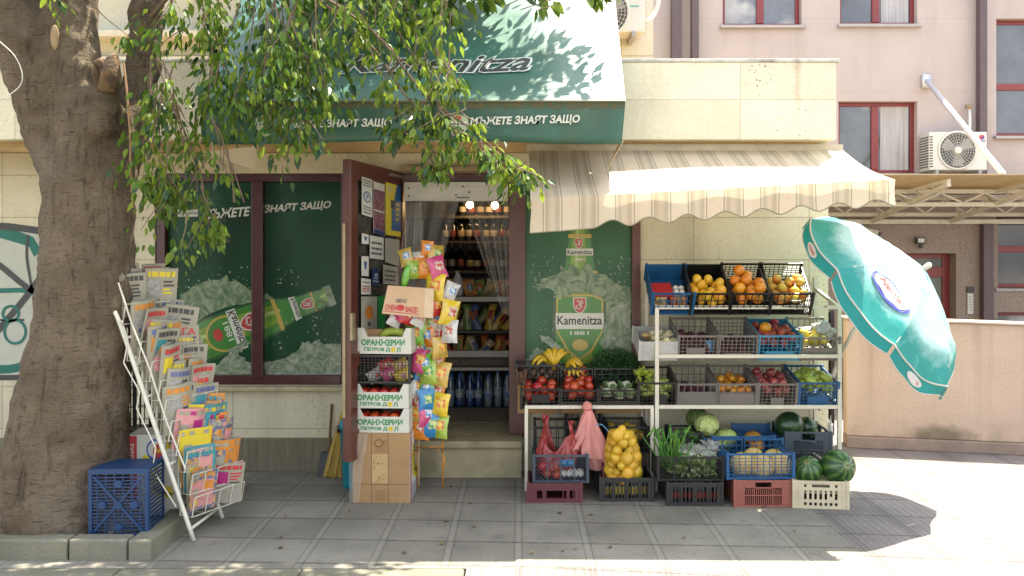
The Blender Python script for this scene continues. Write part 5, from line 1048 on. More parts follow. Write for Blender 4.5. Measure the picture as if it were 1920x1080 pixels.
def fruit_mesh(kind):
    b = MB()
    if kind == 'lemon': b.blob((0, 0, 0), (.034, .034, .040), 14, 10, fn=lambda d: 1 + .16 * max(0, abs(d.z) - .85) * 6 * .3); m = [skin('lemon', (.66, .38, .02), (.60, .30, .012)), stalk]; r_ = .036
    elif kind == 'orange': b.blob((0, 0, 0), (.043, .043, .041), 16, 10); b.blob((0, 0, .040), .004, 6, 4, m=1); m = [skin('orange', (.64, .24, .012), (.58, .19, .008), bump=.2), stalk]; r_ = .043
    elif kind == 'mandarin': b.blob((0, 0, 0), (.031, .031, .026), 14, 9); b.blob((0, 0, .026), .003, 6, 4, m=1); m = [skin('mandarin', (.60, .20, .012), (.55, .25, .03), bump=.2), stalk]; r_ = .029
    elif kind == 'nectarine': b.blob((0, 0, 0), (.037, .037, .034), 14, 10, fn=lambda d: 1 - .10 * max(0, d.z - .8) * 5 * .4); b.tube([(0, 0, .028), (.002, 0, .042)], .0025, 5, 1); m = [skin('apple', (.56, .38, .05), (.50, .10, .02), c2s=9, c2w=.12), stalk]; r_ = .036
    elif kind == 'peach': b.blob((0, 0, 0), (.036, .036, .034), 14, 10, fn=lambda d: 1 - .08 * max(0, d.x - .7) - .1 * max(0, d.z - .8)); m = [skin('peach', (.25, .022, .025), (.42, .09, .035), rough=.6, coat=0, rh=.02)]; r_ = .035
    elif kind == 'yellow_apple': b.blob((0, 0, 0), (.038, .038, .035), 14, 10, fn=lambda d: 1 - .35 * max(0, d.z - .82)); b.tube([(0, 0, .026), (.003, 0, .045)], .0025, 5, 1); m = [skin('yellow', (.60, .47, .06), (.52, .46, .09)), stalk]; r_ = .036
    elif kind == 'red_apple': b.blob((0, 0, 0), (.037, .037, .034), 14, 10, fn=lambda d: 1 - .35 * max(0, d.z - .82)); b.tube([(0, 0, .026), (.003, 0, .045)], .0025, 5, 1); m = [skin('red', (.24, .025, .028), (.40, .10, .07), c2s=14, coat=.3), stalk]; r_ = .036
    elif kind == 'pear': b.lathe([(.002, -.036), (.022, -.033), (.034, -.016), (.036, .0), (.031, .02), (.022, .038), (.015, .052), (.006, .058)], 14); b.tube([(0, 0, .056), (.004, 0, .075)], .0025, 5, 1); m = [skin('pear', (.33, .37, .05), (.26, .34, .04)), stalk]; r_ = .035
    elif kind == 'pepper': b.lathe([(.002, -.06), (.012, -.055), (.02, -.03), (.026, .0), (.030, .03), (.026, .045), (.008, .047)], 12); b.tube([(0, 0, .045), (.005, 0, .07)], .004, 5, 1); m = [skin('pepper', (.38, .44, .09), (.30, .38, .06), coat=.4), mat('pepper_stalk', (.1, .2, .02))]; r_ = .032
    elif kind == 'tomato': b.blob((0, 0, 0), (.036, .036, .030), 14, 9, fn=lambda d: 1 - .25 * max(0, d.z - .82)); b.lathe([(.012, .025), (.003, .030)], 5, m=1); m = [tom, mat('tomato_star', (.05, .13, .02))]; r_ = .034
    elif kind == 'potato': b.blob((0, 0, 0), (.041, .034, .036), 14, 9, fn=lambda d: 1 + .12 * noise.noise(d * 1.6)); m = [skin('potato', (.62, .40, .03), (.54, .30, .02), c2s=30, rough=.5)]; r_ = .036
    elif kind == 'beet': b.blob((0, 0, 0), (.034, .034, .034), 12, 8, fn=lambda d: 1 + .3 * max(0, -d.z - .85)); m = [skin('beet', (.09, .015, .03), (.05, .012, .015), rough=.7, coat=0)]; r_ = .034
    return b.mesh(kind, m, True), r_
FM = {}
def fill(cr, kind, n, seed, label, group, **k):
    sc = k.pop('sc', 1)
    if kind not in FM: FM[kind] = fruit_mesh(kind)
    me, r_ = FM[kind]
    for p in heap(cr, n, r_ * sc * .97, seed, **k):
        obj(me.name if kind != 'yellow_apple' else 'apple', me, p, label, kind.replace('_', ' ').split()[-1], group, (rnd.uniform(-.9, .9), rnd.uniform(-.9, .9), rnd.uniform(0, 6.28)) if kind not in ('pear', 'pepper') else (R(90) + rnd.uniform(-.6, .6), rnd.uniform(-.5, .5), rnd.uniform(0, 6.28)), sc * rnd.uniform(.93, 1.06))
# --- top shelf, crates tipped towards the street
TS = dict(Y=6.285, d_=.40, tilt=37)
c1 = crate('fruit_crate', 'bright blue plastic crate with a red tray and small packs, on the top shelf', 1221, 1297, 549, 590, col='blue', style='wide', side='solid', back='solid', hs=.13, hb=.15, **TS)
c2 = crate('fruit_crate', 'dark crate of yellow oranges beside the bright blue crate on the top shelf', 1293, 1366, 549, 590, col='black', style='wide', side='solid', back='solid', hb=.15, **TS)
c3 = crate('fruit_crate', 'dark mesh crate of large deep orange oranges on the top shelf', 1367, 1441, 549, 590, col='black', style='wide', back='grid', side='grid', hb=.16, hs=.14, **TS)
c4 = crate('fruit_crate', 'dark mesh crate of red and yellow apples at the umbrella end of the top shelf', 1441, 1517, 549, 590, col='black', style='wide', back='grid', side='grid', hb=.16, hs=.15, yaw=-4, **TS)
fill(c2, 'lemon', 17, 3, 'yellow orange in the dark crate next to the bright blue crate', 'yellow oranges in the top shelf crate', lift=.03, y1=.7)
fill(c3, 'orange', 14, 4, 'large orange in the middle of the top shelf crates', 'large oranges in the top shelf crate', lift=.03, y1=.75)
fill(c4, 'nectarine', 18, 5, 'red and yellow apple in the crate beside the umbrella', 'apples in the crate beside the umbrella', lift=.03, y1=.75)
M_ = c1['M']; b = MB(); b.box(-.12, .03, .15, .30, .02, .05, 0, M_); tag(b.build('red_tray', mat('red_card', (.42, .02, .02), .6, .12), origin=M_ @ Vector((-.04, .2, .02))), 'flat red tray lying at the back of the bright blue crate', 'tray')
et = T('food_tray', 'clear tray of four round white mushrooms in the bright blue crate', 'food tray', M_ @ Vector((.075, .2, .02)), (R(37), 0, 0)); b = MB(); b.box(.035, .125, .16, .265, .02, .04, 0, M_); b.build('tray', mat('clear_tray', (.5, .5, .5), .2, alpha=.5), et)
for x in (.058, .1):
    for y in (.188, .235): b = MB(); b.blob(M_ @ Vector((x, y, .056)), (.022, .022, .02), 12, 8); tag(b.build('mushroom', mat('mushroom_white', (.62, .60, .55), .6, .05), smooth=True, origin=M_ @ Vector((x, y, .056))), 'round white mushroom packed in the clear tray', 'mushroom', 'mushrooms in the clear tray')
for k, (x, c_) in enumerate(((-.09, 'gold'), (-.045, 'cream'), (.02, 'rust'), (.065, 'tan'), (.1, 'orange'))):
    o = pack_mesh(.045, .075, .04).build('food_pack', [pkm[{'gold': 1, 'cream': 6, 'rust': 0, 'tan': 3, 'orange': 4}[c_]], pkm[3]], smooth=True, origin=(0, 0, 0)); o.location = M_ @ Vector((x, .05, .025)); o.rotation_euler = (R(-5), 0, R(rnd.uniform(-10, 10))); tag(o, 'small %s food pack at the front of the bright blue crate' % c_, 'food pack')
# --- second shelf
T2 = dict(Y=6.285, d_=.38, tilt=14)
d1 = crate('fruit_crate', 'pale grey box of ginger and garlic overhanging the shelf post', 1199, 1268, 640, 676, col='white', style='solid', hb=.13, **T2)
d2 = crate('fruit_crate', 'grey crate of dark beetroots with a blue packet, on the second shelf', 1271, 1345, 628, 676, col='grey', style='grid', back='wide', lab=(.2, .68, .1, .5), hb=.20, **T2)
d3 = crate('fruit_crate', 'grey crate with a dark empty back, between beetroots and peaches', 1347, 1419, 628, 676, col='grey', style='grid', back='grid', lab=(.15, .85, .04, .3), hb=.20, **T2)
d4 = crate('fruit_crate', 'light blue crate heaped with dark red peaches on the second shelf', 1421, 1500, 628, 676, col='sky', style='grid', back='solid', lab=(.15, .85, .06, .36), hb=.19, **T2)
d5 = crate('fruit_crate', 'taupe crate of yellow apples under a white plastic bag', 1501, 1571, 632, 676, col='grey', style='wide', back='wide', lab=(.06, .94, .1, .55), hb=.20, **T2)
fill(d2, 'beet', 14, 6, 'dark beetroot in the grey crate with the blue packet', 'beetroots in the grey crate', lift=.03)
fill(d3, 'beet', 12, 16, 'dark beetroot in the crate beside the light blue crate', 'beetroots beside the light blue crate', lift=.01)
fill(d4, 'peach', 24, 7, 'dark red peach heaped in the light blue crate', 'peaches in the light blue crate', lift=.07)
me, r_ = FM['orange']; obj('orange', me, d4['M'] @ Vector((-.075, .13, .205)), 'single orange lying on top of the dark red peaches', 'orange', None)
fill(d5, 'yellow_apple', 10, 8, 'yellow apple in the taupe crate with the white bag', 'yellow apples in the taupe crate', lift=.06, x1=.75, y1=.6)
gin = mat('ginger_skin', (.46, .32, .14), .8, .25, 20); gar = mat('garlic_skin', (.55, .48, .30), .6, .2, 14, col2=(.40, .40, .16), c2s=10)
for k in range(16):
    p = d1['M'] @ Vector((rnd.uniform(-.11, .11), rnd.uniform(.03, .25), .105 + rnd.uniform(0, .035))); s_ = rnd.random() * 40; left = p.x < d1['M'].translation.x - .03
    b = MB(); b.blob((0, 0, 0), (.04, .024, .024), 12, 8, fn=lambda d: 1 + .5 * noise.noise(d * 2.2 + Vector((s_, 0, 0)))); o = b.build('ginger_root' if left else 'garlic_bulb', gin if left else gar, smooth=True, origin=(0, 0, 0)); o.location = p; o.rotation_euler = (0, rnd.uniform(-.5, .5), rnd.uniform(0, 6)); tag(o, 'knobbly ginger root in the pale grey box' if left else 'pale garlic bulb in the pale grey box', 'ginger' if left else 'garlic', 'ginger roots in the pale grey box' if left else 'garlic bulbs in the pale grey box')
p = d2['M'] @ Vector((.09, .035, .05)); o = pack_mesh(.05, .085, .03).build('blue_packet', [snm['blue'], snm['blue']], smooth=True, origin=(0, 0, 0)); o.location = p; tag(o, 'small blue packet at the front corner of the beetroot crate', 'packet')
def bag(name, label, mt, c, rad, seed, fn=None, group=None, amp=.35, fr=2.2, seg=30, ring=22):
    b = MB(); s_ = Vector((seed * 7.3, seed, 0))
    def q(d):
        n1_ = noise.noise(d * fr + s_); n2_ = abs(noise.noise(d * fr * 2.6 + s_ * 2)); return (1 + amp * n1_ - amp * .9 * n2_) * (fn(d) if fn else 1)
    b.blob((0, 0, 0), rad, seg, ring, fn=q); o = b.build(name, mt, smooth=True, origin=(0, 0, 0)); o.location = c; return tag(o, label, 'bag', group)
wbag = mat('white_bag', (.55, .55, .53), .3, .1, 8, transl=.35, bump=.5, bscale=26)
bag('plastic_bag', 'crumpled white plastic bag lying over the yellow apples', wbag, d5['M'] @ Vector((.055, .16, .16)), (.085, .10, .075), 3, amp=.5, fr=2.6)
bag('plastic_bag', 'flat grey white plastic film at the back of the taupe crate', mat('grey_bag', (.34, .34, .33), .3, .2, 10, bump=.6, bscale=24), d5['M'] @ Vector((-.04, .22, .15)), (.10, .08, .03), 5, amp=.5, fr=2.4)
# --- third shelf and the low shelf beside it
T3 = dict(Y=6.285, d_=.36, tilt=12)
e = [crate('fruit_crate', 'dark grey crate of red tomatoes nearest the doorway', 977, 1049, 728, 767, col='charcoal', style='wide', lab=(.28, .74, .3, .72), back='grid', hb=.15, cells=(7, 3), **T3),
     crate('fruit_crate', 'dark grey crate of glossy tomatoes with a solid low front', 1052, 1121, 730, 767, col='charcoal', style='grid', lab=(.0, 1, .02, .36), back='grid', hb=.15, **T3),
     crate('fruit_crate', 'dark grey crate of white cauliflower beside the tomatoes', 1124, 1195, 730, 767, col='charcoal', style='grid', lab=(.0, 1, .02, .42), back='wide', hb=.17, **T3),
     crate('fruit_crate', 'brown grey crate of pale green peppers behind the shelf post', 1197, 1267, 716, 765, col='charcoal', style='grid', lab=(.38, .75, .1, .5), back='wide', hb=.19, **T3),
     crate('fruit_crate', 'grey crate with a solid front and hardly anything showing', 1270, 1343, 718, 765, col='grey', style='wide', lab=(.0, 1, .04, .66), back='wide', hb=.20, **T3),
     crate('fruit_crate', 'grey crate of small mandarins with a pale solid front', 1345, 1417, 718, 765, col='grey', style='wide', lab=(.05, .95, .04, .6), back='wide', hb=.20, **T3),
     crate('fruit_crate', 'grey mesh crate of dull red apples on the third shelf', 1421, 1492, 718, 765, col='grey', style='grid', lab=(.33, .68, .1, .42), back='grid', hb=.20, **T3),
     crate('fruit_crate', 'blue mesh crate of green pears at the right end of the third shelf', 1497, 1569, 716, 765, col='blue', style='grid', lab=(.22, .75, .04, .46), back='wide', hb=.20, **T3)]
fill(e[0], 'tomato', 20, 11, 'red tomato in the crate nearest the doorway', 'tomatoes nearest the doorway', lift=.03)
fill(e[1], 'tomato', 22, 12, 'glossy tomato in the crate with a solid low front', 'tomatoes in the crate with a solid low front', lift=.04, sc=1.05)
fill(e[3], 'pepper', 18, 13, 'pale green pepper in the crate behind the shelf post', 'peppers behind the shelf post', lift=.05)
fill(e[5], 'mandarin', 20, 14, 'small mandarin in the pale fronted grey crate', 'mandarins in the pale fronted crate', lift=.07)
fill(e[6], 'red_apple', 20, 15, 'dull red apple in the grey mesh crate', 'red apples in the grey mesh crate', lift=.06)
fill(e[7], 'pear', 22, 17, 'green pear heaped in the blue mesh crate', 'pears in the blue mesh crate', lift=.08)
fill(e[4], 'beet', 8, 19, 'dark beetroot low in the grey crate with a solid front', 'beetroots in the solid fronted crate', lift=.02)
def leafy(name, label, cat_, c, rad, n, m, seed, L=(.05, .09), up=.5, group=None, stem=None, wid=.3):
    r = random.Random(seed); b = MB(); c = Vector(c)
    for i in range(n):
        d = Vector((r.gauss(0, 1), r.gauss(0, 1), r.gauss(up, .8))).normalized(); p = c + Vector((d.x * rad[0], d.y * rad[1], d.z * rad[2])) * r.uniform(.35, 1); l = r.uniform(*L)
        t_ = (d + Vector((r.gauss(0, .5), r.gauss(0, .5), r.gauss(.2, .4)))).normalized(); s_ = t_.cross(Vector((r.gauss(0, 1), r.gauss(0, 1), r.gauss(0, 1)))).normalized() * l * wid; n_ = s_.cross(t_) * .35
        b.add([p, p + t_ * l * .45 + s_ + n_, p + t_ * l * .5, p + t_ * l * .45 - s_ + n_, p + t_ * l + n_], [(0, 2, 1), (0, 3, 2), (1, 2, 4), (2, 3, 4)], r.randrange(len(m)))
    return tag(b.build(name, m, origin=c), label, cat_, group)
cw = mat('cauliflower_curd', (.55, .54, .42), .8, .15, 30, .8, 60)
for k, (x, y, z) in enumerate(((-.08, .06, .12), (.01, .055, .11), (.09, .06, .115), (-.04, .14, .14), (.07, .15, .14))):
    p = e[2]['M'] @ Vector((x, y, z - .02)); cf = T('cauliflower', ('white cauliflower at the front of its dark crate' if k < 3 else 'white cauliflower in the rear of its dark crate'), 'cauliflower', p, group='cauliflowers %s of the dark crate' % ('at the front' if k < 3 else 'in the rear')); b = MB(); b.blob(p, (.045, .045, .035), 18, 12, fn=lambda d: 1 + .14 * noise.noise(d * 6 + p * 20)); b.build('curd', cw, cf, smooth=True)
    b = MB()
    for i in range(7): a_ = i * .9 + k; q_ = p + Vector((math.cos(a_) * .045, math.sin(a_) * .045, -.01)); t_ = Vector((math.cos(a_) * .5, math.sin(a_) * .5, .8)); s_ = Vector((-math.sin(a_), math.cos(a_), 0)) * .022; b.add([q_ - s_, q_ + s_, q_ + t_ * .05 + s_ * .8, q_ + t_ * .05 - s_ * .8], [(0, 1, 2, 3)])
    b.build('leaves', mat('veg_leaf', (.10, .17, .06), .6, .2), cf)
# upper tier behind: bananas and herbs
T4 = dict(Y=6.50, d_=.26, tilt=0)
f1 = crate('fruit_crate', 'black crate of bananas and dark sacks against the green film', 968, 1048, 684, 722, col='black', style='wide', **T4)
f2 = crate('fruit_crate', 'black crate of bananas beside the herbs', 1050, 1112, 690, 722, col='black', style='wide', **T4)
f3 = crate('fruit_crate', 'black crate heaped with green dill', 1114, 1205, 690, 722, col='black', style='wide', **T4)
for cq in (f1, f2, f3):
    b = MB(); M0 = cq['M'].translation; b.box(M0.x - cq['w'] / 2 + .01, M0.x + cq['w'] / 2 - .01, 6.5, 6.74, M0.z - .21, M0.z - .002); tag(b.build('support_box', [cardb], origin=M0, bev=.003), {id(f1): 'brown carton propping up the crate of bananas and sacks', id(f2): 'brown carton propping up the second banana crate', id(f3): 'brown carton propping up the dill crate'}[id(cq)], 'carton')
ban = mat('banana_skin', (.60, .38, .02), .45, .2, 14, col2=(.5, .33, .03), c2s=20, rv=.08); btip = mat('banana_tip', (.08, .05, .02), .8)
def hand(label, p, yaw, n=6, sc=1, lean=0):
    t = T('banana_bunch', label, 'bananas', p)
    for i in range(n):
        a_ = (i / (n - 1) - .5) * 1.5; pts = []
        for k in range(7): s_ = k / 6; q = Vector((.16 * (s_ - .12) * math.cos(a_), .16 * (s_ - .1) * math.sin(a_) + .0, .085 * math.sin(s_ * 2.6) + .012 * (i % 2))) * sc; q.rotate(Matrix.Rotation(lean, 3, 'Y')); q.rotate(Matrix.Rotation(yaw, 3, 'Z')); pts.append(Vector(p) + q)
        b = MB(); b.tube(pts, [.006, .013, .0175, .019, .0175, .012, .004], 8); b.tube([pts[-1], pts[-1] + (pts[-1] - pts[-2]) * .25], .005, 6, 1); b.build('banana', [ban, btip], t, smooth=True)
hand('spread bunch of bananas standing highest over the black crate', P(1040, 690, 6.58), R(80), 7, 1.05, R(-40)); hand('bunch of bananas drooping towards the cauliflower', P(1062, 698, 6.56), R(-15), 6, .9, R(-5)); hand('flat bunch of bananas at the door end of the black crate', P(1035, 692, 6.62), R(180), 5, 1.1, R(10)); hand('bunch of bananas low inside the crate beside the herbs', P(1072, 712, 6.6), R(-60), 6, .9)
pl = skin('plum', (.035, .012, .02), (.10, .05, .02)); 
for k in range(9): p = f1['M'] @ Vector((-.13 + .033 * k, .06 + .03 * (k % 3), .05 + .03 * (k % 2))); b = MB(); b.blob((0, 0, 0), (.03, .03, .03), 10, 7); o = b.build('aubergine', pl, smooth=True, origin=(0, 0, 0)); o.location = p; o.scale = (1, 1, 1.4); tag(o, 'dark aubergine low in the black banana crate', 'aubergine', 'aubergines in the black crate')
hb_ = [mat('dill_green', (.035, .10, .022), .6, .3, 8, transl=.2), mat('dill_dark', (.018, .06, .015), .6, .3, 8)]
leafy('dill_bunch', 'big feathery heap of dill in front of the green film', 'herbs', P(1155, 688, 6.6), (.20, .12, .135), 3400, hb_, 4, (.015, .045), .3, wid=.12)
b = MB()
for i in range(14): x = rnd.uniform(964, 985); b.tube([P(x, 722, 6.4), P(x + rnd.uniform(-8, 8), rnd.uniform(690, 715), 6.38)], .008, 5)
tag(b.build('dark_sack', mat('brown_net', (.10, .05, .03), .8, .4, 30), origin=P(975, 720, 6.4)), 'dark brown net sack hanging at the door end of the shelf', 'sack')
leafy('pepper_leaves', 'yellow green leaves lying on the peppers', 'leaves', P(1206, 706, 6.4), (.045, .04, .03), 34, [mat('yellow_leaf', (.30, .36, .03), .5, .2)], 9, (.05, .08), .4)
# --- black crate in the carton stack
cs = crate('wire_crate', 'black crate with bags of sweets in the carton stack', 662, 768, 666, 719, 5.98, .44, 'black', 'grid', yaw=-2, cells=(15, 9), group='crates by the door')
for k, (x, y, z, c_) in enumerate(((-.1, .06, .02, 'silver'), (0, .05, .03, 'pink'), (.09, .06, .02, 'yellow'), (-.03, .1, .09, 'red'), (.07, .09, .09, 'gold'))):
    if (c_, 'pale') not in PKS: PKS[c_, 'pale'] = pack_mesh(.135, .165, .06).mesh('snack_bag', [snm[c_], sn2['pale']], True)
    obj('sweet_bag', PKS[c_, 'pale'], cs['M'] @ Vector((x, y, z)), '%s bag of sweets inside the black wire crate' % c_, 'bag', 'bags of sweets in the black wire crate', (R(-10), R(60), R(rnd.uniform(-20, 20))), .65)
# ---------------------------------------------------------------- crates and produce on the ground
g_ = 'crates standing on the pavement'
m1 = crate('floor_crate', 'flat maroon crate at the bottom left of the produce stand', 990, 1090, 906, 943, 5.96, .34, 'maroon', 'flat', side='solid', back='solid', group=g_)
m2 = crate('floor_crate', 'dark lattice crate holding the red plastic bag, on the maroon crate', 1001, 1102, 853, 905, 6.0, .34, 'slate', 'diag', side='solid', hb=.17, group=g_)
m3 = crate('floor_crate', 'dark slotted crate under the yellow net sack', 1126, 1224, 896, 940, 5.99, .36, 'charcoal', 'vslots', side='solid', back='vslots', group=g_)
m4 = crate('floor_crate', 'dark slotted crate of small red bottles under the leeks', 1252, 1354, 905, 948, 5.89, .36, 'charcoal', 'vslots', side='solid', back='vslots', group=g_)
m5 = crate('floor_crate', 'black lattice crate of spring onions and wrapped greens', 1234, 1356, 857, 902, 5.93, .36, 'black', 'diag', side='grid', back='grid', hb=.14, group=g_)
m6 = crate('floor_crate', 'terracotta slotted crate under the blue crate of melons', 1378, 1485, 901, 951, 5.86, .38, 'terracotta', 'slots', side='solid', back='slots', group=g_)
m7 = crate('floor_crate', 'blue mesh crate of yellow melons on the terracotta crate', 1364, 1489, 850, 899, 5.9, .40, 'blue', 'grid', cells=(11, 7), side='grid', back='wide', hb=.21, hs=.185, yaw=2, group=g_)
m8 = crate('floor_crate', 'cream plastic crate with square holes under the watermelons', 1490, 1588, 903, 954, 5.82, .38, 'beige', 'holes', side='solid', back='solid', yaw=-7, base_at=.10, group=g_)
m9 = crate('floor_crate', 'slate blue crate of watermelons behind the cream crate', 1474, 1558, 810, 870, 6.32, .38, 'slate', 'slots', side='slots', back='solid', yaw=-3, base_at=.10, group=g_)
m10 = crate('floor_crate', 'blue crate of pale cabbages behind the wrapped greens', 1318, 1393, 822, 858, 6.26, .34, 'blue', 'wide', group=g_)
m11 = crate('floor_crate', 'blue crate of orange pumpkins behind the yellow melons', 1395, 1467, 822, 858, 6.26, .34, 'blue', 'wide', back='solid', hb=.18, group=g_)
m12 = crate('floor_crate', 'black crate of green peppers behind the spring onions', 1262, 1316, 812, 858, 6.26, .30, 'black', 'grid', group=g_)
m13 = crate('floor_crate', 'black crate of onions in the shade behind the yellow net sack', 1140, 1216, 800, 850, 6.34, .36, 'black', 'grid', group=g_)
m14 = crate('floor_crate', 'black crate in the shade behind the red plastic bag', 1004, 1090, 800, 860, 6.40, .34, 'black', 'wide', group=g_)
m15 = crate('floor_crate', 'tall black crate behind the hanging pink bag', 1064, 1128, 770, 850, 6.62, .2, 'black', 'wide', group=g_)
for cq, lb in ((m9, 'slate blue crate of watermelons'), (m10, 'crate of pale cabbages'), (m11, 'pumpkin crate'), (m12, 'green pepper crate'), (m13, 'onion crate'), (m14, 'shaded black crate')):
    M0 = cq['M'].translation
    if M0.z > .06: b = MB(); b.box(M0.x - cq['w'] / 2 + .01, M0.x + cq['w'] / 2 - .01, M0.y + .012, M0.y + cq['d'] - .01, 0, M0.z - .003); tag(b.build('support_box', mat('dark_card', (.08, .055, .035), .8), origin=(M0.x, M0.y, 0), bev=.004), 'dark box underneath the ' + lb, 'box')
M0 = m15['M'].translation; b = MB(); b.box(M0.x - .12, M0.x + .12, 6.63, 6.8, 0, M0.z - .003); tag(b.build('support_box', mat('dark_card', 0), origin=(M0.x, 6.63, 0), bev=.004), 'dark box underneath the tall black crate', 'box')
fill(m13, 'potato', 14, 31, 'pale onion in the shaded black crate', 'onions in the shaded crate', lift=.06)
# watermelons
t = NT('watermelon_skin'); le = t.n('ShaderNodeVectorMath', operation='NORMALIZE'); t.l(t.co, le.inputs[0]); sp = t.n('ShaderNodeSeparateXYZ'); t.l(le.outputs[0], sp.inputs[0])
ang = t.math('ARCTAN2', sp.outputs[1], sp.outputs[0]); wob = t.math('MULTIPLY', t.math('SUBTRACT', t.noise(16, 5), .5), 1.5)
st_ = t.math('SINE', t.math('ADD', t.math('MULTIPLY', ang, 10.), t.math('MULTIPLY', wob, 5.)))
c = t.mix(t.step(st_, -.3, .8), (.02, .06, .016), (.085, .16, .035)); c = t.mix(t.step(t.noise(38, 5), .5, .7, 0, .5), c, (.012, .04, .012)); c = t.mix(t.step(sp.outputs[2], .96, .995, 0, .7), c, (.22, .24, .09))
wm_l = t.fin(c, .3, None, spec=.5)
wm_d = mat('watermelon_dark', (.016, .045, .014), .3, .3, 9, col2=(.035, .085, .022), c2s=13, c2w=.05, dist=2, coat=.2)
def melon(label, px, py, Y, rpx, m, rot, sq=1.0, name='watermelon', cat_='watermelon', group=None, stem=True):
    c = P(px, py, Y); r_ = rpx * Y / F; b = MB(); b.blob((0, 0, 0), (r_, r_, r_ * sq), 28, 18, fn=lambda d: 1 + .015 * noise.noise(d * 2 + c)); o = b.build(name, m, smooth=True, origin=(0, 0, 0)); o.location = c; o.rotation_euler = rot; tag(o, label, cat_, group)
    if stem: b = MB(); b.tube([(0, 0, r_ * sq * .98), (.004, 0, r_ * sq + .012), (.012, 0, r_ * sq + .02)], [.006, .004, .003], 6); b.build('stalk', mat('melon_stalk', (.16, .14, .04), .8), o, smooth=True, local=True)
    return o
melon('largest striped watermelon, at the outer end of the cream crate', 1571, 875, 5.97, 32, wm_l, (R(72), R(8), R(10)), 1.0)
melon('smaller rounded watermelon on the inner end of the cream crate', 1515, 881, 5.98, 26.5, wm_l, (R(40), R(-20), 0), 1.0)
melon('dark watermelon in front in the slate blue crate', 1479, 797, 6.48, 25, wm_d, (R(20), R(60), 0), 1.1)
melon('half hidden dark watermelon behind another in the slate blue crate', 1514, 801, 6.56, 18.5, wm_d, (R(10), R(-50), 0), 1.1)
# melons
t = NT('melon_skin'); v = t.voro(34, None, 'DISTANCE_TO_EDGE'); c = t.mix(t.step(t.noise(5, 4), .4, .6), (.60, .40, .10), (.56, .34, .07)); c = t.mix(t.step(v.outputs['Distance'], .02, .12, .7, 0.), c, (.62, .54, .33)); mel = t.fin(c, .6, v.outputs['Distance'], .004, .5)
for px, py, r_, Y, lb in ((1391, 871, 22, 6.05, 'netted yellow melon at the left in the blue mesh crate'), (1427, 875, 23, 6.04, 'netted yellow melon in the middle of the blue mesh crate'), (1463, 872, 21, 6.06, 'netted yellow melon at the right in the blue mesh crate'), (1412, 862, 21, 6.2, 'netted melon at the rear left of the blue mesh crate'), (1450, 864, 21, 6.2, 'netted melon at the rear right of the blue mesh crate')):
    melon(lb, px, py, Y, r_, mel, (R(rnd.uniform(-30, 30)), R(rnd.uniform(-30, 30)), 0), 1.08, 'melon', 'melon')
pum = mat('pumpkin_skin', (.46, .20, .03), .5, .15, 6)
for px, py, r_, Y, lb in ((1412, 822, 17, 6.44, 'orange pumpkin lying higher in its blue crate'), (1418, 836, 15, 6.33, 'orange pumpkin low at the front of its blue crate')):
    c = P(px, py, Y); rr = r_ * Y / F; b = MB(); b.blob((0, 0, 0), (rr, rr, rr * .75), 32, 14, fn=lambda d: 1 + .05 * abs(math.cos(5 * math.atan2(d.y, d.x)))); o = b.build('pumpkin', pum, smooth=True, origin=(0, 0, 0)); o.location = c; tag(o, lb, 'pumpkin'); b = MB(); b.tube([(0, 0, rr * .7), (.005, 0, rr * .7 + .025)], .006, 6); b.build('stalk', stalk, o, local=True)
# cabbages
cab1 = mat('cabbage_pale', (.38, .46, .13), .5, .2, 7, col2=(.50, .54, .24), c2s=9, dist=2, bump=.6, bscale=22); cab2 = mat('cabbage_dark', (.13, .20, .045), .5, .2, 7, col2=(.22, .30, .08), c2s=9, dist=2, bump=.6, bscale=22)
def cabbage(label, px, py, Y, rpx, m, seed):
    c = P(px, py, Y); r_ = rpx * Y / F; o = T('cabbage', label, 'cabbage', c); r = random.Random(seed); b = MB(); b.blob(c, r_ * .93, 24, 16, fn=lambda d: 1 + .03 * noise.noise(d * 4 + c)); b.build('head', m, o, smooth=True)
    b = MB()
    for i in range(7):
        a0 = r.uniform(0, 6.28); t0 = r.uniform(.3, 1.3); rot = Matrix.Rotation(a0, 4, 'Z') @ Matrix.Rotation(r.uniform(-.6, .6), 4, 'X')
        def f(u, v):
            th = .25 + v * 1.5; ph = (u - .5) * 1.9 * math.sin(min(1.57, th)) ; d = Vector((math.sin(th) * math.cos(ph), math.sin(th) * math.sin(ph), math.cos(th))); q = r_ * (1.0 + .02 * i / 7 + .05 * v * (abs(u - .5) * 2) ** 2 + .02 * noise.noise(d * 6 + c * i)); return c + (rot @ (d * q))
        b.grid(f, 9, 9)
    b.build('outer_leaves', m, o, smooth=True, solid=.002); return o
cabbage('pale yellow green cabbage highest above the wrapped greens', 1324, 797, 6.42, 23, cab1, 1); cabbage('dark green cabbage behind the pale one against the wall', 1308, 785, 6.6, 21, cab2, 2)
cabbage('pale cabbage sitting in the blue crate', 1362, 823, 6.42, 20, cab1, 3); cabbage('small pale cabbage low in the blue crate', 1345, 832, 6.36, 16, cab1, 4)
for k, (x, y) in enumerate(((1270, 810), (1285, 806), (1298, 812), (1280, 816), (1305, 818), (1268, 820))):
    b = MB(); b.blob((0, 0, 0), (.032, .03, .03), 14, 10, fn=lambda d: 1 + .1 * math.cos(3 * math.atan2(d.y, d.x))); o = b.build('green_pepper', mat('green_veg', (.07, .22, .02), .3, .2, 9, coat=.4, rv=.2), smooth=True, origin=(0, 0, 0)); o.location = P(x, y + 4, 6.38); o.rotation_euler = (rnd.random(), rnd.random(), rnd.random()); tag(o, 'green pepper heaped in the black crate behind the onions', 'pepper', 'green peppers behind the spring onions')
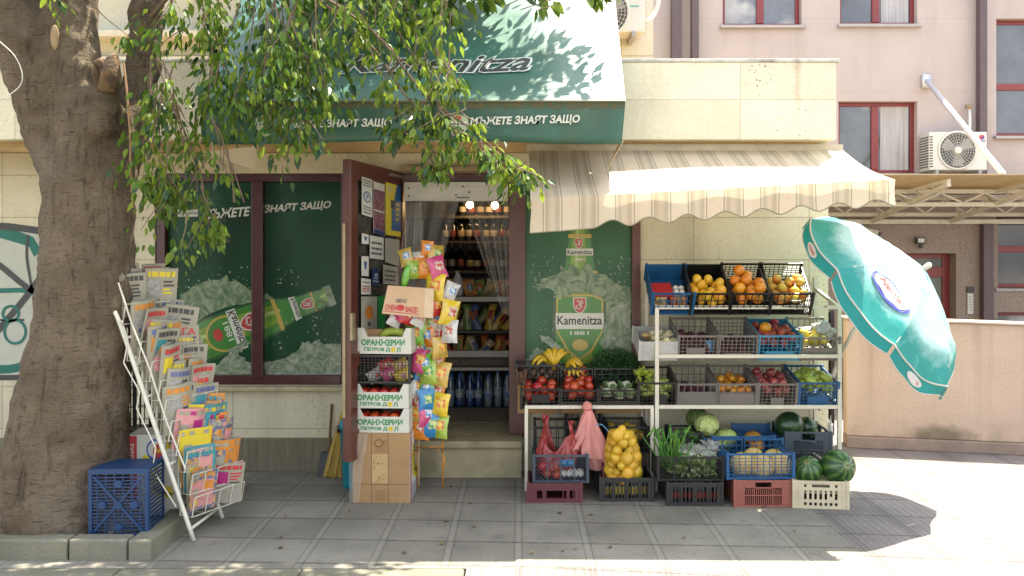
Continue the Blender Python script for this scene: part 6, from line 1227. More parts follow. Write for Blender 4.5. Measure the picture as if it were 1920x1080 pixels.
# spring onions, wrapped greens
b = MB(); r = random.Random(5); c0 = P(1262, 868, 6.05)
for i in range(30):
    p = c0 + Vector((r.uniform(-.075, .05), r.uniform(-.06, .1), r.uniform(-.05, 0))); lean = Vector((r.gauss(-.02, .30), r.gauss(-.05, .2), 1)).normalized(); ln = r.uniform(.18, .31); q = [p, p + lean * ln * .5, p + lean * ln]
    if r.random() < .4: dr = Vector((lean.x * 2 + r.gauss(-.1, .5), lean.y, -.9)).normalized(); q += [q[-1] + dr * r.uniform(.04, .10)]
    b.tube(smoothpath(q, 3), [.005] * (3 * (len(q) - 1)) + [.0015], 5, r.randrange(2))
tag(b.build('spring_onions', [mat('onion_green', (.16, .36, .035), .4, .2, 6, transl=.15), mat('onion_dark', (.045, .16, .02), .4, .2)], smooth=True, origin=c0), 'tall bunch of spring onions standing in the black lattice crate', 'spring onions')
leafy('wrapped_greens', 'pale green leaf vegetables filling the black lattice crate', 'greens', P(1298, 876, 6.1), (.155, .13, .075), 620, [mat('greens_pale', (.26, .36, .09), .5, .25), mat('greens_mid', (.10, .20, .03), .5, .25), mat('greens_white', (.46, .50, .28), .5, .2)], 8, (.04, .075), .1)
film = mat('wrap_film', (.55, .58, .5), .15, .1, 8, alpha=.38, bump=.7, bscale=24, spec=.9)
b = MB(); A0, A1, B0, B1 = P(1262, 846, 6.02), P(1345, 858, 5.97), P(1272, 832, 6.22), P(1340, 840, 6.2)
b.grid(lambda u, v: A0.lerp(A1, u).lerp(B0.lerp(B1, u), v) + Vector((0, 0, .035 * math.sin(u * 3.1) * math.sin(v * 3.1) + .022 * noise.noise(Vector((u * 6, v * 5, 2))))), 26, 16); tag(b.build('plastic_wrap', film, smooth=True, origin=A0), 'clear wrinkled film over the greens in the lattice crate', 'plastic wrap')
bag('plastic_bag', 'clear grey plastic bag bunched up beside the cabbages', mat('clear_grey', (.30, .31, .29), .2, .2, 10, alpha=.7, bump=.8, bscale=22, spec=.8), P(1333, 838, 6.14), (.075, .06, .05), 9, amp=.7, fr=2.4)
# small red bottles
bb = [mat('bottle_dark', (.03, .03, .03), .1), mat('bottle_red', (.36, .03, .02), .35, .2, 30), mat('bottle_cap', (.45, .44, .42), .3)]
B_ = MB(); B_.lathe([(.012, 0, 0), (.0125, .03, 1), (.0125, .065, 1), (.0126, .066, 0), (.0125, .085, 0), (.006, .105, 0), (.006, .115, 2), (.007, .128, 2)], 10); bm_ = B_.mesh('small_bottle', bb, True)
for k in range(11): o = obj('small_bottle', bm_, m4['M'] @ Vector((-.145 + .029 * k, .035 + .01 * (k % 2), .012)), 'small red labelled bottle in the slotted crate on the ground', 'bottle', 'small red bottles in the slotted crate', (0, 0, 0), 1.05)
o = bag('plastic_bag', 'bunched clear film on top of the small red bottles', film, m4['M'] @ Vector((0, .1, .12)), (.09, .06, .02), 12, amp=.5)
B_ = MB(); B_.lathe([(.014, 0, 0), (.0145, .03, 1), (.0145, .06, 1), (.014, .08, 0), (.006, .10, 0), (.006, .115, 2)], 10); by_ = B_.mesh('jar', [bb[0], mat('jar_yellow', (.42, .30, .03), .35, .3, 30), bb[2]], True)
for k in range(10): o = obj('small_jar', by_, m3['M'] @ Vector((-.13 + .029 * k, .035 + .012 * (k % 2), .012)), 'small yellow jar in the crate under the net sack', 'jar', 'small yellow jars under the net sack', (0, 0, 0))
b = MB(); p = m3['M'] @ Vector((-.15, .05, .10)); b.tube(smoothpath([p, p + Vector((0, .1, .13)), p + Vector((.02, .2, .02))], 4), .008, 6); tag(b.build('red_cloth', mat('maroon_cloth', (.10, .01, .015), .7), origin=p), 'dark maroon strap at the corner of the slotted crate', 'strap')
# net sack of yellow potatoes
nc = P(1170, 855, 6.10); netm = mat('yellow_net', (.58, .36, .02), .6, .1)
def netr(s_): return .045 + .105 * math.sin(min(1, s_ * 1.15 + .12) * math.pi * .62 + .15) if s_ < .85 else .05 + .09 * (1 - s_) / .15
ns = T('net_sack', 'yellow net sack of potatoes standing in the dark slotted crate', 'sack', (nc.x, nc.y, nc.z - .18))
def nsur(u, v): a_ = u * 2 * math.pi; s_ = v; r0 = .125 * (1 - .30 * max(0, v - .6) / .4) * (1 if v > .06 else .75 + 4 * v); return nc + Vector((-.02 * v + r0 * math.cos(a_) * 1.0, r0 * .85 * math.sin(a_), -.165 + .335 * v))
b = MB()
for i in range(30):
    for s_ in (1, -1): b.tube([nsur((i + s_ * 3.2 * k / 16) / 30, k / 16) for k in range(17)], .0011, 3, cap=False)
b.build('net', netm, ns); b = MB(); tp_ = nc + Vector((-.02, 0, .17)); b.tube([nsur(i / 20, 1.0) for i in range(21)], .005, 5); b.tube(smoothpath([nsur(.5, 1.0), nsur(.5, 1) + Vector((-.05, 0, .05)), nsur(.5, 1) + Vector((-.10, -.01, .045))], 4), .003, 5, 1); b.build('drawstring', [netm, mat('blue_string', (.12, .3, .45), .5)], ns)
if 'potato' not in FM: FM['potato'] = fruit_mesh('potato')
pm = FM['potato'][0]
lv = 0; v = .05
while v < 1.0:
    n = 7 if v < .6 else 6; r0 = (nsur(0, v) - nsur(.5, v)).length / 2
    for i in range(n):
        a_ = (i + .5 * (lv % 2)) / n * 2 * math.pi
        if math.sin(a_) > .55: continue
        q = nsur(a_ / 2 / math.pi, v); c = nc + Vector((-.02 * v, 0, q.z - nc.z)); p = c + (q - c) * ((r0 - .034) / r0); obj('potato', pm, p, 'yellow potato inside the net sack', 'potato', 'potatoes inside the net sack', sc=rnd.choice((.75, .9, 1, 1.1, 1.3)))
    v += .15; lv += 1
for x, z in ((-.05, .15), (.03, .15), (-.02, .19)): obj('potato', pm, nc + Vector((x, -.03, z)), 'yellow potato inside the net sack', 'potato', 'potatoes inside the net sack', sc=.9)
# red and pink bags
redbag = mat('red_film', (.46, .07, .06), .22, .2, 6, alpha=.8, transl=.3, bump=.9, bscale=18, spec=.8); pinkbag = mat('pink_film', (.90, .46, .40), .3, .12, 6, transl=.5, bump=.5, bscale=18, alpha=.93)
rc = P(1043, 893, 6.17); rbg = T('red_bag', 'big translucent red plastic bag standing in the slate lattice crate', 'bag', rc)
def rbf(u, v):
    a_ = u * 2 * math.pi; hh = .27 + .10 * math.cos(2 * a_ + .5) + .03 * math.sin(a_ * 3); r_ = (.085 + .055 * math.sin(min(1, v * 1.6) * 1.57)) * (1 - .42 * max(0, v - .35) / .65) * (1 + .10 * v * math.sin(a_ * 6 + v * 5) + .05 * v * math.sin(a_ * 11 - v * 3)); n_ = noise.noise(Vector((math.cos(a_) * 3, math.sin(a_) * 3, v * 6))) * .02 * v
    return rc + Vector(((r_ * 1.12 + n_) * math.cos(a_) + .015 * v, (r_ * .85 + n_) * math.sin(a_), hh * v))
b = MB(); b.grid(rbf, 72, 26); b.build('body', redbag, rbg, smooth=True)
for a0 in (-.04, .46):
    q = [rbf(a0 + .05 * (k - 1), .96) for k in range(3)]; top = q[1] + Vector((0, 0, .06)); b = MB()
    for p0, p1 in ((q[0], top + Vector((-.012, 0, 0))), (top + Vector((-.012, 0, 0)), top + Vector((.015, 0, -.005))), (top + Vector((.015, 0, -.005)), q[2])): b.beam(p0, p1, .028, .006)
    b.build('handle', redbag, rbg, smooth=True)
fill(m2, 'tomato', 9, 41, 'red tomato at the left in the slate lattice crate', 'tomatoes in the slate lattice crate', x1=.45, y1=.5)
for k in range(9): p = m2['M'] @ Vector((.02 + .04 * (k % 4), .05 + .05 * (k // 4), .05)); b = MB(); b.blob((0, 0, 0), (.026, .026, .024), 12, 8); o = b.build('mushroom', mat('mushroom_white', 0), smooth=True, origin=(0, 0, 0)); o.location = p; tag(o, 'white mushroom at the right in the slate lattice crate', 'mushroom', 'mushrooms in the slate lattice crate')
for k in range(2): p = m2['M'] @ Vector((.02 + .05 * k, .04, .10)); o = pack_mesh(.06, .05, .04).build('blue_packet', [snm['blue']] * 2, smooth=True, origin=(0, 0, 0)); o.location = p; tag(o, ('blue packet on the mushrooms under the red bag', 'second blue packet on the mushrooms, nearer the hanging bag')[k], 'packet')
# pink bags tied to the rail
hp = P(1102, 762, 6.235); pb = T('pink_bag', 'pink plastic bags tied in a knot to the shelf rail and hanging down', 'bag', hp)
def pbag(cx, wd, z0, z1, seed, yy, skew):
    def f(u, v):
        a_ = u * 2 * math.pi; w0 = (.028 + (wd - .028) * min(1, v * 1.5) ** .8); fold = 1 + (.34 * math.sin(a_ * 4 + seed + v * 3) + .14 * math.sin(a_ * 9 - seed * 2)) * v ** .7
        return hp + Vector((cx * v + skew * v * v + w0 * math.cos(a_) * fold, yy - .02 + .030 * math.sin(a_) * fold * (1 + v), -z0 - (z1 - z0) * v + .02 * math.sin(a_ * 2 + seed) * v * v))
    b = MB(); b.grid(f, 44, 18); b.build('body', pinkbag, pb, smooth=True)
pbag(-.01, .085, .02, .335, 1.0, -.03, .04); pbag(.04, .075, .02, .42, 2.6, -.012, .06); pbag(-.06, .045, .02, .30, 4.0, -.03, -.05)
b = MB(); b.blob(hp + Vector((-.005, -.02, 0.0)), (.036, .03, .032), 18, 12, fn=lambda d: 1 + .4 * noise.noise(d * 3.5)); b.blob(hp + Vector((-.01, -.02, .02)), (.025, .02, .02), 14, 10, fn=lambda d: 1 + .5 * noise.noise(d * 4)); b.build('knot', pinkbag, pb, smooth=True)
p = P(1572, 830, 6.4); bag('plastic_bag', 'thin white bag hanging at the back right shelf post', wbag, P(1557, 815, 6.70), (.02, .02, .12), 4, amp=.4)

# ---------------------------------------------------------------- parasol
ax = Vector((.67, -.43, .60)).normalized(); RC = P(1670, 546, 5.92); e1 = Vector((.66, .1, -.75)); e1 = (e1 - ax * e1.dot(ax)).normalized(); e2 = ax.cross(e1)
para = T('parasol', 'tilted teal and white parasol with an oval logo, fixed beside the fruit shelf', 'parasol', RC)
PR, PH = .73, .26
FOLDED = 1
def psur(a_, s_, lift=0):                                    # a_ in panel units (0..8), s_ 0 apex .. 1 rim
    k = a_ % 1; sag = .045 * math.sin(math.pi * k) * s_; r_ = PR * s_ * (1 - .035 * math.sin(math.pi * k) * s_); hgt = PH * (1 - s_ ** 1.22) - sag - (.07 * max(0, s_ - .80) / .2)
    th = a_ / 8 * 2 * math.pi; w_ = .016 * s_ * noise.noise(Vector((a_ * 2.2, s_ * 5, 1))) + .012 * s_ * (1 - abs(noise.noise(Vector((a_ * 1.1 + 3, s_ * 9, 7)))) * 3) + (.022 * math.sin(s_ * 40 + 3 * k) * math.sin(3.14 * k) * max(0, s_ - .25) if int(a_) % 8 == FOLDED else 0)
    return RC + e1 * math.cos(th) * r_ + e2 * math.sin(th) * r_ + ax * (hgt + w_ + lift)
t = NT('parasol_fabric'); le = t.n('ShaderNodeVectorMath', operation='LENGTH')
px_ = t.n('ShaderNodeVectorMath', operation='DOT_PRODUCT'); px_.inputs[1].default_value = ax; t.l(t.co, px_.inputs[0]); t.l(t.co, le.inputs[0])
rad = t.math('SQRT', t.math('SUBTRACT', t.math('MULTIPLY', le.outputs['Value'], le.outputs['Value']), t.math('MULTIPLY', px_.outputs['Value'], px_.outputs['Value'])))
edge = t.math('ADD', rad, t.math('MULTIPLY', t.math('SUBTRACT', t.noise(11, 6, None, .75), .5), .16))
c = t.mix(t.step(edge, .55, .63), (.38, .60, .58), (.03, .32, .29)); c = t.mix(t.step(t.noise(4, 3, None, .5, 2), .55, .62, 0, .3), c, (.15, .5, .46)); c = t.mul(c, t.step(t.noise(30, 3), .3, .7, .95, 1.04))  # sunlit pale middle and shaded teal ring put into the colour, along with print
pf = t.fin(c, .5, t.noise(7, 3), .02, .3); tr_ = t.n('ShaderNodeBsdfTranslucent'); t.l(c, tr_.inputs[0]); ms = t.n('ShaderNodeMixShader'); ms.inputs[0].default_value = .4
t.l(t.b.outputs[0], ms.inputs[1]); t.l(tr_.outputs[0], ms.inputs[2]); t.l(ms.outputs[0], t.t.nodes['Material Output'].inputs[0])
pteal = mat('parasol_teal', (.012, .27, .26), .5, .12, 6, transl=.35); pwhite = mat('parasol_trim', (.62, .60, .52), .6, .05, transl=.3); pblue_ = mat('logo_blue', (.05, .06, .36), .5); pred_ = mat('logo_red', (.50, .07, .05), .5); plw = mat('logo_white', (.66, .66, .64), .5, transl=.3)
for k in range(8):
    b = MB(); b.grid(lambda u, v: psur(k + u, v), 12, 22); b.build('panel', pf, para, smooth=True)
b = MB()
for k in range(8): b.tube([psur(k + i / 12, 1.0) for i in range(13)], .006, 5)
b.build('rim_piping', pwhite, para, smooth=True)
def flap(k):
    def f(u, v):
        p = psur(k + .02 + .96 * u, 1.0); th = (k + u) / 8 * 2 * math.pi; out = e1 * math.cos(th) + e2 * math.sin(th); d = (-ax * .75 + out * .12 + Vector((0, 0, -.5))).normalized()
        return p + d * v * (.072 + .012 * math.sin(u * 3.14)) + out * .006 * math.sin(u * 12) * v
    return f
for k in range(8):
    b = MB(); b.grid(flap(k), 12, 5); fl = b.build('flap', pteal, para, smooth=True); b = MB(); b.tube([flap(k)(i / 12, 1) for i in range(13)], .004, 5); b.build('hem', pwhite, fl, smooth=True)
for k in range(8): b = MB(); b.tube([psur(k, i / 10, -.008) for i in range(11)], .004, 5); b.build('rib', wht, para)
b = MB(); b.tube([RC + ax * (PH - .01), RC + ax * (PH + .03)], [.016, .02], 10); b.blob(RC + ax * (PH + .035), .02, 10, 8); b.build('finial', pwhite, para, smooth=True)
b = MB(); b.tube([RC + ax * PH, RC - ax * .16], .014, 10); J = RC - ax * .16; b.tube([J, P(1600, 620, 6.28), P(1578, 664, 6.36)], .013, 10); b.build('pole', wht, para, smooth=True)
def facing():                                                     # the panel seen most squarely from the street
    return max(range(8), key=lambda k: (psur(k + .5, .62) - psur(k + .5, .5)).cross(psur(k + .7, .6) - psur(k + .3, .6)).normalized().dot(Vector((-.2, -1, 0))) )
fk = facing()
def lg(kc, sc_, lift):
    def f(u, v): return psur(kc + .02 + u * .27 / (sc_ + v * .2), sc_ - v * .14, lift)
    return f
for kc in (fk + .5, fk + 3.5, fk + 6.5):
    if kc != fk + .5: continue
    b = MB(); pts = ell(0, 0, 1.0, .78, 36); q = lambda l: lg(kc, .70, l)
    b.poly([q(.010)(*p) for p in ell(0, 0, 1.0, .80, 36)], 0); b.poly([q(.0125)(*p) for p in ell(0, 0, .90, .66, 36)], 1); b.poly([q(.015)(*p) for p in ell(0, 0, .84, .58, 36)], 2)
    txt(b, 'Nestlé', q(.018), (-.66, -.22), (.66, -.22), (-.66, .34), 1 if False else 3, .04); b.build('logo', [pblue_, plw, plw, pred_], para)
for k in range(8):
    if k in (fk,): continue
    b = MB(); f = flap(k); g2 = lambda u, v: f(u, v) + ((f(u + .01, v) - f(u, v)).cross(f(u, v + .01) - f(u, v))).normalized() * -.003
    for s_ in (1, -1):
        q = lambda u, v: f(u, v) + ((f(u + .01, v) - f(u, v)).cross(f(u, min(1, v + .01)) - f(u, v - .01))).normalized() * .003 * s_
        b.poly([q(*p) for p in ell(.5, .5, .16, .34, 16)], 0); txt(b, 'Nestlé', lambda u, v: q(u, v) , (.40, .62), (.60, .62), (.40, .38), 1, .03)
    b.build('flap_logo', [plw, pred_], para)
# ---------------------------------------------------------------- newspaper rack
rk = T('newspaper_rack', 'tall slanted white wire rack of newspapers leaning beside the tree', 'rack', (-2.0, 5.4, 0))
rackm = mat('rack_white', (.58, .55, .46), .4, .1, 9, col2=(.30, .22, .14), c2s=14, c2t=.72, c2w=.03)
wv = Vector((.43, .90, 0)).normalized(); nv = Vector((wv.y, -wv.x, 0))         # along the pockets, and out of the pockets
for k, y in enumerate((5.16, 5.60)):
    b = MB(); xo = .0 if k == 0 else .02
    b.tube(smoothpath([(-1.915 + xo, y, .005), (-2.10 + xo, y, .55), (-2.345 + xo, y, 1.27), (-2.40 + xo, y + .03, 1.34), (-2.43 + xo, y + .12, 1.33)], 4), .013, 10); b.build('side_rail', rackm, rk, smooth=True)
for z in (.07, .45, .85, 1.2):
    b = MB(); x = -1.915 - (z / 1.27) * .43; b.tube([(x, 5.16, z), (x + .02, 5.60, z)], .009, 8); b.build('crossbar', rackm, rk, smooth=True)
RW = [(222, 318, 505, 96), (252, 322, 575, 90), (272, 340, 612, 92), (288, 347, 648, 92), (298, 366, 684, 92), (308, 362, 724, 88), (322, 382, 765, 92), (338, 396, 796, 90), (348, 412, 838, 88), (352, 424, 880, 80)]
ordn = ['topmost', 'second', 'third', 'fourth', 'fifth', 'sixth', 'seventh', 'eighth', 'ninth', 'lowest']
pp_m = [mat('newsprint', (.32, .295, .22), .8, .08, 20), mat('news_ink', (.07, .065, .06), .8), mat('news_red', (.50, .04, .04), .6), mat('news_yellow', (.62, .48, .03), .6), mat('news_orange', (.58, .22, .03), .6), mat('news_grey', (.30, .29, .26), .8, .4, 40), mat('news_blue', (.12, .14, .30), .6, .2, 30), mat('news_pink', (.58, .26, .25), .5, .2, 20), mat('news_teal', (.05, .25, .28), .6, .2, 20), mat('news_magenta', (.38, .02, .16), .5), mat('magazine_mix', (.52, .30, .12), .4, .4, 40, col2=(.12, .15, .25), c2s=28, c2t=.5, c2w=.05)]
cname = {2: 'red', 3: 'yellow', 4: 'orange', 6: 'blue', 7: 'pink', 8: 'teal', 9: 'magenta', 1: 'black', 10: 'many coloured'}
def paper_mb(w_, h_, th, hc, pic, mag, seed, word=None):
    r = random.Random(seed); b = MB(); base = 0 if not mag else mag
    def cur(u): return .030 * math.sin(u * 3.14 + seed * 1.7) + .02 * (u - .5) * math.sin(seed * 3)
    def f(k): return lambda u, v: Vector((w_ * (u - .5), -th / 2 - .0011 * k + cur(u) - .012 * (v - .3) * math.sin(seed * 2), h_ * v))
    b.grid(f(0), 6, 2, base); b.grid(lambda u, v: f(0)(1 - u, v) + Vector((0, th, 0)), 6, 2, 0)
    e = [f(0)(i / 6, 1) for i in range(7)]; b.add(e + [p + Vector((0, th, 0)) for p in e], [(i, i + 1, 8 + i, 7 + i) for i in range(6)], 0)
    for u in (0, 1): a_, c_ = f(0)(u, 0), f(0)(u, 1); b.poly([a_, c_, c_ + Vector((0, th, 0)), a_ + Vector((0, th, 0))], 0)
    def blk(u0, u1, v0, v1, m, k=1): b.grid(lambda u, v: f(k)(u0 + (u1 - u0) * u, v0 + (v1 - v0) * v), 3, 1, m)
    if word: txt(b, word, f(2), (.1, .80), (.9, .80), (.1, .96), hc, .04)
    else:
        x = .08
        while x < .85: w2 = r.uniform(.08, .2); blk(x, min(.92, x + w2), .84, .94, hc if not mag else (0 if r.random() < .6 else hc), 2); x += w2 + .03
    if mag: blk(.08, .92, .08, .76, pic, 1); blk(.55, .9, .5, .72, hc, 2); blk(.1, .5, .15, .3, 3 if hc != 3 else 9, 2); blk(.15, .4, .4, .6, 0, 3)
    else:
        blk(.08, .5, .48, .78, pic, 1)
        for i in range(4): blk(.55, r.uniform(.75, .92), .72 - i * .075, .76 - i * .075, 1 if r.random() < .7 else hc, 1)
        for i in range(10): blk(.08, .46, .43 - i * .04, .447 - i * .04, 5, 1); blk(.54, .92, .41 - i * .04, .427 - i * .04, 5, 1)
    return b
seen = {}
for i, (xa_, xb_, yt, hp_) in enumerate(RW):
    A = P(xa_, yt, 5.22); Bx = A + wv * .40; zb = A.z - .315 if i < 6 else A.z - .27; h_ = .31 if i < 6 else .265; mag = i >= 6
    for lay in range(3):
        for col in range(2):
            hc = [1, 2, 3, 1, 4, 2, 6][(i * 5 + lay * 3 + col * 2) % 7] if not mag else [9, 3, 7, 4, 2, 8][(i + lay * 2 + col) % 6]
            pic = [4, 5, 3, 7, 6, 5, 8][(i * 3 + lay + col * 5) % 7] if not mag else [7, 10, 3, 9, 10, 4][(i * 2 + lay + col * 3) % 6]
            mb = paper_mb(.185 if not mag else .19, h_ * rnd.uniform(.92, 1.04), .014 if not mag else .006, hc, pic, ([7, 3, 8, 10, 4, 0][(i + lay + col * 2) % 6] if mag else 0), i * 7 + lay * 3 + col, 'СЕГА' if (i == 2 and lay == 0 and col == 1) else None)
            nm = 'magazine' if mag else 'newspaper'; k_ = (hc, i, col)
            o = mb.build(nm, pp_m, origin=(0, 0, 0)); c = A.lerp(Bx, .26 + .48 * col) + nv * (-.022 * lay + rnd.uniform(-.006, .006)) ; yaw = math.atan2(wv.y, wv.x) + R(rnd.uniform(-13, 5)) - (R(10) if col == 1 else 0)
            o.location = (c.x, c.y, zb + rnd.uniform(-.012, .02) + .014 * lay); o.rotation_euler = (R(-6 - 5 * (lay == 0) + rnd.uniform(-3, 3)), 0, yaw); o.rotation_euler.x = R(7 - 6 * lay * .5 + rnd.uniform(-5, 5)); o.rotation_euler.y = R(rnd.uniform(-6, 6))
            tag(o, '%s headed %s, %s in the %s pocket of the rack, %s side' % (nm, cname[hc], ('front', 'middle', 'back')[lay], ordn[i], ('nearer', 'farther')[col]), nm, 'papers in the wire rack')
    b = MB(); z0 = zb - .012; q0 = A + nv * -.06; q1 = A + nv * .035; L_ = wv * .41
    for q, zz in ((q0, z0), (q1, z0), (q1 + nv * .025, z0 + .12)): b.tube([Vector((q.x, q.y, zz)), Vector((q.x + L_.x, q.y + L_.y, zz))], .0032, 5)
    for s_ in (0, .25, .5, .75, 1): p = wv * .41 * s_; b.tube([Vector((q0.x + p.x, q0.y + p.y, z0 + .2)), Vector((q0.x + p.x, q0.y + p.y, z0)), Vector((q1.x + p.x, q1.y + p.y, z0)), Vector((q1.x + p.x, q1.y + p.y, z0 + .12)) + nv * .025], .0028 if s_ in (.25, .5, .75) else .004, 5)
    b.build('wire_pocket', rackm, rk)
b = MB(); pts = [P(x, y, 5.14) for x, y in ((222, 530), (248, 610), (280, 690), (312, 790), (348, 880))]; b.tube(pts, .005, 6); b.build('edge_wire', rackm, rk)
b = MB(); pts = [P(x, y, 5.14) for x, y in ((228, 600), (240, 640), (232, 680), (262, 735), (256, 765), (292, 840), (286, 880), (330, 950))]; b.tube(pts, .004, 6); b.build('zigzag_wire', rackm, rk)

# ---------------------------------------------------------------- things round the tree
bc = T('milk_crate', 'dark blue plastic crate standing on its end in front of the tree', 'crate', (P(222, 0, 4.985).x, 4.985, .085), (0, 0, R(3))); cb_ = CR['blue'].copy(); cb_.name = 'crate_deep_blue'
for n_ in cb_.node_tree.nodes:
    if n_.type == 'HUE_SAT': n_.inputs['Color'].default_value = (.005, .034, .11, 1)
w_, h_, d_ = .335, .385, .26
b = MB()
for x0, x1, z0, z1 in ((-w_ / 2, -w_ / 2 + .02, 0, h_), (w_ / 2 - .02, w_ / 2, 0, h_)): b.box(x0, x1, 0, .012, z0, z1)
b.box(-w_ / 2 + .02, w_ / 2 - .02, .001, .012, 0, .02); b.box(-w_ / 2 + .02, w_ / 2 - .02, .001, .012, h_ - .03, h_)
for i in range(1, 18): z = .02 + (h_ - .05) * i / 18; b.box(-w_ / 2 + .02, w_ / 2 - .02, .004, .009, z - .0035, z + .0035)
for i in range(1, 7): x = -w_ / 2 + w_ * i / 7; b.box(x - .0028, x + .0028, .0025, .010, .02, h_ - .03)
for s_ in (1, -1): b.beam((-s_ * (w_ / 2 - .03), -.001, .03), (s_ * (w_ / 2 - .03), -.001, h_ - .04), .012, .008, 0, (0, 1, 0))
for x, z in ((0, h_ * .47), (-.09, h_ * .47), (.09, h_ * .47), (0, h_ * .78), (0, h_ * .14)): b.lathe([(.022, -.004), (.022, .006)], 14, Matrix.Translation((x, -.002, z)) @ Matrix.Rotation(R(90), 4, 'X'))
b.build('base', cb_, bc, local=True)
for nm, x0, x1, fl in (('side_panel', -w_ / 2, -w_ / 2 + .006, 0), ('side_panel', w_ / 2 - .006, w_ / 2, 0)):
    b = MB(); b.box(x0, x1, .0121, .03, 0, h_); b.box(x0, x1, d_ - .03, d_, 0, h_)
    for i in range(17): z = .01 + (h_ - .02) * i / 16; b.box(x0 + .001, x1 - .001, .0301, d_ - .0301, z - .006, z + .005)
    b.build(nm, cb_, bc, local=True)
for z0, z1 in ((h_ - .008, h_ - .001), (0.001, .008)):
    b = MB(); b.box(-w_ / 2 + .0065, w_ / 2 - .0065, .0125, d_, z0, z1); b.build('end_panel', cb_, bc, local=True)
X0, X1 = P(238, 0, 5.42).x, P(336, 0, 5.42).x; bx2 = T('fruit_carton', 'white banana carton with a red stripe beside the tree trunk', 'carton', ((X0 + X1) / 2, 5.42, .075), (0, 0, R(4))); w_, h_ = X1 - X0, .50
b = MB(); b.box(-w_ / 2, w_ / 2, 0, .24, 0, h_); b.build('body', cardw, bx2, local=True, bev=.004)
b = MB(); f = lambda k: (lambda u, v: Vector((w_ * (u - .5), -.0016 * k - .001, h_ * v)))
b.poly([f(1)(*p) for p in ((.02, .01), (.2, .01), (.2, .99), (.02, .99))], 1); b.poly([f(2)(*p) for p in ((.035, .02), (.06, .02), (.06, .98), (.035, .98))], 0)
txt(b, 'PREMIUM BANANAS', f(3), (.15, .12), (.15, .9), (.08, .12), 0, .03)
ring2(b, f(2), ell(.56, .82, .17, .12, 26), .025, 4); b.poly([f(2)(*p) for p in ell(.60, .80, .10, .09, 18)], 1); txt(b, 'Dole', f(3), (.52, .78), (.68, .78), (.52, .84), 2, .05)
for i in range(5): pts = smoothpath([(.38 + .03 * i, .66), (.40 + .05 * i, .5 - .02 * i), (.48 + .07 * i, .36 - .02 * i), (.66 + .05 * i, .27 + .01 * i)], 5); ring2(b, f(2 + .25 * i), pts, .12, 2, False); ring2(b, f(3.8 + .1 * i), [(p.x + .055, p.y - .02) for p in pts], .012, 3, False)
b.poly([f(2)(*p) for p in ((.3, .7), (.36, .6), (.44, .66), (.42, .74), (.34, .76))], 2); b.build('print', [cardw, bred, byel, ink, bblue], bx2, local=True)
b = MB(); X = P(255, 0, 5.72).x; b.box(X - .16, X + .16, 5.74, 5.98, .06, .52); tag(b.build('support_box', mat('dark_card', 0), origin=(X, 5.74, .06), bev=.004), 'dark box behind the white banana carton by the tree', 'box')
crate('floor_crate', 'black wire crate on end behind the newspaper rack', 226, 282, 692, 812, 5.72, .22, 'black', 'wide', cells=(3, 5), group='crates by the tree')
b = MB(); b.tube(smoothpath([P(x, y, 4.9) for x, y in ((-40, 40), (0, 78), (28, 105), (42, 140), (34, 165), (0, 186), (-40, 195))], 4), .003, 5); tag(b.build('hanging_cord', mat('white_cord', (.5, .5, .46)), origin=P(0, 78, 4.9)), 'thin pale cord looping in front of the trunk', 'cord')

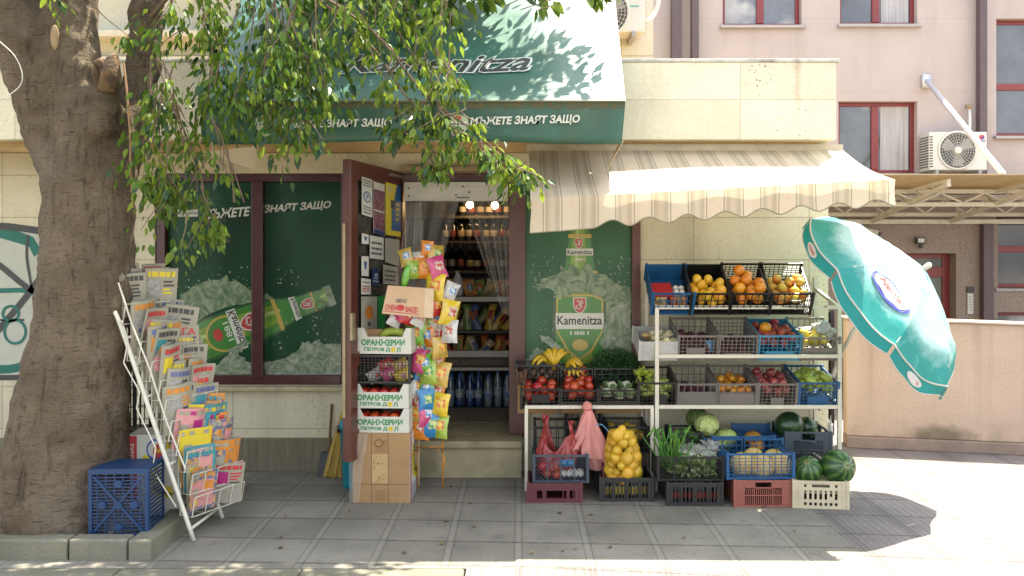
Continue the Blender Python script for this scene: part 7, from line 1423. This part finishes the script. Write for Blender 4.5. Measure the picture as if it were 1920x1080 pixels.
# ---------------------------------------------------------------- fittings on the buildings
acw = mat('ac_white', (.58, .57, .53), .4, .06, 5); acd = mat('ac_dark', (.05, .05, .05), .5); acg = mat('ac_grey', (.30, .30, .29), .5)
def ac(label, x0p, x1p, y0p, y1p, Y, cxp, cyp, rp, logo=True):
    A, B = P(x0p, y1p, Y), P(x1p, y0p, Y); t = T('air_conditioner', label, 'air conditioner', ((A.x + B.x) / 2, Y, A.z)); C = P(cxp, cyp, Y); r_ = rp * Y / F
    b = MB(); b.box(A.x, B.x, Y, Y + .28, A.z, B.z); b.build('body', acw, t, bev=.012)
    b = MB(); b.lathe([(r_ * 1.12, 0), (r_ * 1.12, .012), (r_ * 1.0, .014), (r_ * 1.0, .003)], 36, Matrix.Translation(C + Vector((0, -.001, 0))) @ Matrix.Rotation(R(90), 4, 'X'), 0); b.build('shroud', acw, t, smooth=True)
    b = MB(); b.lathe([(r_ * .99, 0), (r_ * .99, .0035)], 36, Matrix.Translation(C + Vector((0, -.002, 0))) @ Matrix.Rotation(R(90), 4, 'X')); b.build('recess', acd, t)
    b = MB()
    for k in range(3):
        a_ = k * 2.094; q = [C + Vector((math.cos(a_ + da) * r_ * rr, -.006 - .003 * da, math.sin(a_ + da) * r_ * rr)) for rr, da in ((.2, 0), (.9, .15), (.95, .8), (.7, 1.1), (.2, .9))]; b.poly(q)
    b.build('fan', acg, t, solid=.002)
    b = MB()
    for i in range(30): a_ = i * 2 * math.pi / 30; b.beam(C + Vector((math.cos(a_) * r_ * .2, -.018, math.sin(a_) * r_ * .2)), C + Vector((math.cos(a_ + .25) * r_ * 1.03, -.016, math.sin(a_ + .25) * r_ * 1.03)), .005, .004)
    for q in (.3, .45, .6, .75, .9): b.tube([C + Vector((math.cos(i * .2094) * r_ * q, -.018, math.sin(i * .2094) * r_ * q)) for i in range(30)], .0028, 4, closed=True)
    b.build('guard', mat('ac_guard', (.46, .45, .42), .4), t)
    b = MB(); b.lathe([(r_ * .21, 0), (r_ * .21, .018), (r_ * .17, .024)], 20, Matrix.Translation(C + Vector((0, -.008, 0))) @ Matrix.Rotation(R(90), 4, 'X')); b.build('hub', acw, t, smooth=True)
    b = MB()
    for i in range(12): z = A.z + (B.z - A.z) * (.08 + .84 * i / 12); b.box(A.x - .004, A.x - .0003, Y + .02, Y + .26, z, z + .016); b.box(A.x + .006, A.x + .05, Y - .003, Y - .0003, z, z + .016)
    b.build('side_vent', acd, t)
    for x in (A.x + .1, B.x - .1): MB().box(x - .02, x + .02, Y - .02, Y + .34, A.z - .05, A.z - .002).build('foot_bracket', acg, t)
    f = lambda px, py: P(px, py, Y - .002)
    b = MB()
    if logo: b.poly([f(*p) for p in ell(1841, 257, 5, 4.5, 14)], 0); b.poly([P(*p, Y - .004) for p in ell(1843, 258.5, 3, 2.2, 10)], 1); txt(b, 'GREE', f, (1835, 266), (1848, 266), (1835, 262), 1, .02)
    else: b.poly([f(*p) for p in ((1176, 10), (1198, 10), (1198, 13), (1176, 13))], 2)
    b.build('logo', [p_red, mat('ac_blue', (.05, .07, .3)), mat('ac_teal', (.15, .4, .35))], t); return t
ac('air conditioner on the pink wall beside the white tie rod', 1742, 1851, 247, 319, 11.66, 1795, 282, 33)
ac('air conditioner above the shop parapet beside the green sign', 1052, 1208, -48, 60, 8.18, 1132, 22, 44, False)
b = MB(); b.tube(smoothpath([P(1236, -30, 8.4), P(1234, 5, 8.4), P(1226, 28, 8.38), P(1213, 40, 8.3)], 5), .022, 10); tag(b.build('conduit', acw, smooth=True, origin=P(1232, 5, 8.4)), 'white bent conduit beside the upper air conditioner', 'pipe')
b = MB(); b.tube(smoothpath([P(1815, 200, 11.93), P(1818, 212, 11.9), P(1818, 246, 11.8)], 4), .02, 8); b.tube([P(1811, 200, 11.9), P(1820, 200, 11.9)], .03, 8, 1); tag(b.build('conduit', [acw, mat('old_wood', 0)], smooth=True, origin=P(1818, 240, 11.8)), 'short white conduit rising from the right air conditioner', 'pipe')
fl_ = T('flood_light', 'small black flood light above the red entrance door', 'lamp', P(1726, 452, 11.9)); b = MB(); c = P(1726, 452, 11.88); b.box(c.x - .06, c.x + .06, 11.86, 11.92, c.z - .04, c.z + .05); b.box(c.x - .01, c.x + .01, 11.92, 11.96, c.z - .02, c.z + .02); b.build('housing', acd, fl_, bev=.006); b = MB(); b.box(c.x - .04, c.x + .04, 11.852, 11.8595, c.z - .018, c.z + .035); b.build('lens', acw, fl_); b = MB(); b.blob((c.x, 11.88, c.z - .07), .03, 10, 8); b.build('sensor', acd, fl_, smooth=True)
sc_ = T('security_camera', 'white security camera under the canopy above the parasol', 'camera', P(1632, 432, 11.8)); b = MB(); c = P(1634, 434, 11.8); b.beam(c + Vector((-.08, .1, .04)), c + Vector((.07, -.08, -.03)), .07, .07); b.build('body', acw, sc_, bev=.008); b = MB(); b.beam(c + Vector((-.05, .06, .02)), (c.x - .1, 11.96, c.z + .06), .03, .03); b.build('arm', acw, sc_); b = MB(); b.blob(c + Vector((.072, -.085, -.03)), .026, 10, 8); b.build('lens', acd, sc_, smooth=True)
ic = T('intercom', 'grey intercom panel on the stone wall right of the entrance', 'intercom', P(1819, 565, 11.95)); A, B = P(1814, 589, 11.94), P(1825, 550, 11.94); b = MB(); b.box(A.x, B.x, 11.935, 11.959, A.z, B.z); b.build('panel', mat('alu', (.5, .48, .44), .4, .1, metal=.3), ic, bev=.004)
A2, B2 = P(1813, 548, 11.94), P(1826, 538, 11.94); b = MB(); b.box(A2.x, B2.x, 11.93, 11.959, A2.z, B2.z); b.build('camera_unit', acd, ic, bev=.003)
b = MB()
for i in range(6): z = B.z - .04 - i * .035; b.box(A.x + .015, B.x - .015, 11.931, 11.9345, z - .012, z)
b.build('button_strip', acg, ic)
# ivory litter and leaves fallen on the pavement
for i in range(26):
    x, y = rnd.uniform(-1.9, 1.8), rnd.uniform(4.9, 6.4)
    b = MB(); a_ = rnd.uniform(0, 6.28); l = rnd.uniform(.02, .045); d = Vector((math.cos(a_), math.sin(a_), 0)); s_ = Vector((-d.y, d.x, 0)) * l * .4; b.add([(0, 0, .004), d * l * .5 + s_ + Vector((0, 0, .012)), d * l * .5 + Vector((0, 0, .004)), d * l * .5 - s_ + Vector((0, 0, .01)), d * l + Vector((0, 0, .007))], [(0, 2, 1), (0, 3, 2), (1, 2, 4), (2, 3, 4)])
    o = b.build('fallen_leaf', mat('dry_leaf', (.16, .12, .04), .8, .3, rv=.4), origin=(0, 0, 0)); o.location = (x, y, .001); tag(o, 'small dry leaf lying on the grey paving', 'leaf', 'dry leaves on the paving')
